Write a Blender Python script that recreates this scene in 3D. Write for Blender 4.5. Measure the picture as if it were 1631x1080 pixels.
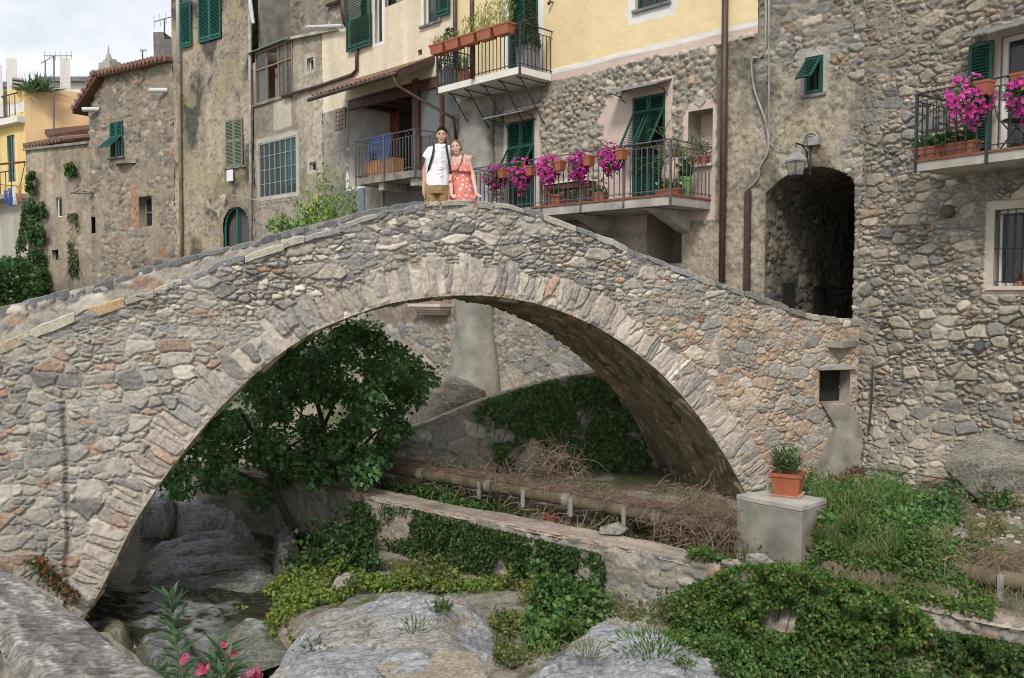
import bpy, math, random
import numpy as np
from mathutils import Matrix, Vector

for o in list(bpy.data.objects): bpy.data.objects.remove(o)
random.seed(7)
SC = bpy.context.scene
COL = SC.collection
PI = math.pi

# ------------------------------------------------------------------ camera, sky, sun, exposure
FPX = 1400.0                      # focal length in pixels of the 1631 px wide photograph
PITCH = math.atan(70/FPX)
cam_d = bpy.data.cameras.new('camera'); cam_d.sensor_width = 36; cam_d.lens = 36*FPX/1631
cam_d.clip_start = 0.05; cam_d.clip_end = 2000
cam = bpy.data.objects.new('camera', cam_d); COL.objects.link(cam)
cam.location = (0, 0, 0); cam.rotation_euler = (PI/2-PITCH, 0, 0)
SC.camera = cam
SC.render.resolution_x = 1024; SC.render.resolution_y = 678

SUN_EL, SUN_AZ = math.radians(44), math.radians(192)    # azimuth clockwise from +Y: behind the camera
w = bpy.data.worlds.new('World'); SC.world = w; w.use_nodes = True
nt = w.node_tree; nt.nodes.clear()
def wn(t): return nt.nodes.new(t)
sky = wn('ShaderNodeTexSky'); sky.sky_type = 'NISHITA'; sky.sun_disc = False
sky.sun_elevation = SUN_EL; sky.sun_rotation = SUN_AZ; sky.air_density = 1.0; sky.dust_density = 2.0
bg1 = wn('ShaderNodeBackground'); bg1.inputs['Strength'].default_value = 0.10
nt.links.new(sky.outputs[0], bg1.inputs[0])
bg2 = wn('ShaderNodeBackground'); bg2.inputs['Color'].default_value = (0.95, 0.965, 0.98, 1); bg2.inputs['Strength'].default_value = 0.98
tc = wn('ShaderNodeTexCoord'); mp = wn('ShaderNodeMapping'); mp.inputs['Scale'].default_value = (1.2, 1.2, 3.6)
nz = wn('ShaderNodeTexNoise'); nz.inputs['Scale'].default_value = 2.6; nz.inputs['Detail'].default_value = 7; nz.inputs['Roughness'].default_value = 0.5
cr = wn('ShaderNodeValToRGB'); cr.color_ramp.elements[0].position = 0.36; cr.color_ramp.elements[0].color = (0.35,)*3+(1,)
cr.color_ramp.elements[1].position = 0.60; cr.color_ramp.elements[1].color = (0.97,)*3+(1,)
mx = wn('ShaderNodeMixShader'); ow = wn('ShaderNodeOutputWorld')
nt.links.new(tc.outputs['Generated'], mp.inputs[0]); nt.links.new(mp.outputs[0], nz.inputs['Vector'])
nt.links.new(nz.outputs['Fac'], cr.inputs[0]); nt.links.new(cr.outputs[0], mx.inputs[0])
nt.links.new(bg1.outputs[0], mx.inputs[1]); nt.links.new(bg2.outputs[0], mx.inputs[2]); nt.links.new(mx.outputs[0], ow.inputs[0])
sd = bpy.data.lights.new('sun', 'SUN'); sd.energy = 2.1; sd.angle = math.radians(12); sd.color = (1, 0.95, 0.87)
sun = bpy.data.objects.new('sun', sd); COL.objects.link(sun)
sv = Vector((math.sin(SUN_AZ)*math.cos(SUN_EL), math.cos(SUN_AZ)*math.cos(SUN_EL), math.sin(SUN_EL)))
sun.rotation_euler = sv.to_track_quat('Z', 'Y').to_euler()
SC.view_settings.view_transform = 'Standard'; SC.view_settings.look = 'None'
SC.view_settings.gamma = 1
SC.render.engine = 'CYCLES'
SC.cycles.pixel_filter_type = 'BLACKMAN_HARRIS'; SC.cycles.filter_width = 1.05
SC.view_settings.exposure = 0.27

# ------------------------------------------------------------------ helpers: pixels of the photograph to points of the place
CP, SP = math.cos(PITCH), math.sin(PITCH)
def ray(px, py):
    x = (px-815.5)/FPX; y = -(py-540)/FPX
    return np.array([x, CP + y*SP, -SP + y*CP])
def atz(px, py, z):
    r = ray(px, py); return r*(z/r[2])
def aty(px, py, Y):
    r = ray(px, py); return r*(Y/r[1])
class Frame:
    """a vertical plane through O with direction d (to the right); n points outwards"""
    def __init__(s, O, d):
        s.O = np.array(O, float); d = np.array(d, float); s.d = d/np.linalg.norm(d)
        s.n = np.array([s.d[1], -s.d[0]])
    def fp(s, px, py, out=0.0):
        r = ray(px, py); O = s.O + s.n*out
        t = np.dot(O, s.n)/np.dot(r[:2], s.n); P = r*t
        return float(np.dot(P[:2]-O, s.d)), float(P[2])
    def pt(s, a, z, out=0.0):
        q = s.O + s.d*a + s.n*out; return np.array([q[0], q[1], z])
    def pts(s, A, Z, out):
        q = s.O[None] + A[:, None]*s.d[None] + np.asarray(out)[:, None]*s.n[None]
        return np.column_stack([q, Z])
    def mat(s, a=0, z=0, out=0):
        p = s.pt(a, z, out)
        return Matrix(((s.d[0], -s.n[0], 0, p[0]), (s.d[1], -s.n[1], 0, p[1]), (0, 0, 1, p[2]), (0, 0, 0, 1)))
    def rect(s, x0, x1, yt, yb, out=0.0):
        ym = (yt+yb)/2; xm = (x0+x1)/2
        return s.fp(x0, ym, out)[0], s.fp(x1, ym, out)[0], s.fp(xm, yb, out)[1], s.fp(xm, yt, out)[1]

# ------------------------------------------------------------------ noise in numpy
def hsh(i, j, seed=0):
    a = (np.asarray(i).astype(np.int64)*73856093) ^ (np.asarray(j).astype(np.int64)*19349663) ^ (seed*83492791+12345)
    a = (a & 0xffffffff).astype(np.uint64)
    a = (a ^ (a >> np.uint64(16)))*np.uint64(0x45d9f3b) & np.uint64(0xffffffff)
    a = (a ^ (a >> np.uint64(16)))*np.uint64(0x45d9f3b) & np.uint64(0xffffffff)
    a = a ^ (a >> np.uint64(16))
    return a.astype(np.float64)/4294967296.0
def vn(x, y, seed=0):
    xi = np.floor(x); yi = np.floor(y); fx = x-xi; fy = y-yi
    fx = fx*fx*(3-2*fx); fy = fy*fy*(3-2*fy)
    a = hsh(xi, yi, seed); b = hsh(xi+1, yi, seed); c = hsh(xi, yi+1, seed); d = hsh(xi+1, yi+1, seed)
    return (a*(1-fx)+b*fx)*(1-fy)+(c*(1-fx)+d*fx)*fy
def fbm(x, y, oc=4, seed=0):
    t = 0; A = 1; s = 0
    for k in range(oc):
        t = t + A*vn(x*2**k+k*17.3, y*2**k-k*9.1, seed+k); s += A; A *= 0.5
    return t/s
def sstep(a, b, x):
    t = np.clip((x-a)/(b-a), 0, 1); return t*t*(3-2*t)
def worley(u, v, cw, ch, seed, jit=0.85, p=2.4):
    """anisotropic cells in offset rows: edge distance (m), cell hash pair, offset from the cell's point"""
    x = u/cw; y = v/ch; jy = np.floor(y)
    F1 = np.full(u.shape, 9.); F2 = F1.copy(); I = np.zeros(u.shape); J = I.copy(); DX = I.copy(); DY = I.copy()
    for dj in (-1, 0, 1):
        r = jy+dj; offs = hsh(r, r*0+3, seed+5)
        ix = np.floor(x+offs)
        for di in (-1, 0, 1):
            c = ix+di
            cx = c+0.5+(hsh(c, r, seed)-0.5)*jit-offs; cy = r+0.5+(hsh(c, r, seed+1)-0.5)*jit
            dx = x-cx; dy = y-cy; k = 0.8+0.45*hsh(c, r, seed+2)
            d = (np.abs(dx)**p+np.abs(dy)**p)**(1/p)*k
            m = d < F1
            F2 = np.where(m, F1, np.minimum(F2, d)); F1 = np.where(m, d, F1)
            I = np.where(m, c, I); J = np.where(m, r, J); DX = np.where(m, dx, DX); DY = np.where(m, dy, DY)
    return (F2-F1)*0.5*min(cw, ch)*1.25, I, J, DX*cw, DY*ch
PALETTES = {
 'bridge': ([(.30,.288,.27),(.385,.355,.31),(.45,.415,.365),(.245,.245,.25),(.33,.30,.26),(.18,.175,.17),(.37,.25,.18),(.55,.515,.46)], [.2,.2,.15,.13,.15,.06,.04,.07]),
 'grey':   ([(.27,.255,.23),(.33,.30,.255),(.38,.345,.29),(.22,.22,.215),(.29,.265,.225),(.17,.165,.16),(.34,.245,.17),(.42,.385,.33)], [.2,.22,.15,.14,.14,.06,.03,.06]),
 'brown':  ([(.25,.22,.18),(.30,.26,.205),(.35,.30,.235),(.19,.18,.165),(.27,.23,.18),(.13,.12,.11),(.33,.20,.13),(.40,.35,.28)], [.2,.2,.15,.15,.14,.07,.04,.05]),
 'warm':   ([(.36,.325,.28),(.43,.36,.28),(.45,.34,.245),(.29,.28,.265),(.41,.28,.195),(.25,.235,.215),(.35,.23,.165),(.50,.44,.37)], [.16,.2,.16,.14,.14,.06,.06,.08]),
}
def stones(u, v, cw=.26, ch=.13, seed=1, pal='bridge', gap=.003, bevel=.011, hmin=.012, hvar=.026, tilt=.12,
           mortar=(.36,.325,.275), big=.35, bigf=1.8, warp=.05, p=2.4, dome=0.0, smear=.5):
    wu = u + (fbm(u*4, v*4, 2, seed+50)-.5)*warp*1.1 + (fbm(u*26, v*26, 2, seed+51)-.5)*.022; wv = v + (fbm(u*4+9, v*4+4, 2, seed+60)-.5)*warp*.9 + (fbm(u*26+5, v*26, 2, seed+61)-.5)*.018
    wv = wv + (fbm(u*.7, v*.3, 2, seed+70)-.5)*.25
    eA, IA, JA, xA, yA = worley(wu, wv, cw*bigf, ch*bigf, seed, p=p)
    eB, IB, JB, xB, yB = worley(wu, wv, cw, ch, seed+11, p=p)
    isb = hsh(IA, JA, seed+3) < big
    e = np.where(isb, eA, np.minimum(eA, eB)); I = np.where(isb, IA, IB+7777); J = np.where(isb, JA, JB-3333)
    dx = np.where(isb, xA, xB); dy = np.where(isb, yA, yB)
    r1 = hsh(I, J, seed+20); r2 = hsh(I, J, seed+21); r3 = hsh(I, J, seed+22); r4 = hsh(I, J, seed+23)
    lost = hsh(I, J, seed+30) < .03
    prof = sstep(gap, gap+bevel, e)
    fa = np.abs(fbm(u*7+I*3.7, v*11+J*5.1, 2, seed+84)-.5)*2            # chipped planes on each stone's face
    h = prof*(hmin+hvar*r1+((r2-.5)*dx+(r3-.5)*dy)*tilt*1.6 + dome*np.sqrt(np.clip(e/(ch*.5), 0, 1))-fa*.022*(1-dome*20))
    h = np.where(lost, h*.25, h)
    deep = sstep(.42, .62, fbm(u*1.7+3, v*1.7, 3, seed+85))
    h = h-(1-prof)*deep*.022
    h = h + (fbm(u*14, v*14, 3, seed+80)-.5)*.012 + (fbm(u*1.2, v*1.2, 2, seed+90)-.5)*.03
    cols, wts = PALETTES[pal]; cum = np.cumsum(wts)/sum(wts)
    idx = np.searchsorted(cum, r4).clip(0, len(cols)-1)
    c = np.array(cols)[idx]*(0.78+.44*hsh(I, J, seed+24))[..., None]
    sd = hsh(I, J, seed+25)*3; st_ = fbm((u*np.cos(sd)+v*np.sin(sd))*5, (v*np.cos(sd)-u*np.sin(sd))*34, 3, seed+81)      # grain of the schist
    c = c*(0.74+.52*st_)[..., None]
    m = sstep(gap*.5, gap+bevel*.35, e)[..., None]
    mo = np.array(mortar)*(0.66+.5*fbm(u*6, v*6, 4, seed+82))[..., None]*(1-.45*deep*sstep(gap*1.2, 0, e))[..., None]  # deep joints tinted darker as well: crevice shade put into the mortar colour
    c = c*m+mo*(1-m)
    pm = sstep(.60, .72, fbm(u*2.6, v*3.4, 5, seed+83))*smear*.8        # patches where mortar smears over the stones
    c = c*(1-pm[..., None])+mo*1.1*pm[..., None]; h = h*(1-pm*.5)+pm*.008
    return h, c
def plaster(u, v, seed=1, base=(.33,.30,.25), var=.35, rough=.014, streak=.25, stain=None, stainamt=.5):
    f = fbm(u*.8, v*.8, 6, seed); g = fbm(u*7, v*7, 4, seed+7); s = fbm(u*3.5, v*.35, 5, seed+9)
    k = 1+(f-.5)*var*2.2+(g-.5)*var*1.3+(s-.5)*streak*2
    c = np.array(base)*np.clip(k, .25, 2)[..., None]
    if stain is not None:
        w_ = fbm(u*.9+5, v*.7, 8, seed+13)+.12*(fbm(u*9, v*9, 4, seed+14)-.5)+.10*(fbm(u*2.5, v*.5, 4, seed+15)-.5)
        m = sstep(.50, .62, w_)*stainamt*(.55+.9*np.clip(g, 0, 1)); m = np.clip(m, 0, 1)
        c = c*(1-m[..., None])+np.array(stain)*m[..., None]*(.6+.8*g)[..., None]
        wn_ = sstep(.56, .66, fbm(u*1.3+21, v*1.1, 7, seed+16))*.35; c = c*(1-wn_[..., None])+np.array(base)*np.array([1.35, 1.25, 1.12])*wn_[..., None]
        pit = sstep(.62, .70, fbm(u*16, v*16, 2, seed+17))*.45*stainamt; c = c*(1-pit[..., None])
    h = (fbm(u*10, v*10, 4, seed+3)-.5)*rough*1.6+(f-.5)*.04
    return h, c
def sub(f, u, v, mask):
    h = np.zeros(u.shape); c = np.zeros(u.shape+(3,))
    if mask.any(): hh, cc = f(u[mask], v[mask]); h[mask] = hh; c[mask] = cc
    return h, c
def blend(A, B, m):
    return A[0]*(1-m)+B[0]*m, A[1]*(1-m[..., None])+B[1]*m[..., None]

# ------------------------------------------------------------------ materials
MATS = {}
def newmat(name):
    m = bpy.data.materials.new(name); m.use_nodes = True; m.node_tree.nodes.clear()
    n = m.node_tree; o = n.nodes.new('ShaderNodeOutputMaterial'); b = n.nodes.new('ShaderNodeBsdfPrincipled')
    n.links.new(b.outputs[0], o.inputs[0]); MATS[name] = m
    return m, n, b, o
def mottled(name, col, rough=.7, metal=0, var=.25, scale=8, bump=.1, bscale=40, spec=.4, detail=5, distance=.01):
    m, n, b, o = newmat(name)
    t = n.nodes.new('ShaderNodeTexCoord'); z = n.nodes.new('ShaderNodeTexNoise'); z.inputs['Scale'].default_value = scale; z.inputs['Detail'].default_value = detail
    r = n.nodes.new('ShaderNodeValToRGB'); e = r.color_ramp.elements
    e[0].position = .3; e[1].position = .7
    e[0].color = tuple(c*(1-var) for c in col)+(1,); e[1].color = tuple(min(1, c*(1+var)) for c in col)+(1,)
    n.links.new(t.outputs['Object'], z.inputs['Vector']); n.links.new(z.outputs['Fac'], r.inputs[0]); n.links.new(r.outputs[0], b.inputs['Base Color'])
    b.inputs['Roughness'].default_value = rough; b.inputs['Metallic'].default_value = metal; b.inputs['Specular IOR Level'].default_value = spec
    if bump:
        z2 = n.nodes.new('ShaderNodeTexNoise'); z2.inputs['Scale'].default_value = bscale; z2.inputs['Detail'].default_value = 4
        bp = n.nodes.new('ShaderNodeBump'); bp.inputs['Strength'].default_value = bump; bp.inputs['Distance'].default_value = distance
        n.links.new(t.outputs['Object'], z2.inputs['Vector']); n.links.new(z2.outputs['Fac'], bp.inputs['Height']); n.links.new(bp.outputs[0], b.inputs['Normal'])
    return m
def attrmat(name, rough=.92, noise=.22, scale=30, bump=.5, spec=.25, bdist=.012):
    """base colour from the mesh's own per-stone colours, with fine grain on top"""
    m, n, b, o = newmat(name)
    a = n.nodes.new('ShaderNodeAttribute'); a.attribute_name = 'col'
    t = n.nodes.new('ShaderNodeTexCoord'); z = n.nodes.new('ShaderNodeTexNoise'); z.inputs['Scale'].default_value = scale; z.inputs['Detail'].default_value = 6; z.inputs['Roughness'].default_value = .65
    mr = n.nodes.new('ShaderNodeMapRange'); mr.inputs[1].default_value = .32; mr.inputs[2].default_value = .68; mr.inputs[3].default_value = 1-noise*1.5; mr.inputs[4].default_value = 1+noise*1.3
    mu = n.nodes.new('ShaderNodeVectorMath'); mu.operation = 'SCALE'
    n.links.new(t.outputs['Object'], z.inputs['Vector']); n.links.new(z.outputs['Fac'], mr.inputs[0])
    fl = n.nodes.new('ShaderNodeMix'); fl.data_type = 'FLOAT'; fl.inputs[2].default_value = 1.0
    n.links.new(a.outputs['Alpha'], fl.inputs[0]); n.links.new(mr.outputs[0], fl.inputs[3])
    n.links.new(a.outputs['Color'], mu.inputs[0]); n.links.new(fl.outputs[0], mu.inputs['Scale']); n.links.new(mu.outputs[0], b.inputs['Base Color'])
    bp = n.nodes.new('ShaderNodeBump'); bp.inputs['Strength'].default_value = bump; bp.inputs['Distance'].default_value = bdist
    n.links.new(z.outputs['Fac'], bp.inputs['Height']); n.links.new(bp.outputs[0], b.inputs['Normal'])
    b.inputs['Roughness'].default_value = rough; b.inputs['Specular IOR Level'].default_value = spec
    return m
def leafmat(name, rough=.5, trans=.36):
    m, n, b, o = newmat(name)
    a = n.nodes.new('ShaderNodeAttribute'); a.attribute_name = 'col'
    n.links.new(a.outputs['Color'], b.inputs['Base Color']); b.inputs['Roughness'].default_value = rough; b.inputs['Specular IOR Level'].default_value = .35
    tr = n.nodes.new('ShaderNodeBsdfTranslucent'); n.links.new(a.outputs['Color'], tr.inputs[0])
    ms = n.nodes.new('ShaderNodeMixShader'); ms.inputs[0].default_value = trans
    n.links.new(b.outputs[0], ms.inputs[1]); n.links.new(tr.outputs[0], ms.inputs[2]); n.links.new(ms.outputs[0], o.inputs[0])
    return m
M_MAS = attrmat('rubble masonry'); M_ROCK = attrmat('bedrock', scale=18, noise=.28, bump=.7, bdist=.02)
def add_strata(m, scale=(5, 42, 30), rot=.42, amt=.38, dist=.03):
    n = m.node_tree; b = [x for x in n.nodes if x.type == 'BSDF_PRINCIPLED'][0]; t = n.nodes.new('ShaderNodeTexCoord')
    r_ = n.nodes.new('ShaderNodeMapping'); r_.inputs['Rotation'].default_value = (0, 0, -rot); mp = n.nodes.new('ShaderNodeMapping'); mp.inputs['Scale'].default_value = scale
    z = n.nodes.new('ShaderNodeTexNoise'); z.inputs['Scale'].default_value = 1; z.inputs['Detail'].default_value = 8; z.inputs['Roughness'].default_value = .72; z.inputs['Distortion'].default_value = .6
    mr = n.nodes.new('ShaderNodeMapRange'); mr.inputs[1].default_value = .34; mr.inputs[2].default_value = .66; mr.inputs[3].default_value = 1-amt*1.25; mr.inputs[4].default_value = 1+amt
    src = b.inputs['Base Color'].links[0].from_socket; mu = n.nodes.new('ShaderNodeVectorMath'); mu.operation = 'SCALE'
    n.links.new(t.outputs['Object'], r_.inputs[0]); n.links.new(r_.outputs[0], mp.inputs[0]); n.links.new(mp.outputs[0], z.inputs['Vector']); n.links.new(z.outputs['Fac'], mr.inputs[0]); n.links.new(src, mu.inputs[0]); n.links.new(mr.outputs[0], mu.inputs['Scale']); n.links.new(mu.outputs[0], b.inputs['Base Color'])
    bp = n.nodes.new('ShaderNodeBump'); bp.inputs['Strength'].default_value = .9; bp.inputs['Distance'].default_value = dist; n.links.new(z.outputs['Fac'], bp.inputs['Height']); n.links.new(b.inputs['Normal'].links[0].from_socket, bp.inputs['Normal']); n.links.new(bp.outputs[0], b.inputs['Normal'])
    return m
add_strata(M_ROCK)
M_CAP = add_strata(attrmat('weathered coping stone', scale=60, noise=.3, bump=.7), (18, 60, 40), .1, .42, .012)
M_SOIL = attrmat('soil', scale=25, noise=.3, bump=.8, bdist=.03)
M_LEAF = leafmat('leaf'); M_PETAL = leafmat('petal', .6, .35); M_STICK = attrmat('dry stick', noise=.3, bump=.3)
M_GREEN = mottled('dark green painted wood', (.008,.066,.046), .5, var=.25, scale=12, bump=.05)
M_TEAL = mottled('teal painted wood', (.014,.105,.08), .5, var=.25, scale=12, bump=.05)
M_PALEGREEN = mottled('weathered green wood', (.17,.20,.14), .7, var=.35, scale=20)
M_IRON = mottled('wrought iron', (.055,.058,.062), .5, .4, var=.3, scale=20)
M_IRONG = mottled('grey painted iron', (.12,.12,.125), .55, .2, var=.25, scale=20)
M_BROWN = mottled('brown painted metal', (.075,.045,.038), .5, .2, var=.25, scale=6)
M_GREYPIPE = mottled('grey pipe', (.30,.29,.28), .6, .1, var=.3, scale=6)
M_CONC = mottled('concrete', (.37,.345,.31), .9, var=.3, scale=3.5, bump=.35, bscale=30)
M_CONCD = mottled('weathered concrete', (.235,.22,.19), .93, var=.38, scale=2.8, bump=.5, bscale=22, detail=9)
M_WHITE = mottled('white painted plaster', (.72,.70,.66), .8, var=.08, scale=4, bump=.1)
M_PINK = mottled('pink plaster', (.60,.49,.43), .85, var=.09, scale=2.5, bump=.15, bscale=20)
M_TERRA = mottled('terracotta', (.36,.13,.075), .75, var=.22, scale=9, bump=.12)
M_PLTERRA = mottled('terracotta plastic', (.33,.105,.055), .5, var=.15, scale=5, bump=.03)
M_TILE = mottled('clay roof tile', (.22,.13,.10), .9, var=.4, scale=7, bump=.4, bscale=25)
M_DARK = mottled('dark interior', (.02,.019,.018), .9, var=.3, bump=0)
M_WOOD = mottled('varnished wood', (.40,.19,.07), .5, var=.3, scale=5)
M_WOODD = mottled('dark brown wood', (.10,.045,.03), .6, var=.35, scale=5)
M_OCHREFRAME = mottled('ochre window frame', (.25,.17,.09), .6, var=.25, scale=8)
M_BLUE = mottled('blue plastic', (.02,.09,.33), .4, var=.1, scale=3, bump=0)
M_CURTAIN = mottled('teal curtain', (.04,.38,.35), .8, var=.3, scale=9)
M_SHEER = mottled('white curtain', (.42,.43,.44), .85, var=.15, scale=12)
M_MAUVE = mottled('mauve curtain', (.22,.15,.17), .85, var=.15, scale=12)
M_SKIN = mottled('skin', (.60,.37,.28), .5, var=.06, scale=10, bump=0)
M_SKIN2 = mottled('tanned skin', (.50,.29,.20), .5, var=.06, scale=10, bump=0)
M_HAIRD = mottled('dark hair', (.022,.014,.010), .85, spec=.15, var=.4, scale=60, bump=.4)
M_HAIRB = mottled('light brown hair', (.17,.10,.055), .8, spec=.2, var=.4, scale=60, bump=.4)
M_SHIRT = mottled('white cotton', (.76,.77,.80), .8, var=.05, scale=14, bump=.5, bscale=14, distance=.02)
M_KHAKI = mottled('khaki cotton', (.30,.20,.10), .85, var=.25, scale=16, bump=.5, bscale=18)
M_NAVY = mottled('navy strap', (.02,.02,.035), .7, var=.2)
M_LEATHER = mottled('brown leather', (.16,.08,.05), .6, var=.2)
M_EYE = mottled('eye', (.03,.02,.015), .2, var=.1, bump=0); M_TEETH = mottled('teeth', (.55,.50,.46), .3, var=.03, bump=0); M_LIP = mottled('lip', (.42,.14,.12), .5, var=.1, bump=0)
M_BARK = mottled('bark', (.07,.055,.042), .95, var=.45, scale=14, bump=.7, bscale=30)
M_STEM = mottled('green stem', (.12,.15,.05), .7, var=.3, scale=14)
M_WHITEPL = mottled('white plastic', (.55,.55,.55), .5, var=.08, bump=0)
M_CLOTHB = mottled('blue cloth', (.08,.14,.36), .85, var=.2); M_CLOTHW = mottled('white cloth', (.7,.71,.74), .85, var=.05); M_CLOTHO = mottled('orange cloth', (.55,.25,.10), .85, var=.1)
M_STRIPE = mottled('lilac cloth', (.50,.45,.58), .85, var=.15, scale=20)
M_METAL = mottled('thin sheet metal', (.28,.29,.30), .45, .5, var=.2, scale=5)
M_REDB = mottled('red brick', (.34,.09,.05), .85, var=.3, scale=15)
M_YELLOW = mottled('yellow plaster', (.72,.53,.27), .85, var=.05, scale=2)
M_OCHRE = mottled('orange ochre plaster', (.70,.46,.24), .85, var=.07, scale=1.2)
M_SLATE = mottled('slate slab', (.17,.175,.185), .8, var=.35, scale=5, bump=.5, bscale=12)
def glass(name, col=(.03,.035,.04), r=.12, see=.5):
    m, n, b, o = newmat(name); tr = n.nodes.new('ShaderNodeBsdfTransparent'); ms = n.nodes.new('ShaderNodeMixShader'); ms.inputs[0].default_value = see; n.links.new(b.outputs[0], ms.inputs[1]); n.links.new(tr.outputs[0], ms.inputs[2]); n.links.new(ms.outputs[0], o.inputs[0]); b.inputs['Base Color'].default_value = col+(1,); b.inputs['Roughness'].default_value = r; b.inputs['Specular IOR Level'].default_value = .8
    return m
M_PANE = glass('dark window glass'); M_PANEG = glass('greenish glass', (.09,.11,.11), .2, .6); M_FROST = glass('frosted glass', (.13,.145,.15), .35, .15)
def water_mat():
    m, n, b, o = newmat('stream water')
    t = n.nodes.new('ShaderNodeTexCoord'); mp = n.nodes.new('ShaderNodeMapping'); mp.inputs['Scale'].default_value = (2.2, 6, 1); mp.inputs['Rotation'].default_value = (0, 0, .35)
    z = n.nodes.new('ShaderNodeTexNoise'); z.inputs['Scale'].default_value = 2.4; z.inputs['Detail'].default_value = 6; z.inputs['Distortion'].default_value = .8
    bp = n.nodes.new('ShaderNodeBump'); bp.inputs['Strength'].default_value = .55; bp.inputs['Distance'].default_value = .06
    n.links.new(t.outputs['Object'], mp.inputs[0]); n.links.new(mp.outputs[0], z.inputs['Vector']); n.links.new(z.outputs['Fac'], bp.inputs['Height']); n.links.new(bp.outputs[0], b.inputs['Normal'])
    r = n.nodes.new('ShaderNodeValToRGB'); r.color_ramp.elements[0].position = .45; r.color_ramp.elements[0].color = (.018,.018,.012,1)
    r.color_ramp.elements[1].position = .75; r.color_ramp.elements[1].color = (.07,.065,.04,1)
    n.links.new(z.outputs['Fac'], r.inputs[0])
    at = n.nodes.new('ShaderNodeAttribute'); at.attribute_name = 'col'; sp = n.nodes.new('ShaderNodeSeparateColor'); n.links.new(at.outputs['Color'], sp.inputs[0])
    mi = n.nodes.new('ShaderNodeMix'); mi.data_type = 'RGBA'; mi.inputs[7].default_value = (.5, .53, .54, 1); n.links.new(sp.outputs[0], mi.inputs[0]); n.links.new(r.outputs[0], mi.inputs[6]); n.links.new(mi.outputs[2], b.inputs['Base Color'])
    mr = n.nodes.new('ShaderNodeMapRange'); mr.inputs[3].default_value = .08; mr.inputs[4].default_value = .7; n.links.new(sp.outputs[0], mr.inputs[0]); n.links.new(mr.outputs[0], b.inputs['Roughness'])
    b.inputs['Roughness'].default_value = .08; b.inputs['IOR'].default_value = 1.33
    return m
M_WATER = water_mat()
def dress_mat():
    m, n, b, o = newmat('coral floral cotton')
    t = n.nodes.new('ShaderNodeTexCoord')
    base = n.nodes.new('ShaderNodeRGB'); base.outputs[0].default_value = (.72, .20, .155, 1); last = base.outputs[0]
    for k, (sc, th, c) in enumerate([(16, .30, (.72,.66,.66,1)), (20, .25, (.10,.16,.30,1)), (27, .2, (.75,.42,.36,1))]):
        mp = n.nodes.new('ShaderNodeMapping'); mp.inputs['Location'].default_value = (k*3.1, k*1.7, k*.9); v = n.nodes.new('ShaderNodeTexVoronoi'); v.inputs['Scale'].default_value = sc
        cmp = n.nodes.new('ShaderNodeMath'); cmp.operation = 'LESS_THAN'; cmp.inputs[1].default_value = th
        mi = n.nodes.new('ShaderNodeMix'); mi.data_type = 'RGBA'; mi.inputs[7].default_value = c
        n.links.new(t.outputs['Object'], mp.inputs[0]); n.links.new(mp.outputs[0], v.inputs['Vector']); n.links.new(v.outputs['Distance'], cmp.inputs[0]); n.links.new(cmp.outputs[0], mi.inputs[0])
        n.links.new(last, mi.inputs[6]); last = mi.outputs[2]
    n.links.new(last, b.inputs['Base Color']); b.inputs['Roughness'].default_value = .8
    return m
M_DRESS = dress_mat()

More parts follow.
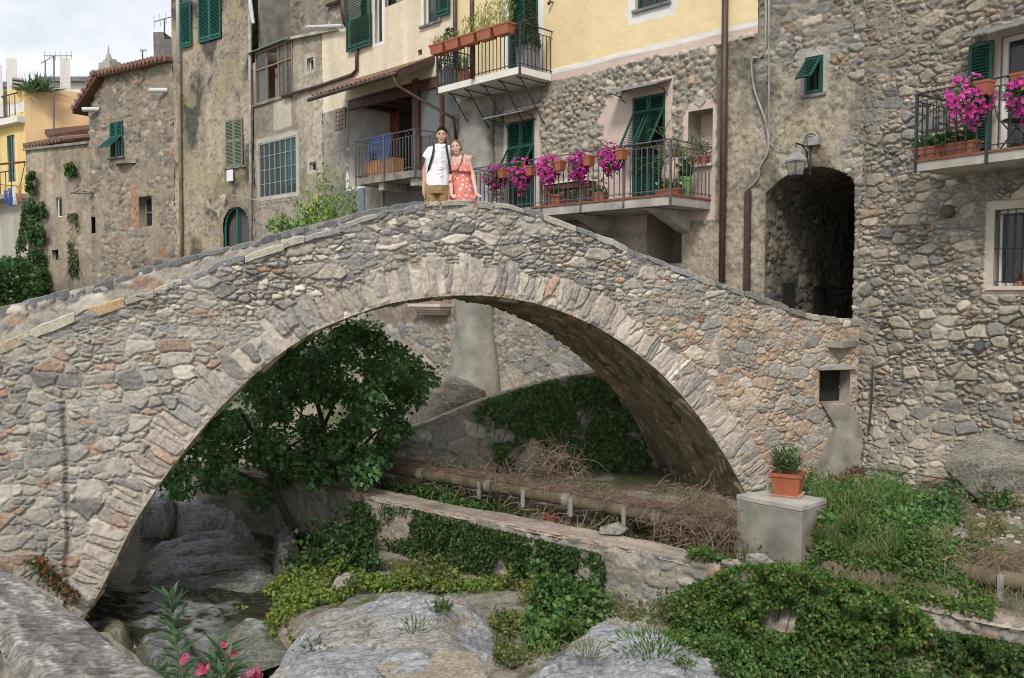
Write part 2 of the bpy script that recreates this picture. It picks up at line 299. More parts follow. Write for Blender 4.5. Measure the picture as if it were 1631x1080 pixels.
# ------------------------------------------------------------------ object helpers
def thing(name, label, cat, loc=(0, 0, 0), rotz=0, group=None, M=None):
    o = bpy.data.objects.new(name, None); COL.objects.link(o); o.empty_display_size = .2
    if M is not None: o.matrix_world = M
    else: o.matrix_world = Matrix.Translation(Vector([float(c) for c in loc])) @ Matrix.Rotation(rotz, 4, 'Z')
    o['label'] = label; o['category'] = cat
    if group: o['group'] = group
    o['_m'] = [c for r in o.matrix_world for c in r]
    return o
WM = {}
def tagw(o, M): WM[o.name] = M.copy()
def worldm(o):
    if o is None: return Matrix.Identity(4)
    v = o.get('_m')
    return Matrix((v[0:4], v[4:8], v[8:12], v[12:16])) if v is not None else Matrix.Identity(4)
class MB:
    def __init__(s, M=None): s.V = []; s.F = []; s.n = 0; s.M = M; s.C = []; s.smooth = False
    def add(s, V, F, M=None, col=None):
        V = np.asarray(V, float).reshape(-1, 3); M = M if M is not None else s.M
        if M is not None:
            A = np.array(M); V = V @ A[:3, :3].T + A[:3, 3]
        s.V.append(V); s.F += [tuple(i+s.n for i in f) for f in F]; s.n += len(V)
        if col is not None: s.C.append(np.broadcast_to(np.asarray(col, float), (len(V), 3)))
        return s
    def box(s, c, d, rot=None, M=None, col=None):
        x, y, z = [q/2 for q in d]
        V = np.array([(-x,-y,-z),(x,-y,-z),(x,y,-z),(-x,y,-z),(-x,-y,z),(x,-y,z),(x,y,z),(-x,y,z)])
        if rot is not None: V = V @ np.array(rot)[:3, :3].T
        return s.add(V+np.array(c, float), [(0,3,2,1),(4,5,6,7),(0,1,5,4),(1,2,6,5),(2,3,7,6),(3,0,4,7)], M, col)
    def b2(s, x0, x1, y0, y1, z0, z1, M=None, col=None):
        return s.box(((x0+x1)/2, (y0+y1)/2, (z0+z1)/2), (abs(x1-x0), abs(y1-y0), abs(z1-z0)), M=M, col=col)
    def hexa(s, P8, M=None, col=None):
        return s.add(P8, [(0,3,2,1),(4,5,6,7),(0,1,5,4),(1,2,6,5),(2,3,7,6),(3,0,4,7)], M, col)
    def tube(s, P, r, n=8, cap=True, M=None, col=None):
        P = [np.array(p, float) for p in P]; R = r if hasattr(r, '__len__') else [r]*len(P)
        V = []; up = np.array([.13, .21, .97])
        for i, p in enumerate(P):
            t = P[min(i+1, len(P)-1)]-P[max(i-1, 0)]; t = t/(np.linalg.norm(t)+1e-9)
            a = np.cross(t, up); 
            if np.linalg.norm(a) < .2: a = np.cross(t, np.array([1., .1, 0]))
            a /= np.linalg.norm(a); b = np.cross(t, a)
            for k in range(n): V.append(p+R[i]*(a*math.cos(2*PI*k/n)+b*math.sin(2*PI*k/n)))
        F = [(i*n+k, i*n+(k+1)%n, (i+1)*n+(k+1)%n, (i+1)*n+k) for i in range(len(P)-1) for k in range(n)]
        if cap: F += [tuple(range(n))[::-1], tuple((len(P)-1)*n+k for k in range(n))]
        return s.add(V, F, M, col)
    def lathe(s, prof, c=(0,0,0), n=16, M=None, sx=1, sy=1, col=None):
        V = [(c[0]+r*math.cos(2*PI*k/n)*sx, c[1]+r*math.sin(2*PI*k/n)*sy, c[2]+z) for r, z in prof for k in range(n)]
        F = [(i*n+k, i*n+(k+1)%n, (i+1)*n+(k+1)%n, (i+1)*n+k) for i in range(len(prof)-1) for k in range(n)]
        F += [tuple(range(n))[::-1], tuple((len(prof)-1)*n+k for k in range(n))]
        return s.add(V, F, M, col)
    def loft(s, rings, M=None, cap=True, col=None):
        n = len(rings[0]); V = [p for r in rings for p in r]
        F = [(i*n+k, i*n+(k+1)%n, (i+1)*n+(k+1)%n, (i+1)*n+k) for i in range(len(rings)-1) for k in range(n)]
        if cap: F += [tuple(range(n))[::-1], tuple((len(rings)-1)*n+k for k in range(n))]
        return s.add(V, F, M, col)
    def ball(s, c, r, n=12, m=8, M=None, col=None):
        r = r if hasattr(r, '__len__') else (r, r, r); V = [(c[0], c[1], c[2]-r[2])]
        for i in range(1, m):
            a = -PI/2+PI*i/m
            for k in range(n): V.append((c[0]+r[0]*math.cos(a)*math.cos(2*PI*k/n), c[1]+r[1]*math.cos(a)*math.sin(2*PI*k/n), c[2]+r[2]*math.sin(a)))
        V.append((c[0], c[1], c[2]+r[2])); F = []
        for k in range(n): F.append((0, 1+(k+1)%n, 1+k)); F.append((len(V)-1, 1+(m-2)*n+k, 1+(m-2)*n+(k+1)%n))
        for i in range(m-2):
            for k in range(n): F.append((1+i*n+k, 1+i*n+(k+1)%n, 1+(i+1)*n+(k+1)%n, 1+(i+1)*n+k))
        return s.add(V, F, M, col)
def link(name, V, F, mat, parent=None, col=None, smooth=False, M=None):
    """V in world coordinates; stored relative to the parent thing (or to M)"""
    me = bpy.data.meshes.new(name)
    W = worldm(parent) if parent is not None else (M if M is not None else Matrix.Identity(4))
    A = np.array(W.inverted()); V = np.asarray(V, float) @ A[:3, :3].T + A[:3, 3]
    if isinstance(F, np.ndarray):
        nf, k = F.shape; me.vertices.add(len(V)); me.vertices.foreach_set('co', V.astype(np.float32).ravel())
        me.loops.add(nf*k); me.loops.foreach_set('vertex_index', F.astype(np.int32).ravel())
        me.polygons.add(nf); me.polygons.foreach_set('loop_start', np.arange(0, nf*k, k, dtype=np.int32))
        try: me.polygons.foreach_set('loop_total', np.full(nf, k, np.int32))
        except Exception: pass
        me.update(calc_edges=True)
    else:
        me.from_pydata([tuple(v) for v in V], [], F)
    me.validate()
    if col is not None:
        a = me.color_attributes.new('col', 'FLOAT_COLOR', 'POINT')
        a.data.foreach_set('color', np.column_stack([np.clip(col, 0.004, .95), 1-.85*sstep(.36, .46, np.asarray(col).mean(1))]).astype(np.float32).ravel())
    if smooth: me.polygons.foreach_set('use_smooth', np.ones(len(me.polygons), bool))
    me.materials.append(mat); o = bpy.data.objects.new(name, me); COL.objects.link(o)
    if parent is not None:
        o.parent = parent; o['_m'] = list(parent['_m'])
    elif M is not None: o.matrix_world = M
    o['_m'] = [c for r in W for c in r]
    return o
def part(name, mb, mat, parent, smooth=False, label=None):
    col = np.vstack(mb.C) if mb.C else None
    o = link(name, np.vstack(mb.V), mb.F, mat, parent, col=col, smooth=smooth)
    if label: o['label'] = label
    return o
def solo(name, mb, mat, label, cat, base, group=None, smooth=False):
    M = Matrix.Translation(Vector([float(c) for c in base])); col = np.vstack(mb.C) if mb.C else None
    o = link(name, np.vstack(mb.V), mb.F, mat, None, col=col, smooth=smooth, M=M)
    o['label'] = label; o['category'] = cat
    if group: o['group'] = group
    return o
def copy_thing(o, M, label):
    def rec(s, p):
        c = s.copy(); COL.objects.link(c)
        if p is not None: c.parent = p; c.matrix_parent_inverse = s.matrix_parent_inverse.copy()
        for ch in KIDS.get(s.name, []): rec(ch, c)
        return c
    KIDS = {}
    for x in bpy.data.objects:
        if x.parent: KIDS.setdefault(x.parent.name, []).append(x)
    r = rec(o, None); r.matrix_world = M; r['label'] = label
    return r

def gridfaces(nu, nv, mask=None):
    a = np.arange(nu-1)[:, None]*nv+np.arange(nv-1)[None]; F = np.stack([a, a+nv, a+nv+1, a+1], -1)
    return F[mask] if mask is not None else F.reshape(-1, 4)
def wall(name, fr, s0, s1, z0, z1, res, fn, parent, holes=(), keep=None, depth=.3, bulge=None, mat=None, out=0.0):
    """a facade: fine displaced grid with real openings and their reveals"""
    def lines(a, b, cuts):
        L = list(np.linspace(a, b, max(2, int((b-a)/res)+1)))
        for c in cuts:
            if a < c < b:
                L = [x for x in L if abs(x-c) > res*.4 or x in (a, b)]; L.append(c)
        return np.array(sorted(L))
    S = lines(s0, s1, [c for h in holes for c in h[:2]]); Z = lines(z0, z1, [c for h in holes for c in h[2:4]])
    SS, ZZ = np.meshgrid(S, Z, indexing='ij'); u = SS.ravel(); v = ZZ.ravel()
    sc = (S[1:]+S[:-1])/2; zc = (Z[1:]+Z[:-1])/2; SC_, ZC = np.meshgrid(sc, zc, indexing='ij')
    m = np.ones(SC_.shape, bool)
    for q in holes: m &= ~((SC_ > q[0]) & (SC_ < q[1]) & (ZC > q[2]) & (ZC < q[3]))
    if keep is not None: m &= keep(SC_, ZC)
    F = gridfaces(len(S), len(Z), m); used, inv = np.unique(F, return_inverse=True); F = inv.reshape(-1, 4); u = u[used]; v = v[used]
    h, c = fn(u, v)
    f = np.ones_like(u)
    for q in holes:
        d = np.maximum(np.maximum(q[0]-u, u-q[1]), np.maximum(q[2]-v, v-q[3])); f = np.minimum(f, sstep(0, .05, np.maximum(d, 0)))
    h = h*f
    if bulge is not None: h = h+bulge(u, v)
    V = fr.pts(u, v, h+out)
    Vs = [V]; Fs = [F]; Cs = [c]; n = len(V)
    for q in holes:
        cc = c.mean(0)*.9
        P = []
        for (a, b) in ((q[0], q[2]), (q[1], q[2]), (q[1], q[3]), (q[0], q[3])):
            P += [fr.pt(a, b, out), fr.pt(a, b, out-(q[4] if len(q) > 4 else depth))]
        Vs.append(np.array(P)); Cs.append(np.tile(cc, (8, 1)))
        Fs.append(np.array([[n, n+1, n+3, n+2], [n+2, n+3, n+5, n+4], [n+4, n+5, n+7, n+6], [n+6, n+7, n+1, n]])); n += 8
    return link(name, np.vstack(Vs), np.vstack(Fs), mat or M_MAS, parent, col=np.vstack(Cs), smooth=False)
def leaves(P, axis, nrm, L, W, col, fold=.25):
    """N folded leaf quads"""
    N = len(P); axis = axis/np.linalg.norm(axis, axis=1, keepdims=True)
    side = np.cross(axis, nrm); side /= (np.linalg.norm(side, axis=1, keepdims=True)+1e-9); up = np.cross(side, axis)
    L = np.broadcast_to(L, (N,))[:, None]; W = np.broadcast_to(W, (N,))[:, None]
    a = P; b = P+axis*L*.45+side*W*.5+up*W*fold; t = P+axis*L-up*L*.15; d = P+axis*L*.45-side*W*.5+up*W*fold
    V = np.stack([a, b, t, d], 1).reshape(-1, 3); F = np.arange(4*N).reshape(N, 4)
    return V, F, np.repeat(col, 4, 0)
RG = np.random.default_rng(5)
def leafcol(N, base, var=.35, alt=None, altp=.1, hue=.15):
    c = np.array(base)[None]*(1+(RG.random((N, 1))-.5)*2*var)*(1+(RG.random((N, 3))-.5)*hue)
    if alt is not None:
        m = RG.random(N) < altp; c[m] = np.array(alt)[None]*(.7+.6*RG.random((m.sum(), 1)))
    return c
def rdir(N):
    d = RG.normal(size=(N, 3)); return d/np.linalg.norm(d, axis=1, keepdims=True)
def foliage(name, P, parent, L=.07, W=.05, base=(.05,.12,.025), out=None, droop=.3, var=.35, alt=None, altp=.08, mat=None, label=None, hue=.15, upb=.8, sv=.5):
    N = len(P); o = out if out is not None else np.zeros((N, 3))
    ax = rdir(N)*.9+o*.7-np.array([0, 0, droop]); nr = rdir(N)*.55+np.array([0, -.35, upb])+o*.5
    Ls = L*(1-sv/2+sv*RG.random(N))
    V, F, c = leaves(P, ax, nr, Ls, Ls*W/L, leafcol(N, base, var, alt, altp, hue)*(.55+.9*fbm(P[:, 0]*2.2+P[:, 1], P[:, 2]*2.6+P[:, 1]*.7, 3, 77))[:, None])
    ob = link(name, V, F, mat or M_LEAF, parent, col=c)
    if label: ob['label'] = label
    return ob
def strands(P, D, L, r, col, seg=4, bend=.5, sag=.3):
    """thin three-sided dry stems"""
    Vs = []; Fs = []; Cs = []; n = 0
    for i in range(len(P)):
        hr_ = RG.random()**2*1.4; p = P[i].copy(); d = D[i].copy(); pts = [p.copy()]; l = L*(.5+RG.random())
        for k in range(seg):
            d = d+RG.normal(size=3)*bend*.5-np.array([0, 0, sag/seg]); d /= np.linalg.norm(d)+1e-9; p = p+d*l/seg; pts.append(p.copy())
        a = np.cross(d, [.3, .2, .9]); a /= np.linalg.norm(a)+1e-9; b = np.cross(d, a)
        for k, q in enumerate(pts):
            rr = r*(.5+hr_)*(1-.6*k/seg)
            for t in (0, 2.09, 4.19): Vs.append(q+rr*(a*math.cos(t)+b*math.sin(t)))
        for k in range(seg):
            for t in range(3): Fs.append((n+k*3+t, n+k*3+(t+1)%3, n+k*3+3+(t+1)%3, n+k*3+3+t))
        c = np.array(col)*(.6+.8*RG.random()); Cs += [c]*(3*(seg+1)); n += 3*(seg+1)
    return np.array(Vs), np.array(Fs), np.array(Cs)
def inpoly(x, y, poly):
    x = np.asarray(x); y = np.asarray(y); r = np.zeros(x.shape, bool); n = len(poly); j = n-1
    for i in range(n):
        xi, yi = poly[i]; xj, yj = poly[j]
        c = ((yi > y) != (yj > y)) & (x < (xj-xi)*(y-yi)/(yj-yi+1e-12)+xi); r ^= c; j = i
    return r

FY = Frame((5.75, 14.55), (.7071, -.7071))       # the row of houses behind the bridge
FR = Frame((5.75, 14.55), (.555, -.831))         # the stone house at the right
_s, _ = FY.fp(405, 300); _p = FY.pt(_s, 0)
FL = Frame((_p[0], _p[1]), (.82, -.57))          # the old houses further left
# ================================================================== THE GROUND AND THE STREAM
PW = np.array([2.42, 10.46]); DW = np.array([.8, -.6]); NW = np.array([.6, .8])     # line of the low river wall
WATER_Z = -4.3
def ground_z(X, Y):
    q = (X-PW[0])*NW[0]+(Y-PW[1])*NW[1]; r = (X-PW[0])*DW[0]+(Y-PW[1])*DW[1]
    bed = -4.12+.10*sstep(-1.5, 0, q)+(fbm(X*.9, Y*.9, 4, 3)-.5)*.22
    ch = sstep(-2.5, -3.6, X+.25*(Y-12)+(fbm(Y*.8, X*0, 2, 9)-.5)*.8)
    bed = bed-ch*.62
    left = sstep(-6.6, -8.0, X+.15*(Y-12)); bed = bed+left*3.2
    strip = -3.55+(fbm(X*2, Y*2, 3, 14)-.5)*.1
    rr = sstep(.6, 1.3, r)                                   # right of the bridge foot the bank is a terrace
    bankR = -2.93+.12*sstep(1.5, 4, q)+(fbm(X*2.2, Y*2.2, 4, 15)-.5)*.14
    bankL = -3.36+.3*sstep(17.2, 18, Y)+.62*sstep(18.5, 21, Y)+(fbm(X*2, Y*2, 4, 16)-.5)*.16
    bank = bankL*(1-rr)+bankR*rr
    z = np.where(q < .2, bed, strip)
    z = z*(1-sstep(.93, 1.03, q))+bank*sstep(.93, 1.03, q)
    # green slope tumbling over the wall below the concrete block
    qa = .62*(1-sstep(.9, 1.3, r)); g = sstep(-.2, .3, r)*sstep(3.3, 2.4, r)*sstep(-.75+qa*1.6, .75+qa*.35, q)
    z = np.maximum(z, z*(1-g)+(-2.84)*g)
    z = z+sstep(30, 60, Y)*1.5
    return z
def ground_lines(a, b, da, db, far):
    L = list(np.arange(da, db, .045)); s = .09; x = db
    while x < b: L.append(x); x += s; s *= 1.18
    L.append(b); x = da; s = .09
    while x > a: x -= s; s *= 1.18; L.insert(0, max(x, a))
    return np.array(sorted(set(L)))
gx = ground_lines(-300, 300, -6.5, 6.5, 0); gy = ground_lines(-40, 600, 7.2, 17.5, 0)
GX, GY = np.meshgrid(gx, gy, indexing='ij'); gxr, gyr = GX.ravel(), GY.ravel(); gz = ground_z(gxr, gyr)
q_ = (gxr-PW[0])*NW[0]+(gyr-PW[1])*NW[1]
t1 = fbm(gxr*3, gyr*3, 5, 30); t2 = fbm(gxr*9, gyr*9, 4, 31)
gcol = np.array([.15,.125,.09])[None]*(.6+.8*t1)[:, None]
pm = sstep(.5, .62, fbm(gxr*1.3, gyr*1.3, 4, 32))[:, None]; gcol = gcol*(1-pm)+np.array([.30,.27,.22])*pm*(.7+.6*t2)[:, None]
gd = sstep(.52, .6, fbm(gxr*2.3+7, gyr*2.3, 4, 33))[:, None]*.7; gcol = gcol*(1-gd)+np.array([.07,.10,.03])*gd
bedm = (q_ < -.1)[:, None]*sstep(.35, .55, t2)[:, None]; gcol = gcol*(1-bedm*.5)+np.array([.33,.31,.27])*bedm*.5
go = link('ground', np.column_stack([gxr, gyr, gz+(t2-.5)*.05*(np.abs(gxr) < 8)]), gridfaces(len(gx), len(gy)), M_SOIL, col=gcol); go['kind'] = 'structure'
wx = np.concatenate([np.linspace(-16, -6.6, 30), np.arange(-6.55, -1.6, .025)]); wy = np.concatenate([np.linspace(4, 8.8, 20), np.arange(8.85, 13.5, .025), np.linspace(13.6, 26, 40)]); WX, WY = np.meshgrid(wx, wy, indexing='ij')
rap = sstep(13.0, 12.2, WY)*sstep(9.0, 9.8, WY)*sstep(-3.4, -4.2, WX)
wz = WATER_Z+(fbm(WX*1.4, WY*3, 3, 41)-.5)*.03*(WY < 13)-.34*sstep(11.3, 10.5, WY-.25*WX-1.0)+rap*((fbm(WX*5, WY*9, 4, 43)-.5)*.16)
foam = (rap*sstep(.60, .74, 1-2*np.abs(fbm(WX*4+WY, WY*7, 4, 44)-.5)+.25*(fbm(WX*2, WY*2, 2, 45)-.6))*.38*sstep(.50, .68, fbm(WX*1.6, WY*1.6, 3, 46))).ravel()
wo = link('water', np.column_stack([WX.ravel(), WY.ravel(), wz.ravel()]), gridfaces(len(wx), len(wy)), M_WATER, smooth=True, col=np.column_stack([foam]*3)); wo['kind'] = 'structure'

def groundp(px, py, z0=-3.5):
    z = z0
    for _ in range(12):
        p = atz(px, py, z); z = z*.5+.5*float(ground_z(np.array([p[0]]), np.array([p[1]]))[0])
    return atz(px, py, z)

# ================================================================== BEDROCK OUTCROPS
def outcrop(name, label, poly, H, fall, seed, base=-4.45, res=.024, col=(.375,.385,.40), sand=None, tiltv=(0, 0), group='bedrock outcrops in the river bed', strat=.8, offs=0.0):
    P = np.array(poly); x0, y0 = P.min(0)-.1; x1, y1 = P.max(0)+.1
    X, Y = np.meshgrid(np.arange(x0, x1, res), np.arange(y0, y1, res), indexing='ij'); nx, ny = X.shape; x = X.ravel(); y = Y.ravel()
    xw = x+(fbm(x*1.7, y*1.7, 3, seed)-.5)*.5; yw = y+(fbm(x*1.7, y*1.7, 3, seed+1)-.5)*.5
    d = np.full(x.shape, 1e9)
    for i in range(len(P)):
        a = P[i]; b = P[(i+1) % len(P)]; ab = b-a; t = np.clip(((xw-a[0])*ab[0]+(yw-a[1])*ab[1])/(ab@ab), 0, 1)
        d = np.minimum(d, np.hypot(xw-a[0]-t*ab[0], yw-a[1]-t*ab[1]))
    d = np.where(inpoly(xw, yw, poly), d, -d)
    cx, cy = P.mean(0)
    z = base+(H-base)*np.clip(d/fall, -.3, 1)**1 * 1.0
    k = sstep(-.02, fall, d); z = base+(H-base)*k**.62+(x-cx)*tiltv[0]+(y-cy)*tiltv[1]
    # tilted bedding: long thin plates, fracture lines, ridges along the strike
    a = .42; u = x*math.cos(a)+y*math.sin(a); v = -x*math.sin(a)+y*math.cos(a)
    uw = u+(fbm(u*2, v*2, 3, seed+3)-.5)*.35; vw = v+(fbm(u*1.5+5, v*2.5, 4, seed+4)-.5)*.28
    e, I, J, dx, dy = worley(uw, vw, 1.15, .34, seed+5, p=2); e2, I2, J2, dx2, dy2 = worley(uw, vw, .34, .085, seed+6, p=2)
    h1 = (hsh(I, J, seed+7)-.5)*.05+dx*(hsh(I, J, seed+8)-.5)*.12+dy*(hsh(I, J, seed+9)-.55)*.42
    h2 = (hsh(I2, J2, seed+7)-.5)*.014+dx2*(hsh(I2, J2, seed+8)-.5)*.10+dy2*(hsh(I2, J2, seed+9)-.55)*.45
    crk = -.022*(1-sstep(0, .012, e))
    z = z+(h1*strat+h2*strat+crk)*k+(fbm(x*.9, y*.9, 4, seed+12)-.5)*min(.34, fall*.5)*k+(fbm(u*2.2, v*9, 5, seed+13)-.5)*.07*k+(fbm(x*22, y*22, 3, seed+14)-.5)*.012
    s_ = (z*.9+.35*v+.1*u+(fbm(u*1.1, v*1.1, 4, seed+30)-.5)*.5)/.11; z = z+.45*.11*((np.floor(s_)+sstep(.5, 1, s_-np.floor(s_)))-s_)*k
    z = z-.03*sstep(.014, 0, np.abs(fbm(u*.9, v*2.6, 5, seed+31)-.5))*k
    n1 = fbm(u*2.0, v*14, 6, seed+20); n2 = fbm(x*6, y*6, 4, seed+21); n3 = fbm(x*1.1, y*1.1, 4, seed+25)
    c = np.array(col)[None]*(.50+.80*n1+.25*n3)[:, None]*(.92+.16*hsh(I2, J2, seed+22))[:, None]
    wv = sstep(.030, .0, np.abs(fbm(u*3, v*7, 5, seed+24)-.5))*.4; c = c*(1-wv[:, None])+np.array([.50,.51,.52])*wv[:, None]
    st = sstep(.54, .70, fbm(x*1.6, y*1.6, 6, seed+23))*.65; c = c*(1-st[:, None])+np.array([.38,.335,.265])*st[:, None]*(.7+.6*n2)[:, None]
    dk = (1-sstep(0, .006, e2))*.22+(1-sstep(0, .014, e))*.45; c = c*(1-np.clip(dk, 0, .7)[:, None])+np.array([.10,.10,.10])*np.clip(dk, 0, .7)[:, None]
    mo = sstep(WATER_Z+.16, WATER_Z+.02, z); c = c*(1-mo[:, None]*.7)+np.array([.10,.105,.05])*mo[:, None]*.7
    F = gridfaces(nx, ny); ok = (d > -.06)[F].all(1)
    p0 = (cx, cy, base)
    o = link(name, np.column_stack([x, y, z+offs]), F[ok], M_ROCK, None, col=c, M=Matrix.Translation(Vector([float(q) for q in p0])))
    o['label'] = label; o['category'] = 'rock'; 
    if group: o['group'] = group
    return o
def pxpoly(pts, z): return [tuple(atz(a, b, z)[:2]) for a, b in pts]
outcrop('rock_outcrop', 'largest pale grey bedrock hump in the middle foreground, with the sand patch at its foot',
        pxpoly([(345,1120),(370,1060),(420,1005),(480,965),(560,942),(650,932),(750,936),(815,955),(840,985),(805,1020),(800,1100),(780,1200),(560,1280),(370,1260)], -3.85), -3.64, 1.0, 101, tiltv=(-.01, .015))
outcrop('rock_outcrop', 'pale grey bedrock hump right of the green bush, below the ivy-hung wall',
        pxpoly([(750,1130),(780,1060),(840,1010),(910,975),(990,968),(1070,985),(1130,1010),(1200,1040),(1210,1110),(1100,1220),(830,1250)], -3.9), -3.72, .85, 131)
outcrop('rock_outcrop', 'broad blue-grey layered rock rising from the dark stream under the arch',
        pxpoly([(165,925),(195,895),(230,866),(290,842),(360,834),(430,852),(462,885),(465,920),(440,940),(400,944),(320,942),(250,938)], -4.18), -4.16, .75, 161, tiltv=(0, .05))
outcrop('rock_outcrop', 'wet grey rock at the stream edge beside the pale green brambles',
        pxpoly([(330,990),(370,968),(430,968),(470,985),(450,1020),(400,1050),(340,1045)], -4.2), -4.13, .9, 171)
outcrop('rock_outcrop', 'small mossy rock at the water below the left foot of the bridge',
        pxpoly([(150,990),(180,978),(215,990),(220,1010),(190,1025),(150,1020)], -4.25), -4.12, .2, 175, col=(.16,.15,.09))
outcrop('rock_outcrop', 'dark wet rock in the cascade behind the pink oleander',
        pxpoly([(215,1035),(260,1010),(310,1015),(345,1035),(330,1080),(260,1110),(220,1090)], -4.35), -4.2, .25, 177, base=-4.8, col=(.16,.17,.18))
outcrop('rock_outcrop', 'square blue-grey boulder on the far bank at the left foot of the arch',
        pxpoly([(222,850),(228,805),(262,798),(280,812),(275,850)], -4.2), -3.72, .18, 181, base=-4.5, strat=.4)
outcrop('rock_outcrop', 'rubbly grey rocks at the foot of the rough wall behind the stream',
        pxpoly([(275,852),(280,815),(320,808),(360,825),(420,860),(400,872),(350,852)], -4.2), -3.9, .2, 183, base=-4.5)
outcrop('rock_outcrop', 'dark boulder beside the leaning tree trunk at the river wall',
        pxpoly([(428,885),(440,862),(475,862),(490,890),(470,905),(435,902)], -4.15), -3.82, .16, 185, base=-4.5, col=(.2,.19,.18))
outcrop('rock_outcrop', 'pale flat rock half buried in the brambles right of the tree',
        pxpoly([(520,925),(545,912),(580,912),(590,925),(560,935)], -4.0), -3.9, .15, 187, base=-4.4, col=(.36,.34,.30))
# sand patch
sp_ = [(600,1060),(640,1040),(700,1032),(760,1038),(775,1060),(800,1110),(640,1110)]
sx, sy = np.meshgrid(np.linspace(-1.6, 0, 60), np.linspace(7.6, 9.6, 70), indexing='ij'); pl = pxpoly(sp_, -3.74)
szz = -3.745+(fbm(sx*3, sy*3, 3, 55)-.5)*.03; Fs = gridfaces(60, 70); msk = inpoly(sx.ravel()+(fbm(sx*3, sy*3, 3, 5)-.5).ravel()*.2, sy.ravel(), pl)
sc_ = np.array([.34,.29,.225])*(.75+.5*fbm(sx*9, sy*9, 4, 8)).ravel()[:, None]
so = link('sand', np.column_stack([sx.ravel(), sy.ravel(), szz.ravel()]), Fs[msk[Fs].all(1)], M_SOIL, col=sc_); so['kind'] = 'structure'

# ================================================================== THE BRIDGE
D0 = 12.3; FB = Frame((-80/1400*D0, D0), (.944, .329)); BW = 2.8
INTR = [(118,1010),(140,975),(165,932),(186,890),(203,852),(222,820),(262,760),(300,710),(345,655),(400,600),(450,560),(500,528),(560,503),(620,483),(680,474),(735,470),(790,472),(850,482),(900,498),(950,520),(1000,552),(1050,592),(1090,635),(1125,680),(1160,735),(1190,790),(1214,850)]
TOPN = [(-300,690),(-150,610),(-60,572),(0,545),(60,520),(120,495),(180,478),(260,455),(350,418),(430,392),(500,370),(560,352),(620,335),(680,322),(740,318),(800,322),(860,338),(920,360),(980,385),(1040,410),(1100,434),(1150,452),(1200,468),(1260,490),(1310,503),(1368,510),(1400,512)]
TOPF = [(-200,560),(-60,507),(0,490),(60,475),(130,458),(200,440),(300,410),(400,385),(470,365),(520,352),(560,343),(620,330),(680,322)]
intr = np.array([FB.fp(*p) for p in INTR]); topn = np.array([FB.fp(*p) for p in TOPN])
topf = np.array([FB.fp(p[0], p[1], -BW) for p in TOPF]); k_ = topn[:, 0] > topf[-1, 0]+.3
topf = np.vstack([topf, np.column_stack([topn[k_, 0], topn[k_, 1]-.03])])
def iz(s): return np.interp(s, intr[:, 0], intr[:, 1], left=-99, right=-99)
# densify + arc length
seg = np.hypot(*np.diff(intr, axis=0).T); AL = np.concatenate([[0], np.cumsum(seg)]); tt = np.arange(0, AL[-1], .03)
ID = np.column_stack([np.interp(tt, AL, intr[:, 0]), np.interp(tt, AL, intr[:, 1])])
for _ in range(30): ID[1:-1] = (ID[:-2]+2*ID[1:-1]+ID[2:])/4
poly_open = [tuple(p) for p in ID]+[(ID[-1, 0], -9), (ID[0, 0], -9)]
def arcmap(u, v):
    best = np.full(u.shape, 1e9); al = np.zeros(u.shape)
    A = ID[::6]; T = tt[::6]
    for i in range(len(A)-1):
        ab = A[i+1]-A[i]; t = np.clip(((u-A[i, 0])*ab[0]+(v-A[i, 1])*ab[1])/(ab@ab), 0, 1); d = np.hypot(u-A[i, 0]-t*ab[0], v-A[i, 1]-t*ab[1])
        m = d < best; best = np.where(m, d, best); al = np.where(m, T[i]+t*(T[min(i+1, len(T)-1)]-T[i]), al)
    return al, best
sHole = FB.rect(1305, 1354, 590, 642)
s100 = FB.fp(100, 750)[0]
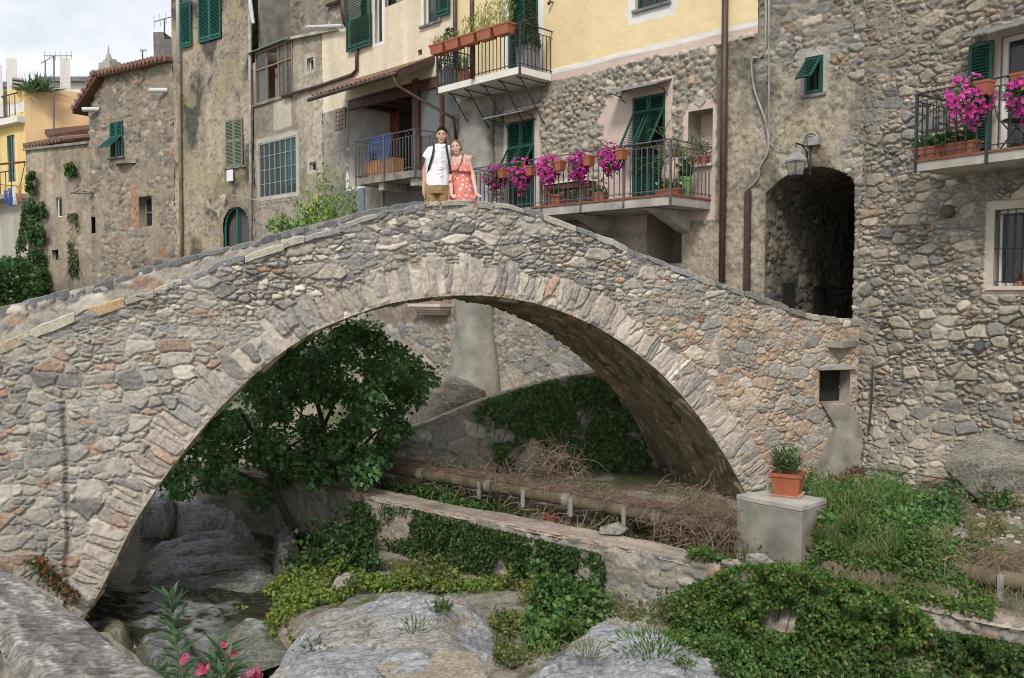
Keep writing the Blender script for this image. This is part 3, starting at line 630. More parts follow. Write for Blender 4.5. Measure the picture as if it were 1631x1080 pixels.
def bridge_fn(u, v):
    n = (fbm(u*1.5, v*1.5, 3, 66)-.5)
    mW = sstep(2.1, 3.4, u+n*1.8)*sstep(.3, -.7, v+n)*.85
    mL = sstep(-2.2, -3.4, u+n*1.2)*sstep(.2, -.8, v+.12*(u+4)+n)
    al, d = arcmap(u, v)
    thick = .47+.09*(hsh(np.floor(al/.16), np.floor(al/.16)*0, 4)-.5)*2+(fbm(al*.6, al*0, 2, 6)-.5)*.2
    mR = sstep(thick+.01, thick-.01, d)
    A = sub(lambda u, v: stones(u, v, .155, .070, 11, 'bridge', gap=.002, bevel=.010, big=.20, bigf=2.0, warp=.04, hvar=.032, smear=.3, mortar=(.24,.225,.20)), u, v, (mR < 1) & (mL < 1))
    L = sub(lambda u, v: stones(u, v, .20, .115, 31, 'bridge', gap=.003, bevel=.012, big=.25, bigf=1.6, warp=.06, hvar=.03, smear=.8, mortar=(.40,.375,.33)), u, v, (mR < 1) & (mL > 0))
    W = sub(lambda u, v: stones(u, v, .17, .115, 51, 'warm', gap=.003, bevel=.012, big=.28, bigf=1.6, warp=.05, hvar=.028, mortar=(.38,.345,.30)), u, v, (mR < 1) & (mW > 0))
    L = (L[0], L[1]*.72+np.array([.30,.285,.26])*.27)
    r = blend(blend(A, W, mW), L, mL)
    R = sub(lambda al, d: stones(al, d*.8+.02, .150, .46, 71, 'bridge', gap=.003, bevel=.012, big=.0, bigf=1.4, warp=.03, hvar=.026, hmin=.008, tilt=.12, p=4, smear=1.0, mortar=(.42,.39,.34)), al, d, mR > 0)
    R = (R[0]+.004, (R[1]*.8+.085)*np.array([1.08, 1.04, 1.0]))
    h, c = blend(r, R, mR)
    h = h-.012*sstep(.02, .0, np.abs(d-thick))
    # edge of the opening falls away softly, old crack at the wing wall, reddish bricks here and there
    h = h*sstep(0, .05, d)+.0
    cr = .5*sstep(.05, 0, np.abs(u-s100-(fbm(v*2, u*0, 3, 5)-.5)*.12))*sstep(-1.1, -1.5, v); h = h-.09*cr; c = c*(1-.75*cr[..., None])
    br = (sstep(.74, .76, fbm(u*2.3+3, v*3.1, 4, 99)))[..., None]*.6; c = c*(1-br)+np.array([.33,.20,.14])*br*(.6+.8*fbm(u*12, v*12, 3, 98))[..., None]
    tint = (.95+.25*(fbm(u*.45, v*.45, 3, 91)))[..., None]
    return h, c*tint*np.array([.97, .95, .925])
topx = topn[:, 0]; topz = topn[:, 1]
def tz(s): return np.interp(s, topx, topz)
def tzf(s): return np.interp(s, topf[:, 0], topf[:, 1])
bridge = thing('stone_bridge', 'old humpbacked rubble stone footbridge with one wide arch across the stream', 'bridge', FB.pt(0, -4.4, -BW/2))
sL = FB.fp(-160, 700)[0]; sR = FB.fp(1376, 600)[0]
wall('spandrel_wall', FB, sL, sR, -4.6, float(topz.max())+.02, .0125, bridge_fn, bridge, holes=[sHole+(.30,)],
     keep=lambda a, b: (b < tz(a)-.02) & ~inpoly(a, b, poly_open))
# soffit and far face
nW = 150; WV = np.linspace(.012, -BW, nW); AS = tt[::1][: len(ID)]
U, Wd = np.meshgrid(AS, WV, indexing='ij'); u = U.ravel(); v = Wd.ravel()
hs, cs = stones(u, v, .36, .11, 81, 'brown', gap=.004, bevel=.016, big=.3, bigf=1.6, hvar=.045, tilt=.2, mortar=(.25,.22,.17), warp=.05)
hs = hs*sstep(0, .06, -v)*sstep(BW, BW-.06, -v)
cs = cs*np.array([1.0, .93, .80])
nrm = np.gradient(ID, axis=0); nrm = np.column_stack([nrm[:, 1], -nrm[:, 0]]); nrm /= np.linalg.norm(nrm, axis=1, keepdims=True)
ii = np.repeat(np.arange(len(ID)), nW); sz = ID[ii]+nrm[ii]*hs[:, None]
link('arch_soffit', FB.pts(sz[:, 0], sz[:, 1], v), gridfaces(len(ID), nW), M_MAS, bridge, col=cs)
def farw(u, v):
    return stones(u, v, .25, .13, 15, 'brown', mortar=(.3,.27,.22))
# far face as a mirrored frame (faces away from the camera)
FBb = Frame(FB.pt(0, 0, -BW)[:2], -FB.d)
wall('spandrel_wall', FBb, -sR, -sL, -4.6, 1.45, .05, lambda a, b: (lambda q: (q[0]*.5, q[1]))(farw(a, b)), bridge, keep=lambda a, b: (b < tzf(-a)-.02) & ~inpoly(-a, b, poly_open))
# deck and parapets
PTH = .36
def drop(s): return np.interp(s, [-6.5, -4, -2, 0, 2, 4, 7], [.30, .42, .55, .60, .6, .6, .6])
ss = np.arange(sL, sR, .04); wv = np.linspace(-PTH+.02, -BW+PTH-.02, 40); U, Wd = np.meshgrid(ss, wv, indexing='ij'); u = U.ravel(); v = Wd.ravel()
h, c = stones(u, v, .13, .12, 17, 'grey', gap=.006, bevel=.02, hvar=.015, hmin=.01, mortar=(.36,.33,.28))
link('deck', FB.pts(u, tz(u)-drop(u)+h, v), gridfaces(len(ss), 40), M_MAS, bridge, col=c)
def parapet_inner(sign, o0, tzfun, name):
    zz = np.linspace(0, 1, 26); U, T = np.meshgrid(ss, zz, indexing='ij'); u = U.ravel(); t = T.ravel(); zt = tzfun(u)-.02; zb = tz(u)-drop(u)-.12
    zv = zb+(zt-zb)*t; h, c = stones(u, zv, .2, .1, 19, 'bridge', hvar=.02); h = h*sstep(1, .9, t)
    return FB.pts(u, zv, o0+h*sign), gridfaces(len(ss), 26), c
V, F, c = parapet_inner(1, -BW+PTH, tzf, ''); link('parapet', V, F, M_MAS, bridge, col=c)
V, F, c = parapet_inner(-1, -PTH, tz, ''); link('parapet', V, F, M_MAS, bridge, col=c)
kerb = FB.fp(128, 490)[0]
def coping(oA, oB, tzfun, seed, pal, s0, s1, Lm=.42, over=.0):
    mb = MB(); rr = random.Random(seed); s = s0
    while s < s1:
        L = Lm*(.55+.9*rr.random()); g = .006+.008*rr.random(); a, b = s+g, min(s+L, s1); th = (.035+.04*rr.random()) if s > kerb else .10+.05*rr.random(); dz = (rr.random()-.5)*.035
        oo = [oA+over*(.2+rr.random()), oB-.01]
        n = 5; Vv = []; Ff = []
        rows = []
        for i in range(n):
            t = a+(b-a)*i/(n-1); zt = float(tzfun(t))+dz+(rr.random()-.5)*.022; j0 = (rr.random()-.5)*.045
            e = .014 if i in (0, n-1) else 0
            rows.append([FB.pt(t, zt-th-.03, oo[0]+j0), FB.pt(t, zt-.018-e, oo[0]+j0), FB.pt(t, zt-e, oo[0]+j0-.025), FB.pt(t, zt-e, oo[1]+.02), FB.pt(t, zt-th-.03, oo[1])])
        col = np.array(pal(s, rr))*(.8+.4*rr.random()); mb.loft(rows, col=col); s += L
    return mb
def palN(s, rr):
    if s > FB.fp(400, 400)[0] and rr.random() < .45: return rr.choice([(.36,.335,.29), (.40,.37,.32), (.31,.295,.27)])
    if s < FB.fp(128, 490)[0]: return rr.choice([(.47,.40,.27), (.42,.34,.20), (.46,.42,.33), (.40,.29,.17), (.44,.38,.28)])
    if s < FB.fp(400, 400)[0]: return rr.choice([(.38,.345,.28), (.23,.235,.245), (.40,.36,.29), (.38,.31,.22), (.36,.33,.29), (.33,.31,.28)])
    if s < FB.fp(1150, 450)[0]: return rr.choice([(.24,.245,.25), (.33,.32,.29), (.28,.27,.26), (.19,.19,.2)])
    return rr.choice([(.17,.165,.15), (.22,.21,.19), (.14,.14,.13)])
def palF(s, rr): return rr.choice([(.13,.135,.145), (.18,.18,.18), (.22,.215,.2), (.15,.155,.165)])
part('coping', coping(.02, -PTH, tz, 3, palN, sL, sR, .38, .02), M_MAS, bridge)
part('coping', coping(-BW+PTH, -BW, tzf, 4, palF, sL, sR, .42, .02), M_MAS, bridge)
# the flap stone over the square opening and the worn concrete chute below it
a0, a1, b0, b1 = sHole
mb = MB(FB.mat()); n = 9
ring = lambda x, hgt: [(x, .1, b1+.02), (x, -.10, b1+.02), (x, -.11, b1+.02+hgt*.7), (x, .1, b1+.02+hgt)]
mb.loft([ring(a0-.04+(a1-a0+.1)*i/(n-1), .03+.075*math.sin(PI*(.12+.76*i/(n-1)))) for i in range(n)])
part('lintel', mb, M_CONC, bridge)
mb = MB(FB.mat()); mb.b2(a0-.05, a1+.05, .26, .31, b0-.05, b1+.05); part('drain_shade_panel', mb, M_DARK, bridge)  # near-black panel added to stand for the shade inside the opening
mb = MB(FB.mat())
ch = [(1306,642),(1352,646),(1366,700),(1368,782),(1262,790),(1300,735),(1325,680)]
P = [FB.fp(*p) for p in ch]
def chp(i, out): return (P[i][0], -out, P[i][1])
front = [.05, .10, .22, .38, .55, .34, .12]
Vf = [chp(i, front[i]) for i in range(7)]+[chp(i, -.08) for i in range(7)]
mb.add(Vf, [(0,1,2,6), (6,2,5), (2,3,4,5)]+[(i, (i+1) % 7, (i+1) % 7+7, i+7) for i in range(7)])
part('chute', mb, M_CONCD, bridge)

# ================================================================== LOW WALLS OF THE RIVER
FW = Frame(PW, DW)
ZW = -3.25
rw = thing('retaining_wall', 'long low stone retaining wall with a flat mortar coping, hung with ivy, running under the arch', 'wall', (PW[0], PW[1], -4.4))
def rw_fn(u, v):
    A = stones(u, v, .20, .12, 210, 'grey', gap=.005, bevel=.016, hvar=.035, mortar=(.32,.28,.235)); B = plaster(u, v, 211, (.34,.305,.26), .45, .05)
    return blend(A, B, sstep(-3.0, -4.2, u+(fbm(u, v, 3, 212)-.5)*2)*.75)
wall('wall_face', FW, -13.0, 4.6, -4.7, ZW, .028, rw_fn, rw)
u, v = [a.ravel() for a in np.meshgrid(np.arange(-13, 4.62, .035), np.linspace(.02, -.44, 15), indexing='ij')]
h, c = plaster(u, v, 220, (.37,.31,.255), .25, .03); e_ = sstep(.40, .46, fbm(u*3, v*9, 3, 222)); c = c*(.8+.2*e_[:, None])
ed = sstep(-.03, .02, v+.0)*.05; br = sstep(.6, .66, fbm(u*5, v*7, 3, 223))[:, None]*sstep(-.14, -.02, v)[:, None]; c = c*(1-.6*br)+np.array([.38,.19,.13])*.6*br
link('wall_top', FW.pts(u, ZW+h*.8-ed+(fbm(u*.6, u*0, 2, 5)-.5)*.06, v+(fbm(u*2.5, u*0, 3, 7)-.5)*.06*(np.abs(v+.2) > .19)), gridfaces(int(len(u)/15), 15), M_MAS, rw, col=c)
mb = MB(FW.mat()); mb.b2(-13, 4.6, .40, .46, -4.6, ZW-.05); part('wall_back', mb, M_CONCD, rw)

# pipe with its concrete cradle, brackets
ZP = -2.92
def onz(px, py, z): return atz(px, py, z)
pA, pB = onz(560, 728, ZP), onz(1700, 930, ZP); pd = (pB-pA)/np.linalg.norm(pB-pA)
FP = Frame(pA[:2], pd[:2])
pipe = thing('pipe', 'long old brown cement pipe running along the bank under the arch, strewn with dead stems', 'pipe', pA+np.array([0, 0, -.15]))
LP = float(np.linalg.norm((pB-pA)[:2]))
mb = MB(FP.mat()); mb.tube([(-1.5+i*.25, 0, ZP-.07+.008*math.sin(i*2.1)) for i in range(int((LP+1.5)/.25)+1)], .095, 14); part('tube', mb, mottled('stained cement pipe', (.125,.10,.065), .8, var=.45, scale=5, bump=.3), pipe, smooth=True)
mb = MB(FP.mat())
x = .3
while x < LP-.2: mb = MB(FP.mat()); mb.tube([(x-.06, 0, ZP-.07), (x+.06, 0, ZP-.07)], .108, 14); part('collar', mb, M_CONCD, pipe); x += 1.5
mb = MB(FP.mat()); mb.b2(-1.4, LP-3.2, -.02, .36, ZP+.03, ZP+.055); part('ledge', mb, mottled('rusty slab', (.14,.09,.07), .95, var=.5, scale=9, bump=.6), pipe)
for px in (763, 833, 909, 994, 1594):
    s = FP.fp(px, 790 if px < 1100 else 920, .11)[0]; mb = MB(FP.mat())
    mb.b2(s-.03, s+.03, -.125, -.10, ZP-.27, ZP+.0); mb.b2(s-.03, s-.015, -.12, .05, ZP-.2, ZP-.17); part('bracket', mb, M_GREYPIPE, pipe)
# concrete wall below the pipe at the right
cw = thing('concrete_wall', 'stained grey concrete wall under the pipe at the right edge', 'wall', FP.pt(LP-2, -3.7, -.1))
sa = FP.fp(1490, 930)[0]
wall('wall_face', FP, sa, LP+.3, -3.75, ZP-.12, .04, lambda u, v: plaster(u, v, 231, (.20,.19,.165), .4, .02, .4), cw, out=-.06)
mb = MB(FP.mat()); mb.b2(sa, LP+.3, .12, .3, -3.75, ZP-.14); part('wall_body', mb, M_CONCD, cw)

# concrete block with the oleander pot
zt = -2.5; c4 = [onz(1173, 787, zt), onz(1277, 806, zt), onz(1317, 794, zt), onz(1229, 780, zt)]
blk = thing('concrete_block', 'grey concrete block with a slab top carrying the potted oleander', 'block', (c4[0]+c4[2])/2-np.array([0, 0, .95]))
cen = sum(c4)/4
def quadprism(mb, c4, z0, z1, k=1.0, n=1):
    Q = [cen+(p-cen)*k for p in c4]; mb.hexa([(p[0], p[1], z0) for p in Q]+[(p[0], p[1], z1) for p in Q])
mb = MB(); quadprism(mb, c4, -3.7, zt-.075, 1.0); ob = part('body', mb, M_CONCD, blk)
mb = MB(); quadprism(mb, c4, zt-.074, zt, 1.008); ob2 = part('slab', mb, M_CONC, blk)
for o_ in (ob, ob2):
    bm_ = o_.modifiers.new('b', 'BEVEL'); bm_.width = .012; bm_.segments = 2

# rough stone wall of the ramp behind the pipe, up to the houses
ramp_top = [(560,740),(600,712),(655,682),(700,665),(760,640),(830,618),(900,602),(960,590),(1060,560)]
FQ = Frame(aty(760, 640, 16.7)[:2], (1, .06))
rt = np.array([FQ.fp(*p) for p in ramp_top])
rmp = thing('ramp_wall', 'rough rubble wall climbing behind the pipe to the foot of the houses', 'wall', FQ.pt(0, -3.2))
def rm_fn(u, v): return (lambda q: (q[0], q[1]*1.5))(stones(u, v, .26, .17, 241, 'grey', gap=.006, bevel=.02, hvar=.05, hmin=.02, mortar=(.30,.275,.24), warp=.07))
wall('wall_face', FQ, rt[0, 0], rt[-1, 0]+1.5, -3.6, 0, .03, rm_fn, rmp, keep=lambda a, b: b < np.interp(a, rt[:, 0], rt[:, 1])+.04*(hsh(np.floor(a/.2), np.floor(a/.2)*0, 1)-.5))
mb = MB(FQ.mat())
for i in range(len(rt)-1):
    (x0, z0), (x1, z1) = rt[i], rt[i+1]; mb.hexa([(x0, -.04, z0-.07), (x1, -.04, z1-.07), (x1, .4, z1-.07), (x0, .4, z0-.07), (x0, -.04, z0), (x1, -.04, z1), (x1, .4, z1), (x0, .4, z0)])
part('coping', mb, mottled('mortar coping', (.36,.31,.255), .9, var=.3, scale=6, bump=.5, bscale=14), rmp)
# parapet in the foreground
zf = -.92
fpoly = [atz(-40, 858, zf), atz(0, 885, zf), atz(60, 918, zf), atz(130, 972, zf), atz(200, 1022, zf), atz(300, 1088, zf), atz(420, 1160, zf)]
npoly = [atz(-60, 975, zf-.01), atz(0, 1018, zf-.01), atz(55, 1082, zf-.01), atz(120, 1160, zf-.01)]
fa, fb = fpoly[1], fpoly[5]; fd = (fb-fa)[:2]; fd /= np.linalg.norm(fd)
FF = Frame(fa[:2], fd)
na = np.array(npoly[1])[:2]; wdt = abs(np.dot(na-FF.O, FF.n))+.02
par = thing('parapet_wall', 'weathered grey stone-topped parapet wall in the near left corner', 'wall', FF.pt(.6, -4.3, wdt/2))
u, v = [a.ravel() for a in np.meshgrid(np.arange(-1.0, 1.9, .0048), np.arange(0, wdt+.001, .0048), indexing='ij')]; nv_ = len(np.arange(0, wdt+.001, .0048))
n1 = fbm(u*20, v*58, 5, 250); n2 = fbm(u*5, v*8, 4, 251); n3 = fbm(u*60, v*60, 3, 252)
c = np.array([.30,.285,.26])[None]*(.35+1.3*n1)[:, None]; li = sstep(.54, .64, n1)[:, None]*.6; c = c*(1-li)+np.array([.47,.44,.40])*li*(.8+.4*n3)[:, None]
dk = sstep(.52, .66, n2)[:, None]*.6; c = c*(1-dk)+np.array([.12,.105,.09])*dk
edge = np.minimum(v, wdt-v); h = (n1-.5)*.008+(n3-.5)*.004+(n2-.5)*.012-.035*sstep(.035, 0, edge)
wob = (fbm(u*4, u*0, 3, 255)-.5)*.05*sstep(.5, 1, v/wdt)+(fbm(u*5+9, u*0, 3, 256)-.5)*.04*sstep(.5, 0, v/wdt)
link('wall_top', FF.pts(u, zf+h, v+wob), gridfaces(int(len(u)/nv_), nv_), M_CAP, par, col=c, smooth=False)
wall('wall_face', FF, -1.6, 2.2, -4.3, zf-.03, .02, lambda a, b: (lambda q: (q[0], q[1]*.8))(stones(a, b, .3, .16, 257, 'grey', mortar=(.2,.19,.17))), par, out=wdt-.02)
FFb = Frame(FF.pt(0, 0, .02)[:2], -FF.d)
wall('wall_face', FFb, -2.2, 1.6, -4.6, zf-.03, .04, lambda a, b: stones(a, b, .3, .16, 258, 'grey'), par)
# ================================================================== HOUSES: helpers for openings
def slats(mb, M, x0, x1, z0, z1, y=-.02, pitch=.044, tilt=46):
    n = max(1, int((z1-z0)/pitch)); p = (z1-z0)/n; R = Matrix.Rotation(math.radians(tilt), 3, 'X')
    for i in range(n): mb.box(((x0+x1)/2, y, z0+(i+.5)*p), (x1-x0, .052, .010), rot=R, M=M)
def shutter_leaf(mb, M, w, h, rails=(.5,), st=.05, th=.036):
    """one louvred leaf, hinge line at x=0, standing on z=0, facing -y"""
    for a, b in ((0, st), (w-st, w)): mb.b2(a, b, -th, 0, 0, h, M=M)
    zs = [0]+[r*h for r in rails]+[h]; half = st*.65
    for i, z in enumerate(zs):
        a, b = (0, st) if i == 0 else ((h-st, h) if i == len(zs)-1 else (z-half, z+half)); mb.b2(st, w-st, -th+.003, -.003, a, b, M=M)
    for i in range(len(zs)-1): slats(mb, M, st, w-st, zs[i]+(st if i == 0 else half), zs[i+1]-(st if i == len(zs)-2 else half), y=-th/2)
def flap_leaf(mb, M, w, h, zf0, zf1, st=.05, th=.036, ang=36, flap=True):
    """leaf whose middle louvre between zf0 and zf1 swings out from its top edge"""
    for a, b in ((0, st), (w-st, w)): mb.b2(a, b, -th, 0, 0, h, M=M)
    for a, b in ((0, st), (zf0-st, zf0), (zf1, zf1+st), (h-st, h)):
        if b > a+.01 and a >= 0: mb.b2(st, w-st, -th+.003, -.003, a, b, M=M)
    if zf0-st > st+.08: slats(mb, M, st, w-st, st, zf0-st, y=-th/2)
    if h-st > zf1+st+.05: slats(mb, M, st, w-st, zf1+st, h-st, y=-th/2)
    if flap:
        L = zf1-zf0; H = M @ Matrix.Translation((st*.4, -th, zf1)) @ Matrix.Rotation(-math.radians(ang), 4, 'X')
        ww = w-st*.8; f = .035
        for a, b in ((0, f), (ww-f, ww)): mb.b2(a, b, -.03, 0, -L, 0, M=H)
        mb.b2(f, ww-f, -.028, -.002, -L, -L+f, M=H); mb.b2(f, ww-f, -.028, -.002, -f, 0, M=H); slats(mb, H, f, ww-f, -L+f, -f, y=-.015)
def Tm(fr, s, z, out): return fr.mat(s, z, out)
def window(house, fr, q, frame=M_WHITE, depth=.16, cols=2, rows=1, fw=.05, pane=M_PANE, surround=None, sill=None, name='window', bar=.025):
    s0, s1, z0, z1 = q; M = fr.mat()
    mb = MB(M)
    y0, y1 = depth-.05, depth
    mb.b2(s0, s0+fw, y0, y1, z0, z1); mb.b2(s1-fw, s1, y0, y1, z0, z1); mb.b2(s0+fw, s1-fw, y0, y1, z0, z0+fw); mb.b2(s0+fw, s1-fw, y0, y1, z1-fw, z1)
    for i in range(1, cols): x = s0+(s1-s0)*i/cols; mb.b2(x-bar, x+bar, y0+.004, y1-.004, z0+fw, z1-fw)
    for i in range(1, rows):
        z = z0+(z1-z0)*i/rows; mb.b2(s0+fw, s1-fw, y0+.009, y1-.009, z-bar*.8, z+bar*.8)
    o = part(name, mb, frame, house)
    mb = MB(M); mb.b2(s0+fw*.5, s1-fw*.5, depth-.03, depth-.015, z0+fw*.5, z1-fw*.5); part('pane', mb, pane, o)
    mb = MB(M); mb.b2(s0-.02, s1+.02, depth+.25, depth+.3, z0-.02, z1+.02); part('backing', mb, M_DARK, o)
    if surround:
        m, wd, pr = surround; mb = MB(M)
        mb.b2(s0-wd, s0, -pr, .02, z0-wd, z1+wd); mb.b2(s1, s1+wd, -pr, .02, z0-wd, z1+wd); mb.b2(s0, s1, -pr, .02, z1, z1+wd); mb.b2(s0, s1, -pr, .02, z0-wd, z0); part('surround', mb, m, o)
    if sill:
        m, wd, pr = sill; mb = MB(M); mb.b2(s0-wd, s1+wd, -pr, depth-.06, z0-.05, z0+.004); part('sill', mb, m, o)
    return o
def addshut(o, fr, x, z0, w, h, ang=0, rails=(.5,), mat=M_GREEN, out=.05):
    """ang 0 = flat in the plane to the right of x; positive swings open about x"""
    M = fr.mat(x, z0, out) @ Matrix.Rotation(math.radians(ang), 4, 'Z'); mb = MB(); shutter_leaf(mb, M, w, h, rails); return part('shutter', mb, mat, o)
def addflap(o, fr, x, z0, w, h, f0, f1, mat=M_GREEN, out=-.02, ang=36, label=None):
    mb = MB(); flap_leaf(mb, fr.mat(x, z0, out), w, h, f0, f1, ang=ang); return part('shutter', mb, mat, o, label=label)
def pipe_part(house, pts, r, mat, name='drainpipe', n=8, clips=True):
    mb = MB(); mb.tube(pts, r, n)
    return part(name, mb, mat, house, smooth=True)
def body(house, fr, s0, s1, z0, z1, dep, mat, y0=.35):
    mb = MB(fr.mat()); mb.b2(s0, s1, dep-.1, dep, z0, z1); mb.b2(s0+.002, s0+.12, y0, dep-.1, z0, z1); mb.b2(s1-.12, s1-.002, y0, dep-.1, z0, z1); mb.b2(s0+.12, s1-.12, y0+.4, dep-.1, z1-.12, z1-.01); part('wall', mb, mat, house)
def sy(px, py=300): return FY.fp(px, py)[0]
def fz(fr, px, py, out=0): return fr.fp(px, py, out)[1]
def railing(house, fr, s0, s1, zb, zt, out, left=None, right=None, mat=M_IRONG, pitch=.105, rings=True, posts=4, name='railing', subtop=.10, r=.0075):
    """bars between rails; left/right = depth of the side returns"""
    mb = MB(fr.mat()); y = -out
    mb.b2(s0, s1, y-.02, y+.02, zt-.018, zt); mb.b2(s0, s1, y-.01, y+.01, zt-subtop-.012, zt-subtop); mb.b2(s0, s1, y-.01, y+.01, zb+.06, zb+.075)
    n = int((s1-s0)/pitch)
    for i in range(1, n):
        x = s0+(s1-s0)*i/n; mb.b2(x-r, x+r, y-r, y+r, zb+.02, zt-subtop)
        if i % 2 == 0 and rings: mb.tube([(x, y, zb+.45), (x, y, zb+.48), (x, y, zb+.51)], [.008, .017, .008], 6)
    for side, a, flag in ((left, s0, -1), (right, s1, 1)):
        if side:
            mb.b2(a-.02, a+.02, y, y+side, zt-.018, zt-.001); mb.b2(a-.01, a+.01, y, y+side, zt-subtop-.012, zt-subtop); mb.b2(a-.01, a+.01, y, y+side, zb+.06, zb+.075)
            m = int(side/pitch)
            for j in range(1, m+1): yy = y+side*j/(m+.5); mb.b2(a-r, a+r, yy-r, yy+r, zb+.02, zt-subtop)
    o = part(name, mb, mat, house)
    for i in range(posts+1):
        x = s0+(s1-s0)*i/posts; mb = MB(fr.mat()); mb.b2(x-.018, x+.018, y-.024, y+.012, zb-.18, zt+.0); part('post', mb, mat, o)
    mb = MB(fr.mat())
    if rings:
        k = max(1, posts*2)
        for i in range(k):
            x = s0+(s1-s0)*(i+.5)/k; rr = subtop*.40
            mb.tube([(x+rr*math.cos(t*PI/5), y, zt-.018-subtop*.45+rr*math.sin(t*PI/5)) for t in range(11)], .005, 5, cap=False)
    if mb.V: part('ring', mb, mat, o)
    return o

ZB = -3.2       # foot of the house fronts
# ------------------------------------------------------------------ yellow house with the stone lower storey
s_y0, s_y1 = sy(726, 60), sy(1158, 300); s_y2 = sy(1207, 60)
zband = 4.90
yh = thing('yellow_house', 'tall house with yellow upper storey, white band and rounded-rubble lower storey, two railed balconies', 'house', FY.pt((s_y0+s_y1)/2, ZB, -2), M=FY.mat((s_y0+s_y1)/2, ZB, -2))
dL = FY.rect(808, 851, 192, 330); dR = FY.rect(1007, 1059, 152, 309); dL = (dL[0], dL[1], 1.55, dL[3]); dR = (dR[0], dR[1], 1.80, dR[3])
nic = FY.rect(1096, 1135, 175, 262); dU = FY.rect(811, 857, -30, 108); dU = (dU[0], dU[1], 4.82, 7.0); wU = FY.rect(1012, 1066, -40, 10); wU = (wU[0], wU[1], wU[2], wU[2]+1.35)
s830 = sy(845, 150); s_butt = sy(735, 250)
def yh_fn(u, v):
    C = stones(u, v, .128, .105, 301, 'grey', gap=.008, bevel=.022, hmin=.012, hvar=.034, big=.3, bigf=1.5, tilt=.1, mortar=(.245,.222,.185), p=2.0, dome=.034, warp=.03, smear=.0)
    C = (C[0], (C[1]*.8+.05)*np.array([1.22, 1.17, 1.09]))
    G = plaster(u, v, 303, (.20,.19,.17), .3, .03, .35, (.30,.27,.22), .5)
    Yl = plaster(u, v, 304, (.74,.60,.36), .07, .006, .05)
    Wh = plaster(u, v, 305, (.70,.69,.66), .06, .006, .1); Pk = plaster(u, v, 306, (.56,.45,.395), .06, .008, .06)
    n = fbm(u*2.2, v*2.2, 4, 307)-.5; n2 = fbm(u*7, v*7, 2, 308)-.5
    r = C
    gz_ = np.maximum(sstep(s_butt+2.15, s_butt+1.3, u+n*.6)*sstep(3.0, 3.5, v+n), sstep(4.2, 4.5, v+n*.4)*sstep(sy(930), sy(870), u+n))   # grey plaster under the balcony
    r = blend(r, G, gz_)
    r = blend(r, G, sstep(s_butt+1.15, s_butt+1.05, u+n2*.2)*sstep(0, .01, v+9))
    # pink plaster: around both doors and the niche
    def box(a, b, c, d, soft=.02, wob=.0): 
        uu = u+n2*wob+n*wob; vv = v+n*wob+n2*wob
        return sstep(a-soft, a, uu)*sstep(b+soft, b, uu)*sstep(c-soft, c, vv)*sstep(d+soft, d, vv)
    a0 = sy(803); a1 = sy(860); r = blend(r, Pk, box(a0, a1, 1.2, fz(FY, 830, 172)))
    a0 = sy(1005); a1 = sy(1070); r = blend(r, Pk, box(a0, a1, 1.2, fz(FY, 1038, 128)))
    r = blend(r, Pk, box(sy(960), sy(1006), 1.2, fz(FY, 985, 150), .02, .28))
    am = (sy(1088)+sy(1144))/2; aw = (sy(1144)-sy(1088))/2; top = fz(FY, 1116, 156)-.28*((u-am)/aw)**2
    r = blend(r, Pk, sstep(aw+.01, aw-.01, np.abs(u-am))*sstep(top+.01, top-.01, v)*sstep(1.4, 1.42, v))
    wavy = 4.66+.04*np.abs(np.sin(u*9+n*6))+n*.10-.03
    r = blend(r, Pk, sstep(wavy-.008, wavy+.008, v))
    r = blend(r, Wh, sstep(4.80, 4.81, v)); r = blend(r, Yl, sstep(zband-.005, zband+.005, v))
    # white frames of the yellow storey
    r = blend(r, Wh, box(dU[0]-.20, dU[1]+.16, 4.8, 8, .005)); r = blend(r, Wh, box(wU[0]-.17, wU[1]+.17, wU[2]-.26, 8, .005)); r = blend(r, Wh, box(wU[0]-.22, wU[1]+.22, wU[2]-.05, wU[2]+.12, .02))
    # right-hand strip below the band: rough dark plaster
    D = plaster(u, v, 310, (.215,.19,.155), .5, .03, .35, (.10,.095,.085), .7); r = blend(r, D, sstep(s_y1-.28, s_y1-.22, u+n2*.1)*sstep(4.62, 4.58, v))
    # under the balcony and down to the stream side: mixed rubble, stained plaster
    R = stones(u, v, .16, .11, 311, 'grey', mortar=(.34,.30,.25)); R = (R[0], R[1]*.85+.05); P2 = plaster(u, v, 312, (.36,.315,.26), .3, .04, .2, (.26,.2,.16), .5)
    low = sstep(1.4, 1.2, v); r = blend(r, P2, low); r = blend(r, R, low*sstep(-.2, -.5, v+n*1.1)*sstep(-1.9, -1.4, v+.22*(u+9)+n*1.2))
    return r
def yh_keep(a, b): return np.where(b > 4.5, (a > s_y0), (a > s_butt-.4)) & np.where(b > 4.60, a < s_y2, a < s_y1+.02)
wall('wall', FY, s_butt-.4, s_y2, ZB, 7.6, .026, yh_fn, yh, holes=[dL+(.3,), dR+(.3,), nic+(.45,), dU+(.2,), wU+(.25,), FY.rect(1030, 1086, 335, 420)+(1.0,)], keep=yh_keep)
body(yh, FY, s_butt-.3, s_y1, ZB, 7.5, 5, M_YELLOW)
mb = MB(FY.mat()); q = FY.rect(1030, 1086, 335, 420); mb.b2(q[0]-.1, q[1]+.1, .9, 1.0, q[2]-.1, q[3]+.1); part('recess_back', mb, M_CONCD, yh); mb = MB(FY.mat()); mb.b2(nic[0], nic[1], .43, .45, nic[2], nic[3]); mb.b2(nic[0]-.02, nic[1]+.02, -.07, .4, nic[2]-.05, nic[2]); part('niche_back', mb, M_PINK, yh)
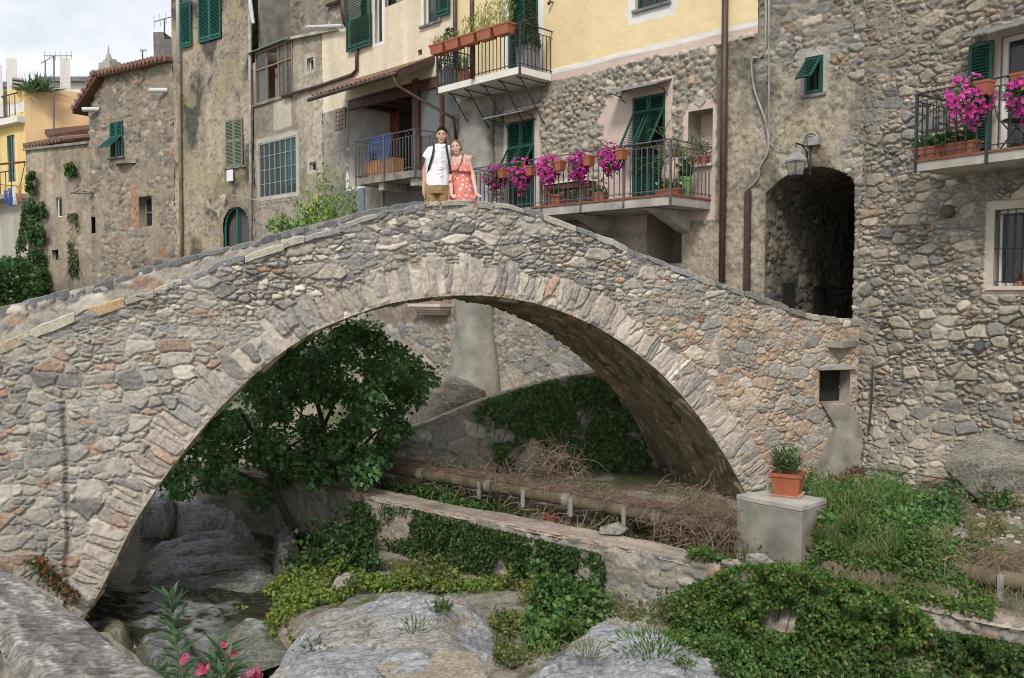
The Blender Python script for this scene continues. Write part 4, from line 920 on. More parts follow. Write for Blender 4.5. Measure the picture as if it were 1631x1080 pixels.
# plaster buttress rounding the corner
mb = MB(FY.mat()); sb = (sy(735)+sy(788))/2; rb = (sy(788)-sy(735))/2
prof = [(6.4, .0), (4.75, .12), (4.3, .26), (3.6, .36), (2.5, .44), (1.0, .48), (-.5, .50), (-1.6, .56), (-2.1, .72), (-3.2, .95)]
rings = []
for i in range(60):
    z = 4.72+(-3.2-4.72)*i/59; k = float(np.interp(-z, [-p[0] for p in prof], [p[1] for p in prof])); w_ = rb*(1+max(0, -.9-z)*.28)
    rings.append([(sb+w_*math.cos(t)*(1+.03*math.sin(z*3+t*2)), -k*math.sin(t)*(1+.05*math.sin(z*5+t)) , z) for t in [PI*j/13 for j in range(14)]]+[(sb, .3, z)])
mb.loft(rings[::-1]); part('buttress', mb, mottled('grey render', (.27,.255,.225), .95, var=.35, scale=2.6, bump=.6, bscale=16, detail=9, distance=.03), yh, smooth=True)
mb = MB(FY.mat()); c0 = FY.fp(655, 490, .3)[0]; c1 = FY.fp(706, 490, .3)[0]; zc_ = FY.fp(680, 484, .3)[1]
for i, (dz, o_) in enumerate(((0, .42), (-.07, .36), (-.14, .26), (-.21, .15))): mb.b2(c0+.04*i, c1-.04*i, -o_, .2, zc_-.07+dz, zc_+dz)
part('stone_bracket', mb, M_PINK, yh)
# doors with swinging louvres
for q, lab in ((dL, 0), (dR, 1)):
    w_ = (q[1]-q[0])/2; h = q[3]-q[2]; o = None
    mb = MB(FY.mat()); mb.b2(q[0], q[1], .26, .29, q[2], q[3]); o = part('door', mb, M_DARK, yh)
    f1 = h*.84 if lab else h*.74; f0 = f1-.86
    for k in range(2): addflap(o, FY, q[0]+w_*k+.004, q[2]+.02, w_-.008, h-.02, f0, f1, ang=32, out=-.03)
    mb = MB(FY.mat()); zt_ = q[3]+.16; a, b = q[0]-.28, q[1]+.16
    mb.hexa([(a, -.52, zt_-.11), (b, -.52, zt_-.11), (b, -.01, zt_+.06), (a, -.01, zt_+.06), (a, -.52, zt_-.085), (b, -.52, zt_-.085), (b, -.01, zt_+.085), (a, -.01, zt_+.085)])
    aw_ = part('awning', mb, M_METAL, yh)
    for x in (a+.1, b-.1):
        mb = MB(FY.mat()); mb.tube([(x, -.01, zt_-.22), (x, -.16, zt_-.13), (x, -.48, zt_-.11)], .009, 6); mb.tube([(x, -.16-.05*math.cos(t*.7), zt_-.16-.05*math.sin(t*.7)) for t in range(9)], .007, 5); part('scroll_bracket', mb, M_IRON, aw_)
# upper balcony door, closed louvres
w_ = (dU[1]-dU[0])/2; mb = MB(FY.mat()); mb.b2(dU[0], dU[1], .12, .15, dU[2], dU[3]); o = part('door', mb, M_DARK, yh)
for k in range(2): addshut(o, FY, dU[0]+w_*k+.004, dU[2]+.02, w_-.008, dU[3]-dU[2]-.02, 0, (.42,), out=-.02)
window(yh, FY, wU, M_GREEN, .14, 2, 2, .06, surround=None, sill=(M_SLATE, .05, .06))
# lower balcony
OB = 1.3; sb1 = FY.fp(1068, 300, OB)[0]; sb0 = FY.fp(752, 320, OB)[0]; zb_ = 1.80
bal = MB(FY.mat()); bal.b2(sb0, sb1, -OB, -.02, zb_-.20, zb_-.035)
balc = part('balcony', bal, M_CONC, yh)
mb = MB(FY.mat()); mb.b2(sb0-.02, sb1+.02, -OB-.025, -.02, zb_-.034, zb_); part('tiles', mb, mottled('red floor tiles', (.22,.085,.055), .7, var=.3, scale=9), balc)
mb = MB(FY.mat())
for s in (sb1-.55, sb1-2.35, sb1-4.2):
    m2 = MB(FY.mat()); m2.hexa([(s-.12, -.05, zb_-.60), (s+.12, -.05, zb_-.60), (s+.12, .0, zb_-.60), (s-.12, .0, zb_-.60), (s-.12, -OB+.12, zb_-.21), (s+.12, -OB+.12, zb_-.21), (s+.12, 0, zb_-.21), (s-.12, 0, zb_-.21)]); part('bracket', m2, M_CONC, balc)
r1 = railing(yh, FY, sb0, sb1, zb_, zb_+.96, OB, left=OB, right=OB, posts=5, pitch=.125)
# upper balcony
OU = 1.0; su1 = FY.fp(828, 105, OU)[0]; su0 = FY.fp(697, 140, OU)[0]; zu = 4.80
mb = MB(FY.mat()); mb.b2(su0, su1, -OU, -.02, zu-.14, zu); balu = part('balcony', mb, M_WHITE, yh)
for i in range(5):
    s = su0+.25+(su1-su0-.45)*i/4; m2 = MB(FY.mat()); m2.tube([(s, -OU+.1, zu-.15), (s+.0, -OU+.25, zu-.19), (s, -.02, zu-1.05)], .014, 6); m2.tube([(s, -OU+.1, zu-.155), (s, -.03, zu-.16)], .010, 6); part('strut', m2, M_IRON, balu)
railing(yh, FY, su0, su1, zu, zu+.93, OU, left=OU, right=OU, mat=M_IRON, posts=1, rings=False, pitch=.115, subtop=.14)
pipe_part(yh, [FY.pt(FY.fp(752, 60, OU+.06)[0], 7.5, OU+.06), FY.pt(FY.fp(752, 60, OU+.06)[0], zu-.02, OU+.06)], .055, M_BROWN, 'pole')
pipe_part(yh, [FY.pt(sy(728, 20), 7.5, .07), FY.pt(sy(728, 60), 5.2, .07)], .05, M_BROWN)
pipe_part(yh, [FY.pt(s_y1-.03, 7.5, .09), FY.pt(s_y1-.03, -1.2, .09)], .062, M_BROWN)
# heraldic stone above the niche
mb = MB(FY.mat()); m_ = (nic[0]+nic[1])/2; z = nic[3]+.18
mb.loft([[(m_-.12, y, z+.11), (m_+.12, y, z+.11), (m_+.12, y, z-.04), (m_, y, z-.13), (m_-.12, y, z-.04)] for y in (.0, -.03)]); part('stone_shield', mb, M_CONC, yh)
for px, py in ((878, -2), (1000, 18), (1178, 0)):
    pass
mb = MB(FY.mat()); s = sy(881, 5); z = fz(FY, 881, 4); mb.tube([(s, 0, z), (s, -.09, z), (s, -.10, z+.05)], .018, 6); mb.ball((s-.03, -.1, z-.03), .04); part('shutter_stay', mb, M_IRON, yh)

# ------------------------------------------------------------------ passage house with archway and lantern
aw0, aw1 = sy(1219, 400), sy(1361, 400); zsp = fz(FY, 1290, 300); ztop = fz(FY, 1300, 262)
ph = thing('passage_house', 'old grey house pierced by a dark vaulted archway at the end of the bridge', 'house', FY.pt((aw0+aw1)/2, ZB, -2), M=FY.mat((aw0+aw1)/2, ZB, -2))
wq = FY.rect(1283, 1311, 90, 150)
def inarch(a, b):
    m = (aw0+aw1)/2; hw = (aw1-aw0)/2; t = np.clip((a-m)/hw, -1, 1); top = ztop-.34*np.abs(t)**2.2-.12*(1-t)*.3
    return (np.abs(a-m) < hw) & (b < top) & (b > -.75)
def ph_fn(u, v):
    S = stones(u, v, .17, .10, 321, 'grey', gap=.004, bevel=.016, hvar=.04, big=.3, mortar=(.26,.24,.205), warp=.06)
    Sb = stones(u, v, .17, .10, 321, 'brown', gap=.004, bevel=.016, hvar=.03, mortar=(.25,.225,.185))
    P = plaster(u, v, 322, (.295,.26,.205), .45, .04, .3, (.095,.09,.08), .8)
    n = fbm(u*1.4, v*1.4, 4, 323)-.5
    m = sstep(4.1, 3.6, v+n*1.8+.5*sstep(-1.2, -.3, u))*sstep(-.1, -.5, u+n*.8)
    m = np.maximum(m, sstep(sy(1215), sy(1200), u+n*.3)*.9)
    m = m*sstep(-.9, .2, v+n)
    r = blend(blend(S, Sb, sstep(3.9, 5.2, v+n)), P, m)
    a, b, c, d = wq; w_ = .13
    fr_ = sstep(a-w_-.01, a-w_, u)*sstep(b+w_*.8+.01, b+w_*.8, u)*sstep(c-w_*.6-.01, c-w_*.6, v)*sstep(d+w_*1.2+.01, d+w_*1.2, v)
    r = blend(r, plaster(u, v, 325, (.40,.375,.335), .2, .015), fr_)
    return r
wall('wall', FY, s_y1, .02, ZB, 7.6, .022, ph_fn, ph, holes=[wq+(.25,)], keep=lambda a, b: ~inarch(a, b) & ~((b > 4.60) & (a < s_y2)))
body(ph, FY, s_y1, 0, 2.9, 7.5, 5, M_CONCD)
# vaulted tunnel
TD = 4.5; m_ = (aw0+aw1)/2; hw = (aw1-aw0)/2; tt_ = np.linspace(0, 1, 70); sec = []
for t in tt_:
    if t < .33: sec.append((aw0, -.75+(ztop-.5+.75)*t/.33))
    elif t > .67: sec.append((aw1, ztop-.45+(-.75-ztop+.45)*(t-.67)/.33))
    else:
        a = (t-.33)/.34*2-1; sec.append((m_+hw*a, ztop-.34*abs(a)**2.2-.036*(1-a)+(0 if abs(a) < .97 else -.05)))
sec = np.array(sec); seg_ = np.concatenate([[0], np.cumsum(np.hypot(*np.diff(sec, axis=0).T))]); us = np.arange(0, seg_[-1], .035); SX = np.interp(us, seg_, sec[:, 0]); SZ = np.interp(us, seg_, sec[:, 1]); yv = np.arange(-.012, TD, .04)
U, Yv = np.meshgrid(us, yv, indexing='ij'); h, c = stones(Yv.ravel(), U.ravel(), .17, .10, 331, 'brown', hvar=.04, mortar=(.22,.2,.16)); c = c*.62; cx_ = m_-np.repeat(SX, len(yv)); nx_ = cx_/hw*.9  # stones darkened throughout: shade of the passage put into their colour
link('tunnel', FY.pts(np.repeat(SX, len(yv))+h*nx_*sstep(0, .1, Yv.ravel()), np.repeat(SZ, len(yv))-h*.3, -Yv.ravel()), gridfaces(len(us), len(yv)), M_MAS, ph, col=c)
mb = MB(FY.mat()); mb.b2(aw0-.1, aw1+.1, TD, TD+.1, -.8, ztop+.1); mb.b2(aw0-.1, aw1+.1, -.6, TD, -.85, -.75); part('passage_end', mb, M_CONCD, ph)
for y0, y1 in ((.55, 1.0), (1.75, 2.3)):
    mb = MB(FY.mat()); zt_ = .26-.06*y0; mb.b2(aw0+.045, aw0+.075, y0, y1, -.75, zt_); part('side_opening', mb, M_DARK, ph)
o = window(ph, FY, wq, M_GREEN, .2, 1, 1, .05, sill=(M_SLATE, .06, .05))
addflap(o, FY, wq[0], wq[2]+.02, wq[1]-wq[0], wq[3]-wq[2]-.02, .04, wq[3]-wq[2]-.08, out=.0, ang=44)
# drain channel, grey cable conduit, junction box with coil
s = sy(1193, 380); mb = MB(FY.mat()); mb.b2(s-.05, s+.05, -.10, -.01, FY.fp(1193, 460)[1]-.6, FY.fp(1193, 305)[1]); part('drain_channel', mb, M_BROWN, ph)
mb = MB(FY.mat()); mb.b2(s-.085, s-.052, -.05, -.01, FY.fp(1193, 460)[1]-.6, FY.fp(1193, 305)[1]+.02); part('conduit', mb, M_GREYPIPE, ph)
def cab(pts, r, mat, house, fr=FY, out=.05, name='cable'):
    P = [np.array(fr.pt(*(fr.fp(x, y)), out)) for x, y in pts]; Q = []
    for i in range(len(P)-1):
        p0 = P[max(i-1, 0)]; p1 = P[i]; p2 = P[i+1]; p3 = P[min(i+2, len(P)-1)]
        for k in range(6):
            t = k/6; Q.append(.5*((2*p1)+(-p0+p2)*t+(2*p0-5*p1+4*p2-p3)*t*t+(-p0+3*p1-3*p2+p3)*t**3))
    Q.append(P[-1]); mb = MB(); mb.tube(Q, r, 6); return part(name, mb, mat, house, smooth=True)
cab([(1222,-10),(1221,70),(1214,92),(1200,96),(1203,140),(1220,190),(1226,225),(1224,245),(1212,268),(1209,285),(1193,302)], .02, M_GREYPIPE, ph)
cab([(1227,-10),(1227,200),(1226,226)], .016, M_GREYPIPE, ph)
cab([(1226,226),(1240,237),(1258,239)], .009, M_GREYPIPE, ph)
cab([(1283,222),(1288,214),(1296,212),(1303,216),(1304,224),(1297,228),(1289,226)], .02, M_GREYPIPE, ph); cab([(1285,228),(1292,218),(1301,219),(1299,227),(1290,230)], .014, M_GREYPIPE, ph, out=.08)
q = FY.rect(1292, 1309, 219, 232); mb = MB(FY.mat()); mb.b2(q[0], q[1], -.12, 0, q[2], q[3]); part('junction_box', mb, M_GREYPIPE, ph)
# lantern on scroll bracket
ls = sy(1292, 240); OL = .75
lsl = FY.fp(1268, 250, OL)[0]; zl = FY.fp(1268, 228, OL)[1]
Pw_ = FY.pt(ls, zl+.02, .03); Pl_ = FY.pt(lsl, zl, OL)
lan = thing('wall_lantern', 'old street lantern on a scrolled iron bracket above the archway', 'lantern', Pl_-np.array([0, 0, .6]))
mb = MB(); mb.tube([Pw_, Pl_], .016, 8); v_ = Pl_-Pw_
mb.tube([Pw_+np.array([0, 0, -.42]), Pw_+v_*.12+np.array([0, 0, -.32]), Pw_+v_*.18+np.array([0, 0, -.2]), Pw_+v_*.35+np.array([0, 0, -.06]), Pw_+v_*.6+np.array([0, 0, -.01])], .012, 6)
mb.tube([Pw_+v_*(.25+.07*math.cos(t*.6))+np.array([0, 0, -.14+.06*math.sin(t*.6)]) for t in range(11)], .009, 5)
mb.tube([Pw_+np.array([0, 0, .05]), Pw_+np.array([0, 0, -.45])], .018, 6); mb.tube([Pl_, Pl_-np.array([0, 0, .1])], .01, 6); part('bracket', mb, M_IRON, lan)
C_ = Pl_-np.array([0, 0, .10])
sq = lambda z, r: [(C_[0]+r*math.cos(PI/4+k*PI/2+.4), C_[1]+r*math.sin(PI/4+k*PI/2+.4), C_[2]+z) for k in range(4)]
mb = MB(); mb.loft([sq(-.20, .17), sq(-.17, .175), sq(-.08, .09), sq(-.05, .05), sq(0, .045), sq(.02, .01)]); part('roof', mb, M_GREYPIPE, lan)
mb = MB(); mb.loft([sq(-.42, .10), sq(-.20, .155)]); part('glass', mb, glass('old lantern glass', (.30,.31,.28), .3), lan)
mb = MB()
for a, b in zip(sq(-.43, .105), sq(-.19, .16)): mb.tube([a, b], .007, 5)
mb.loft([sq(-.47, .05), sq(-.43, .112), sq(-.415, .112)]); part('cage', mb, M_IRON, lan)

# ------------------------------------------------------------------ stone house at the right
def sr(px, py=300): return FR.fp(px, py)[0]
s_r1 = sr(1760, 300)
rh = thing('stone_house', 'large grey fieldstone house at the right with a flowered balcony and barred window', 'house', FR.pt(1.5, ZB, -2), M=FR.mat(1.5, ZB, -2))
dq = FR.rect(1592, 1662, 52, 262); dq = (dq[0], dq[1], fz(FR, 1626, 262), dq[3])
wq2 = FR.rect(1583, 1672, 331, 456)
def rh_fn(u, v):
    A = stones(u, v, .155, .09, 341, 'grey', gap=.004, bevel=.014, hmin=.014, hvar=.036, smear=.3, big=.35, bigf=1.8, tilt=.16, mortar=(.27,.25,.215), warp=.05, dome=.012)
    A = (A[0], A[1]*np.array([1.06, 1.03, .99]))
    B = stones(u, v, .19, .115, 351, 'brown', gap=.006, bevel=.02, hmin=.014, hvar=.04, mortar=(.24,.215,.175), dome=.01)
    n = fbm(u*1.3, v*1.3, 4, 342)-.5
    r = blend(A, B, sstep(2.6, 3.6, v+n*1.5)*.75)
    P = plaster(u, v, 343, (.26,.24,.205), .3, .03); r = blend(r, P, sstep(.14, .2, n)*.4*sstep(2.6, 1.5, v))
    r = blend(r, plaster(u, v, 344, (.15,.14,.12), .3, .03), sstep(.5, -.1, u+n)*sstep(1.2, 2.0, v)*sstep(5.5, 3.5, v)*.55)
    o_ = sstep(1.0, 1.02, fbm(u, v, 2, 1))
    F_ = plaster(u, v, 345, (.47,.42,.35), .08, .006); 
    w_ = .12; a, b, c, d = wq2; m = sstep(a-w_-.01, a-w_, u)*sstep(c-w_-.01, c-w_, v)*sstep(d+w_+.01, d+w_, v)
    a, b, c, d = dq; m = np.maximum(m, sstep(a-.20, a-.19, u)*sstep(d+.2, d+.19, v)*sstep(c-.01, c, v))
    return blend((r[0], r[1]), F_, m)
def rh_bulge(u, v):     # the wall spreads at its foot, more left of px 1520
    f = sstep(-1.5, -2.9, v+.35*np.abs(u-1.15))*.55*sstep(2.1, 1.4, u)*sstep(-.1, .5, u)
    return f+.10*sstep(1.5, -3, v)*0
wall('wall', FR, 0, s_r1, ZB, 5.6, .0125, rh_fn, rh, holes=[dq+(.25,), wq2+(.2,)], bulge=rh_bulge)
body(rh, FR, 0, s_r1, ZB, 5.5, 5, M_CONCD)
o = window(rh, FR, wq2, M_WHITE, .17, 2, 1, .05, pane=M_PANE, sill=(M_PINK, .08, .05))
mb = MB(FR.mat()); a, b, c, d = wq2
x = a+.05
while x < b: mb.tube([(x, .04, c), (x, .04, d)], .009, 6); x += .115
for z in (c+.07, (c+d)/2, d-.07): mb.b2(a, b, .03, .05, z-.006, z+.006)
part('grille', mb, M_IRON, o)
mb = MB(FR.mat()); mb.b2(a+.1, a+.42, .20, .21, c+.05, d-.05); mb.b2(a+.62, a+.98, .20, .21, c+.05, d-.05); part('curtain', mb, M_SHEER, o)
a, b, c, d = dq; mb = MB(FR.mat()); mb.b2(a, a+.07, .06, .12, c, d); mb.b2(b-.07, b, .06, .12, c, d); mb.b2(a+.07, b-.07, .06, .12, d-.07, d); do = part('door', mb, M_WHITE, rh)
mb = MB(FR.mat()); mb.b2(a+.06, b-.06, .10, .11, c, d-.05); part('pane', mb, M_PANE, do)
mb = MB(FR.mat())
for i in range(18): mb.tube([(a+.12+i*.07, .16, c), (a+.12+i*.07, .16, d-.08)], .033, 6)
part('curtain', mb, mottled('grey lilac curtain', (.20,.18,.21), .9, var=.2, scale=6), do)
qs = FR.rect(1547, 1583, 62, 262); shl = addshut(do, FR, qs[0], c, qs[1]-qs[0]+.02, d-c-.03, 0, (.52,), out=.07)
mb = MB(FR.mat()); zt_ = d+.12; mb.hexa([(a-.30, -.45, zt_-.12), (b+.2, -.45, zt_-.12), (b+.2, -.05, zt_+.03), (a-.30, -.05, zt_+.03), (a-.30, -.45, zt_-.10), (b+.2, -.45, zt_-.10), (b+.2, -.05, zt_+.05), (a-.30, -.05, zt_+.05)]); part('awning', mb, M_METAL, rh)
OR = .9; s0_ = FR.fp(1459, 250, OR)[0]; zr_ = FR.fp(1470, 254, OR)[1]; s1_ = s_r1-.05
mb = MB(FR.mat()); mb.b2(s0_, s1_, -OR, .0, zr_-.16, zr_-.03); bl = part('balcony', mb, M_CONC, rh)
mb = MB(FR.mat()); mb.b2(s0_-.02, s1_, -OR-.02, 0, zr_-.03, zr_); part('tiles', mb, mottled('red edge tiles', (.20,.085,.055), .7, var=.3, scale=9), bl)
railing(rh, FR, s0_, s1_, zr_, FR.fp(1457, 150, OR)[1], OR, left=OR, mat=M_IRON, posts=2, pitch=.14, subtop=.11)
q = FR.fp(1513, 337); mb = MB(FR.mat()); mb.tube([(q[0], 0, q[1]), (q[0], -.10, q[1]), (q[0], -.14, q[1]), (q[0], -.16, q[1])], [.10, .10, .085, .05], 14); part('vent_cap', mb, mottled('rusty cap', (.10,.075,.06), .8, var=.3), rh)
q = FR.fp(1563, 550); mb = MB(FR.mat()); mb.tube([(q[0], 0, q[1]), (q[0], -.07, q[1])], .075, 14); part('vent_cap', mb, M_IRONG, rh)
cab([(1396,580),(1394,640),(1388,700),(1382,742)], .014, M_BROWN, rh, FR, .10, 'pipe')
cab([(1400,738),(1450,742),(1520,752),(1580,762),(1640,770)], .008, M_IRON, rh, FR, .62, 'cable')

# ------------------------------------------------------------------ cream house with the roofed loggia
s_c0, s_c1 = sy(514, 200), sy(734, 200)
ch_ = thing('cream_house', 'cream plastered house with a tiled lean-to roof over a dark loggia and small railed balcony', 'house', FY.pt((s_c0+s_c1)/2, ZB, -2), M=FY.mat((s_c0+s_c1)/2, ZB, -2))
OLg = .85; slg0 = FY.fp(567, 285, OLg)[0]; slg1 = FY.fp(661, 272, OLg)[0]; zlg = FY.fp(661, 270, OLg)[1]
lg = (sy(555, 240), s_c1-.02, zlg, 5.45)
w1 = FY.rect(597, 609, -30, 68); w1 = (w1[0], w1[1], w1[2], w1[2]+1.5); w2 = FY.rect(675, 698, -30, 38); w2 = (w2[0], w2[1], w2[2], w2[2]+1.5)
vent = FY.rect(666, 672, 79, 88)
def ch_fn(u, v):
    C = plaster(u, v, 361, (.66,.575,.44), .10, .01, .22); G = plaster(u, v, 362, (.29,.275,.245), .3, .03, .3, (.20,.19,.17), .6)
    D = plaster(u, v, 363, (.16,.15,.13), .35, .03, .2); n = fbm(u*2, v*2, 3, 364)-.5
    r = blend(G, D, sstep(zlg-.1, zlg-.12, v)*.9)
    S = stones(u, v, .18, .11, 365, 'grey', mortar=(.33,.29,.24)); Rb = plaster(u, v, 366, (.24,.195,.155), .3, .04, .2, (.34,.29,.24), .5)
    r = blend(r, Rb, sstep(.9, .7, v+n*.4)); r = blend(r, S, sstep(-.5, -.8, v+n*1.3))
    return blend(r, C, sstep(5.25, 5.27, v))
wall('wall', FY, s_c0, s_c1, ZB, 7.6, .035, ch_fn, ch_, holes=[lg+(.02,), w1+(.2,), w2+(.2,), vent+(.1,)],
     keep=lambda a, b: (~((b > 4.55) & (a > s_y0))) & ((a > sy(553, 40)) | (b < np.interp(a, [s_c0, sy(553, 40)], [fz(FY, 512, 52), fz(FY, 553, 44)]))))
body(ch_, FY, s_c0+.1, s_c1, 5.5, 7.5, 5, M_CONCD)
# inside the loggia: floor, side wall with glass blocks, back wall, window, doors, ceiling
LGD = 1.5; mb = MB(FY.mat())
mb.b2(lg[0]-.15, lg[0], .0, LGD, lg[2]-.1, lg[3]); mb.b2(lg[0], lg[1]+.5, LGD, LGD+.1, lg[2]-.1, lg[3]); mb.b2(lg[0], lg[1]+.4, .0, LGD, lg[2]-.12, lg[2]-.003)
part('loggia', mb, mottled('loggia plaster', (.62,.61,.58), .9, var=.2, scale=3), ch_)
mb = MB(FY.mat()); mb.b2(lg[0]-.1, lg[1]+.4, .0, LGD, lg[3]-.06, lg[3]); mb.b2(lg[0], lg[1], -.02, .12, lg[3]-.28, lg[3]-.08)
for i in range(7): x = lg[0]+(lg[1]-lg[0])*(i+.3)/7; mb.b2(x, x+.09, .12, LGD, lg[3]-.2, lg[3]-.06)
part('ceiling_beams', mb, M_WOODD, ch_)
def deep(x0, x1, yt, yb, name, mat, d=LGD, th=.05):
    q = FY.rect(x0, x1, yt, yb, -d); mb = MB(FY.mat()); mb.b2(q[0], q[1], d-th, d, q[2], q[3]); return part(name, mb, mat, ch_)
o = deep(580, 612, 165, 196, 'window', M_WOODD); q = FY.rect(584, 608, 170, 192, -LGD); mb = MB(FY.mat()); mb.b2(q[0], q[1], LGD-.06, LGD-.051, q[2], q[3]); part('pane', mb, M_PANE, o)
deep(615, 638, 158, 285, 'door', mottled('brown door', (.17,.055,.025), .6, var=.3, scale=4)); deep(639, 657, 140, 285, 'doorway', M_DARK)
q = FY.rect(534, 552, 172, 206); mb = MB(FY.mat())
nbx = 4
for i in range(nbx):
    for j in range(5):
        xw_ = (q[1]-q[0])/nbx; zw_ = (q[3]-q[2])/5; mb.b2(q[0]+i*xw_+.01, q[0]+(i+1)*xw_-.01, -.045, .02, q[2]+j*zw_+.01, q[2]+(j+1)*zw_-.01)
part('pierced_tiles', mb, mottled('pierced tile', (.25,.19,.17), .7, var=.3), ch_)
for x in (663, 704):
    q = FY.rect(x-5 if x == 663 else x-2, x+5 if x == 663 else x+2, 108, 290); mb = MB(FY.mat()); mb.b2(q[0], q[1], -.04, .1, zlg, 5.5); part('post', mb, M_WOODD, ch_)
for x0, x1 in ((669, 702), (707, 733)):
    q = FY.rect(x0, x1, 105, 212); mb = MB(FY.mat()); mb.b2(q[0], q[1], .02, .04, zlg+1.0, q[3]); part('glass_panel', mb, M_FROST, ch_)
mb = MB(FY.mat()); mb.b2(slg0, slg1, -OLg, -.01, zlg-.17, zlg); b_ = part('balcony', mb, M_CONCD, ch_)
mb = MB(FY.mat()); mb.b2(slg1-.3, slg1-.05, -OLg+.1, 0, zlg-.36, zlg-.172); part('bracket', mb, M_CONC, b_)
mb = MB(FY.mat()); mb.b2(slg1-1.6, slg1-1.4, -OLg+.1, 0, zlg-.36, zlg-.172); part('bracket', mb, M_CONC, b_)
railing(ch_, FY, slg0, slg1, zlg, zlg+.98, OLg, left=OLg, right=OLg, posts=2, pitch=.115, subtop=.15)
# below the balcony: column, recess, pale blue door jamb
q = FY.rect(572, 582, 300, 345); mb = MB(FY.mat()); mb.b2(q[0], q[1], -.06, .0, .6, q[3]); part('door_jamb', mb, mottled('blue grey paint', (.15,.20,.26), .6, var=.2), ch_)
q = FY.rect(584, 612, 292, 350); mb = MB(FY.mat()); mb.b2(q[0], q[1], -.05, .0, .6, q[3]); part('rendered_pier', mb, M_CONCD, ch_)
# tiled roof
OT = 1.15; st0 = FY.fp(497, 152, OT)[0]; st1 = FY.fp(633, 118, OT)[0]; ze = FY.fp(633, 117, OT)[1]; zw = fz(FY, 691, 93)
mb = MB(FY.mat()); rows = 9; ncol = int((st1-st0)/.19); rr_ = random.Random(4)
for i in range(ncol):
    x = st0+(st1-st0)*(i+.5)/ncol
    for j in range(5):
        t0, t1 = j/5, (j+1)/5+.04; jx = (rr_.random()-.5)*.02
        ya, yb = -OT-.03+(OT+.03)*t0, -OT+(OT)*t1; za, zb2 = ze+(zw-ze)*t0+.045, ze+(zw-ze)*t1+.02
        mb.add([(x+jx+.085*math.cos(a), y, z+.055*math.sin(a)) for (y, z) in ((ya, za), (yb, zb2)) for a in [PI*k/5 for k in range(6)]]+[(x+jx+.07*math.cos(a), ya+.001, za-.02+.045*math.sin(a)) for a in [PI*k/5 for k in range(6)]],
               [(k, k+1, k+7, k+6) for k in range(5)]+[(k+12, k+13, k+1, k) for k in range(5)])
part('roof', mb, M_TILE, ch_)
mb = MB(FY.mat()); mb.hexa([(st0, -OT, ze-.05), (st1, -OT, ze-.05), (st1, 0, zw-.05), (st0, 0, zw-.05), (st0, -OT, ze), (st1, -OT, ze), (st1, 0, zw), (st0, 0, zw)]); part('roof_boards', mb, M_WOODD, ch_)
mb = MB(FY.mat()); mb.hexa([(st1, -OT-.05, ze-.12), (st1+.04, -OT-.05, ze-.12), (st1+.04, 0, zw-.12), (st1, 0, zw-.12), (st1, -OT-.05, ze+.07), (st1+.04, -OT-.05, ze+.07), (st1+.04, 0, zw+.07), (st1, 0, zw+.07)]); part('roof_board', mb, M_BROWN, ch_)
pipe_part(ch_, [FY.pt(st0-.05, ze-.05, OT+.07), FY.pt(st1+.05, ze-.02, OT+.07)], .055, M_BROWN, 'gutter', 10)
pipe_part(ch_, [FY.pt(st1-.05, ze-.06, OT+.07), FY.pt(st1-.02, ze-.28, OT+.02), FY.pt(sy(728, 190), fz(FY, 728, 190), .10), FY.pt(sy(732, 190), fz(FY, 732, 235), .10)], .038, M_BROWN)
pipe_part(ch_, [FY.pt(*FY.fp(571, 60), .06), FY.pt(*FY.fp(571, 112), .06), FY.pt(*FY.fp(563, 120), .06), FY.pt(*FY.fp(516, 136), .06), FY.pt(*FY.fp(455, 155), .12)], .05, M_BROWN)
o = window(ch_, FY, w1, M_WHITE, .14, 1, 1, .04, surround=(M_WHITE, .10, .012)); ws = sy(595, 30)-sy(556, 30); addshut(o, FY, sy(556, 30), w1[2]-.02, ws, 1.5, 0, (.08,), out=.08)
o = window(ch_, FY, w2, M_WHITE, .14, 1, 1, .05, surround=(M_WHITE, .08, .012), sill=(M_SLATE, .12, .08)); addshut(o, FY, w2[1]+.02, w2[2]+.06, sy(719, 20)-sy(698, 20), 1.5, 0, (.08,), out=.08)

# ------------------------------------------------------------------ grey house with glazed veranda
s_g0, s_g1 = sy(405, 250), s_c0
gh = thing('veranda_house', 'narrow grey rendered house with an ochre-framed glazed veranda above a large paned window', 'house', FY.pt((s_g0+s_g1)/2, ZB+2, -2), M=FY.mat((s_g0+s_g1)/2, ZB+2, -2))
vq = FY.rect(408, 467, 88, 158); lq = FY.rect(412, 472, 222, 312); s1q = FY.rect(489, 499, 92, 111); s2q = FY.rect(493, 504, 258, 272)
def gh_fn(u, v):
    P = plaster(u, v, 371, (.35,.31,.25), .42, .025, .3, (.17,.16,.135), .5); W = plaster(u, v, 372, (.46,.42,.355), .12, .015, .2)
    n = fbm(u*2, v*2, 4, 373)-.5
    a, b = sy(436), sy(466); m = sstep(a, a+.03, u)*sstep(b, b-.03, u)*sstep(fz(FY, 450, 205), fz(FY, 450, 203), v)*sstep(vq[2], vq[2]-.05, v)
    r = blend(P, W, m)
    for q in (lq, s1q, s2q): r = blend(r, W, sstep(q[0]-.13, q[0]-.11, u)*sstep(q[1]+.13, q[1]+.11, u)*sstep(q[2]-.1, q[2]-.08, v)*sstep(q[3]+.16, q[3]+.14, v))
    br = sstep(.14, .2, n)*.5; return r[0]-br*.01, r[1]*(1-br[..., None])+np.array([.33,.2,.14])*br[..., None]
wall('wall', FY, s_g0, s_g1, -1.5, fz(FY, 467, 60)+.6, .035, gh_fn, gh, holes=[vq+(.02,), lq+(.15,), s1q+(.2,), s2q+(.2,)],
     keep=lambda a, b: b < np.where(a < sy(467, 80), vq[3]+.01, np.interp(a, [sy(467), s_g1], [fz(FY, 467, 62), fz(FY, 514, 50)])))
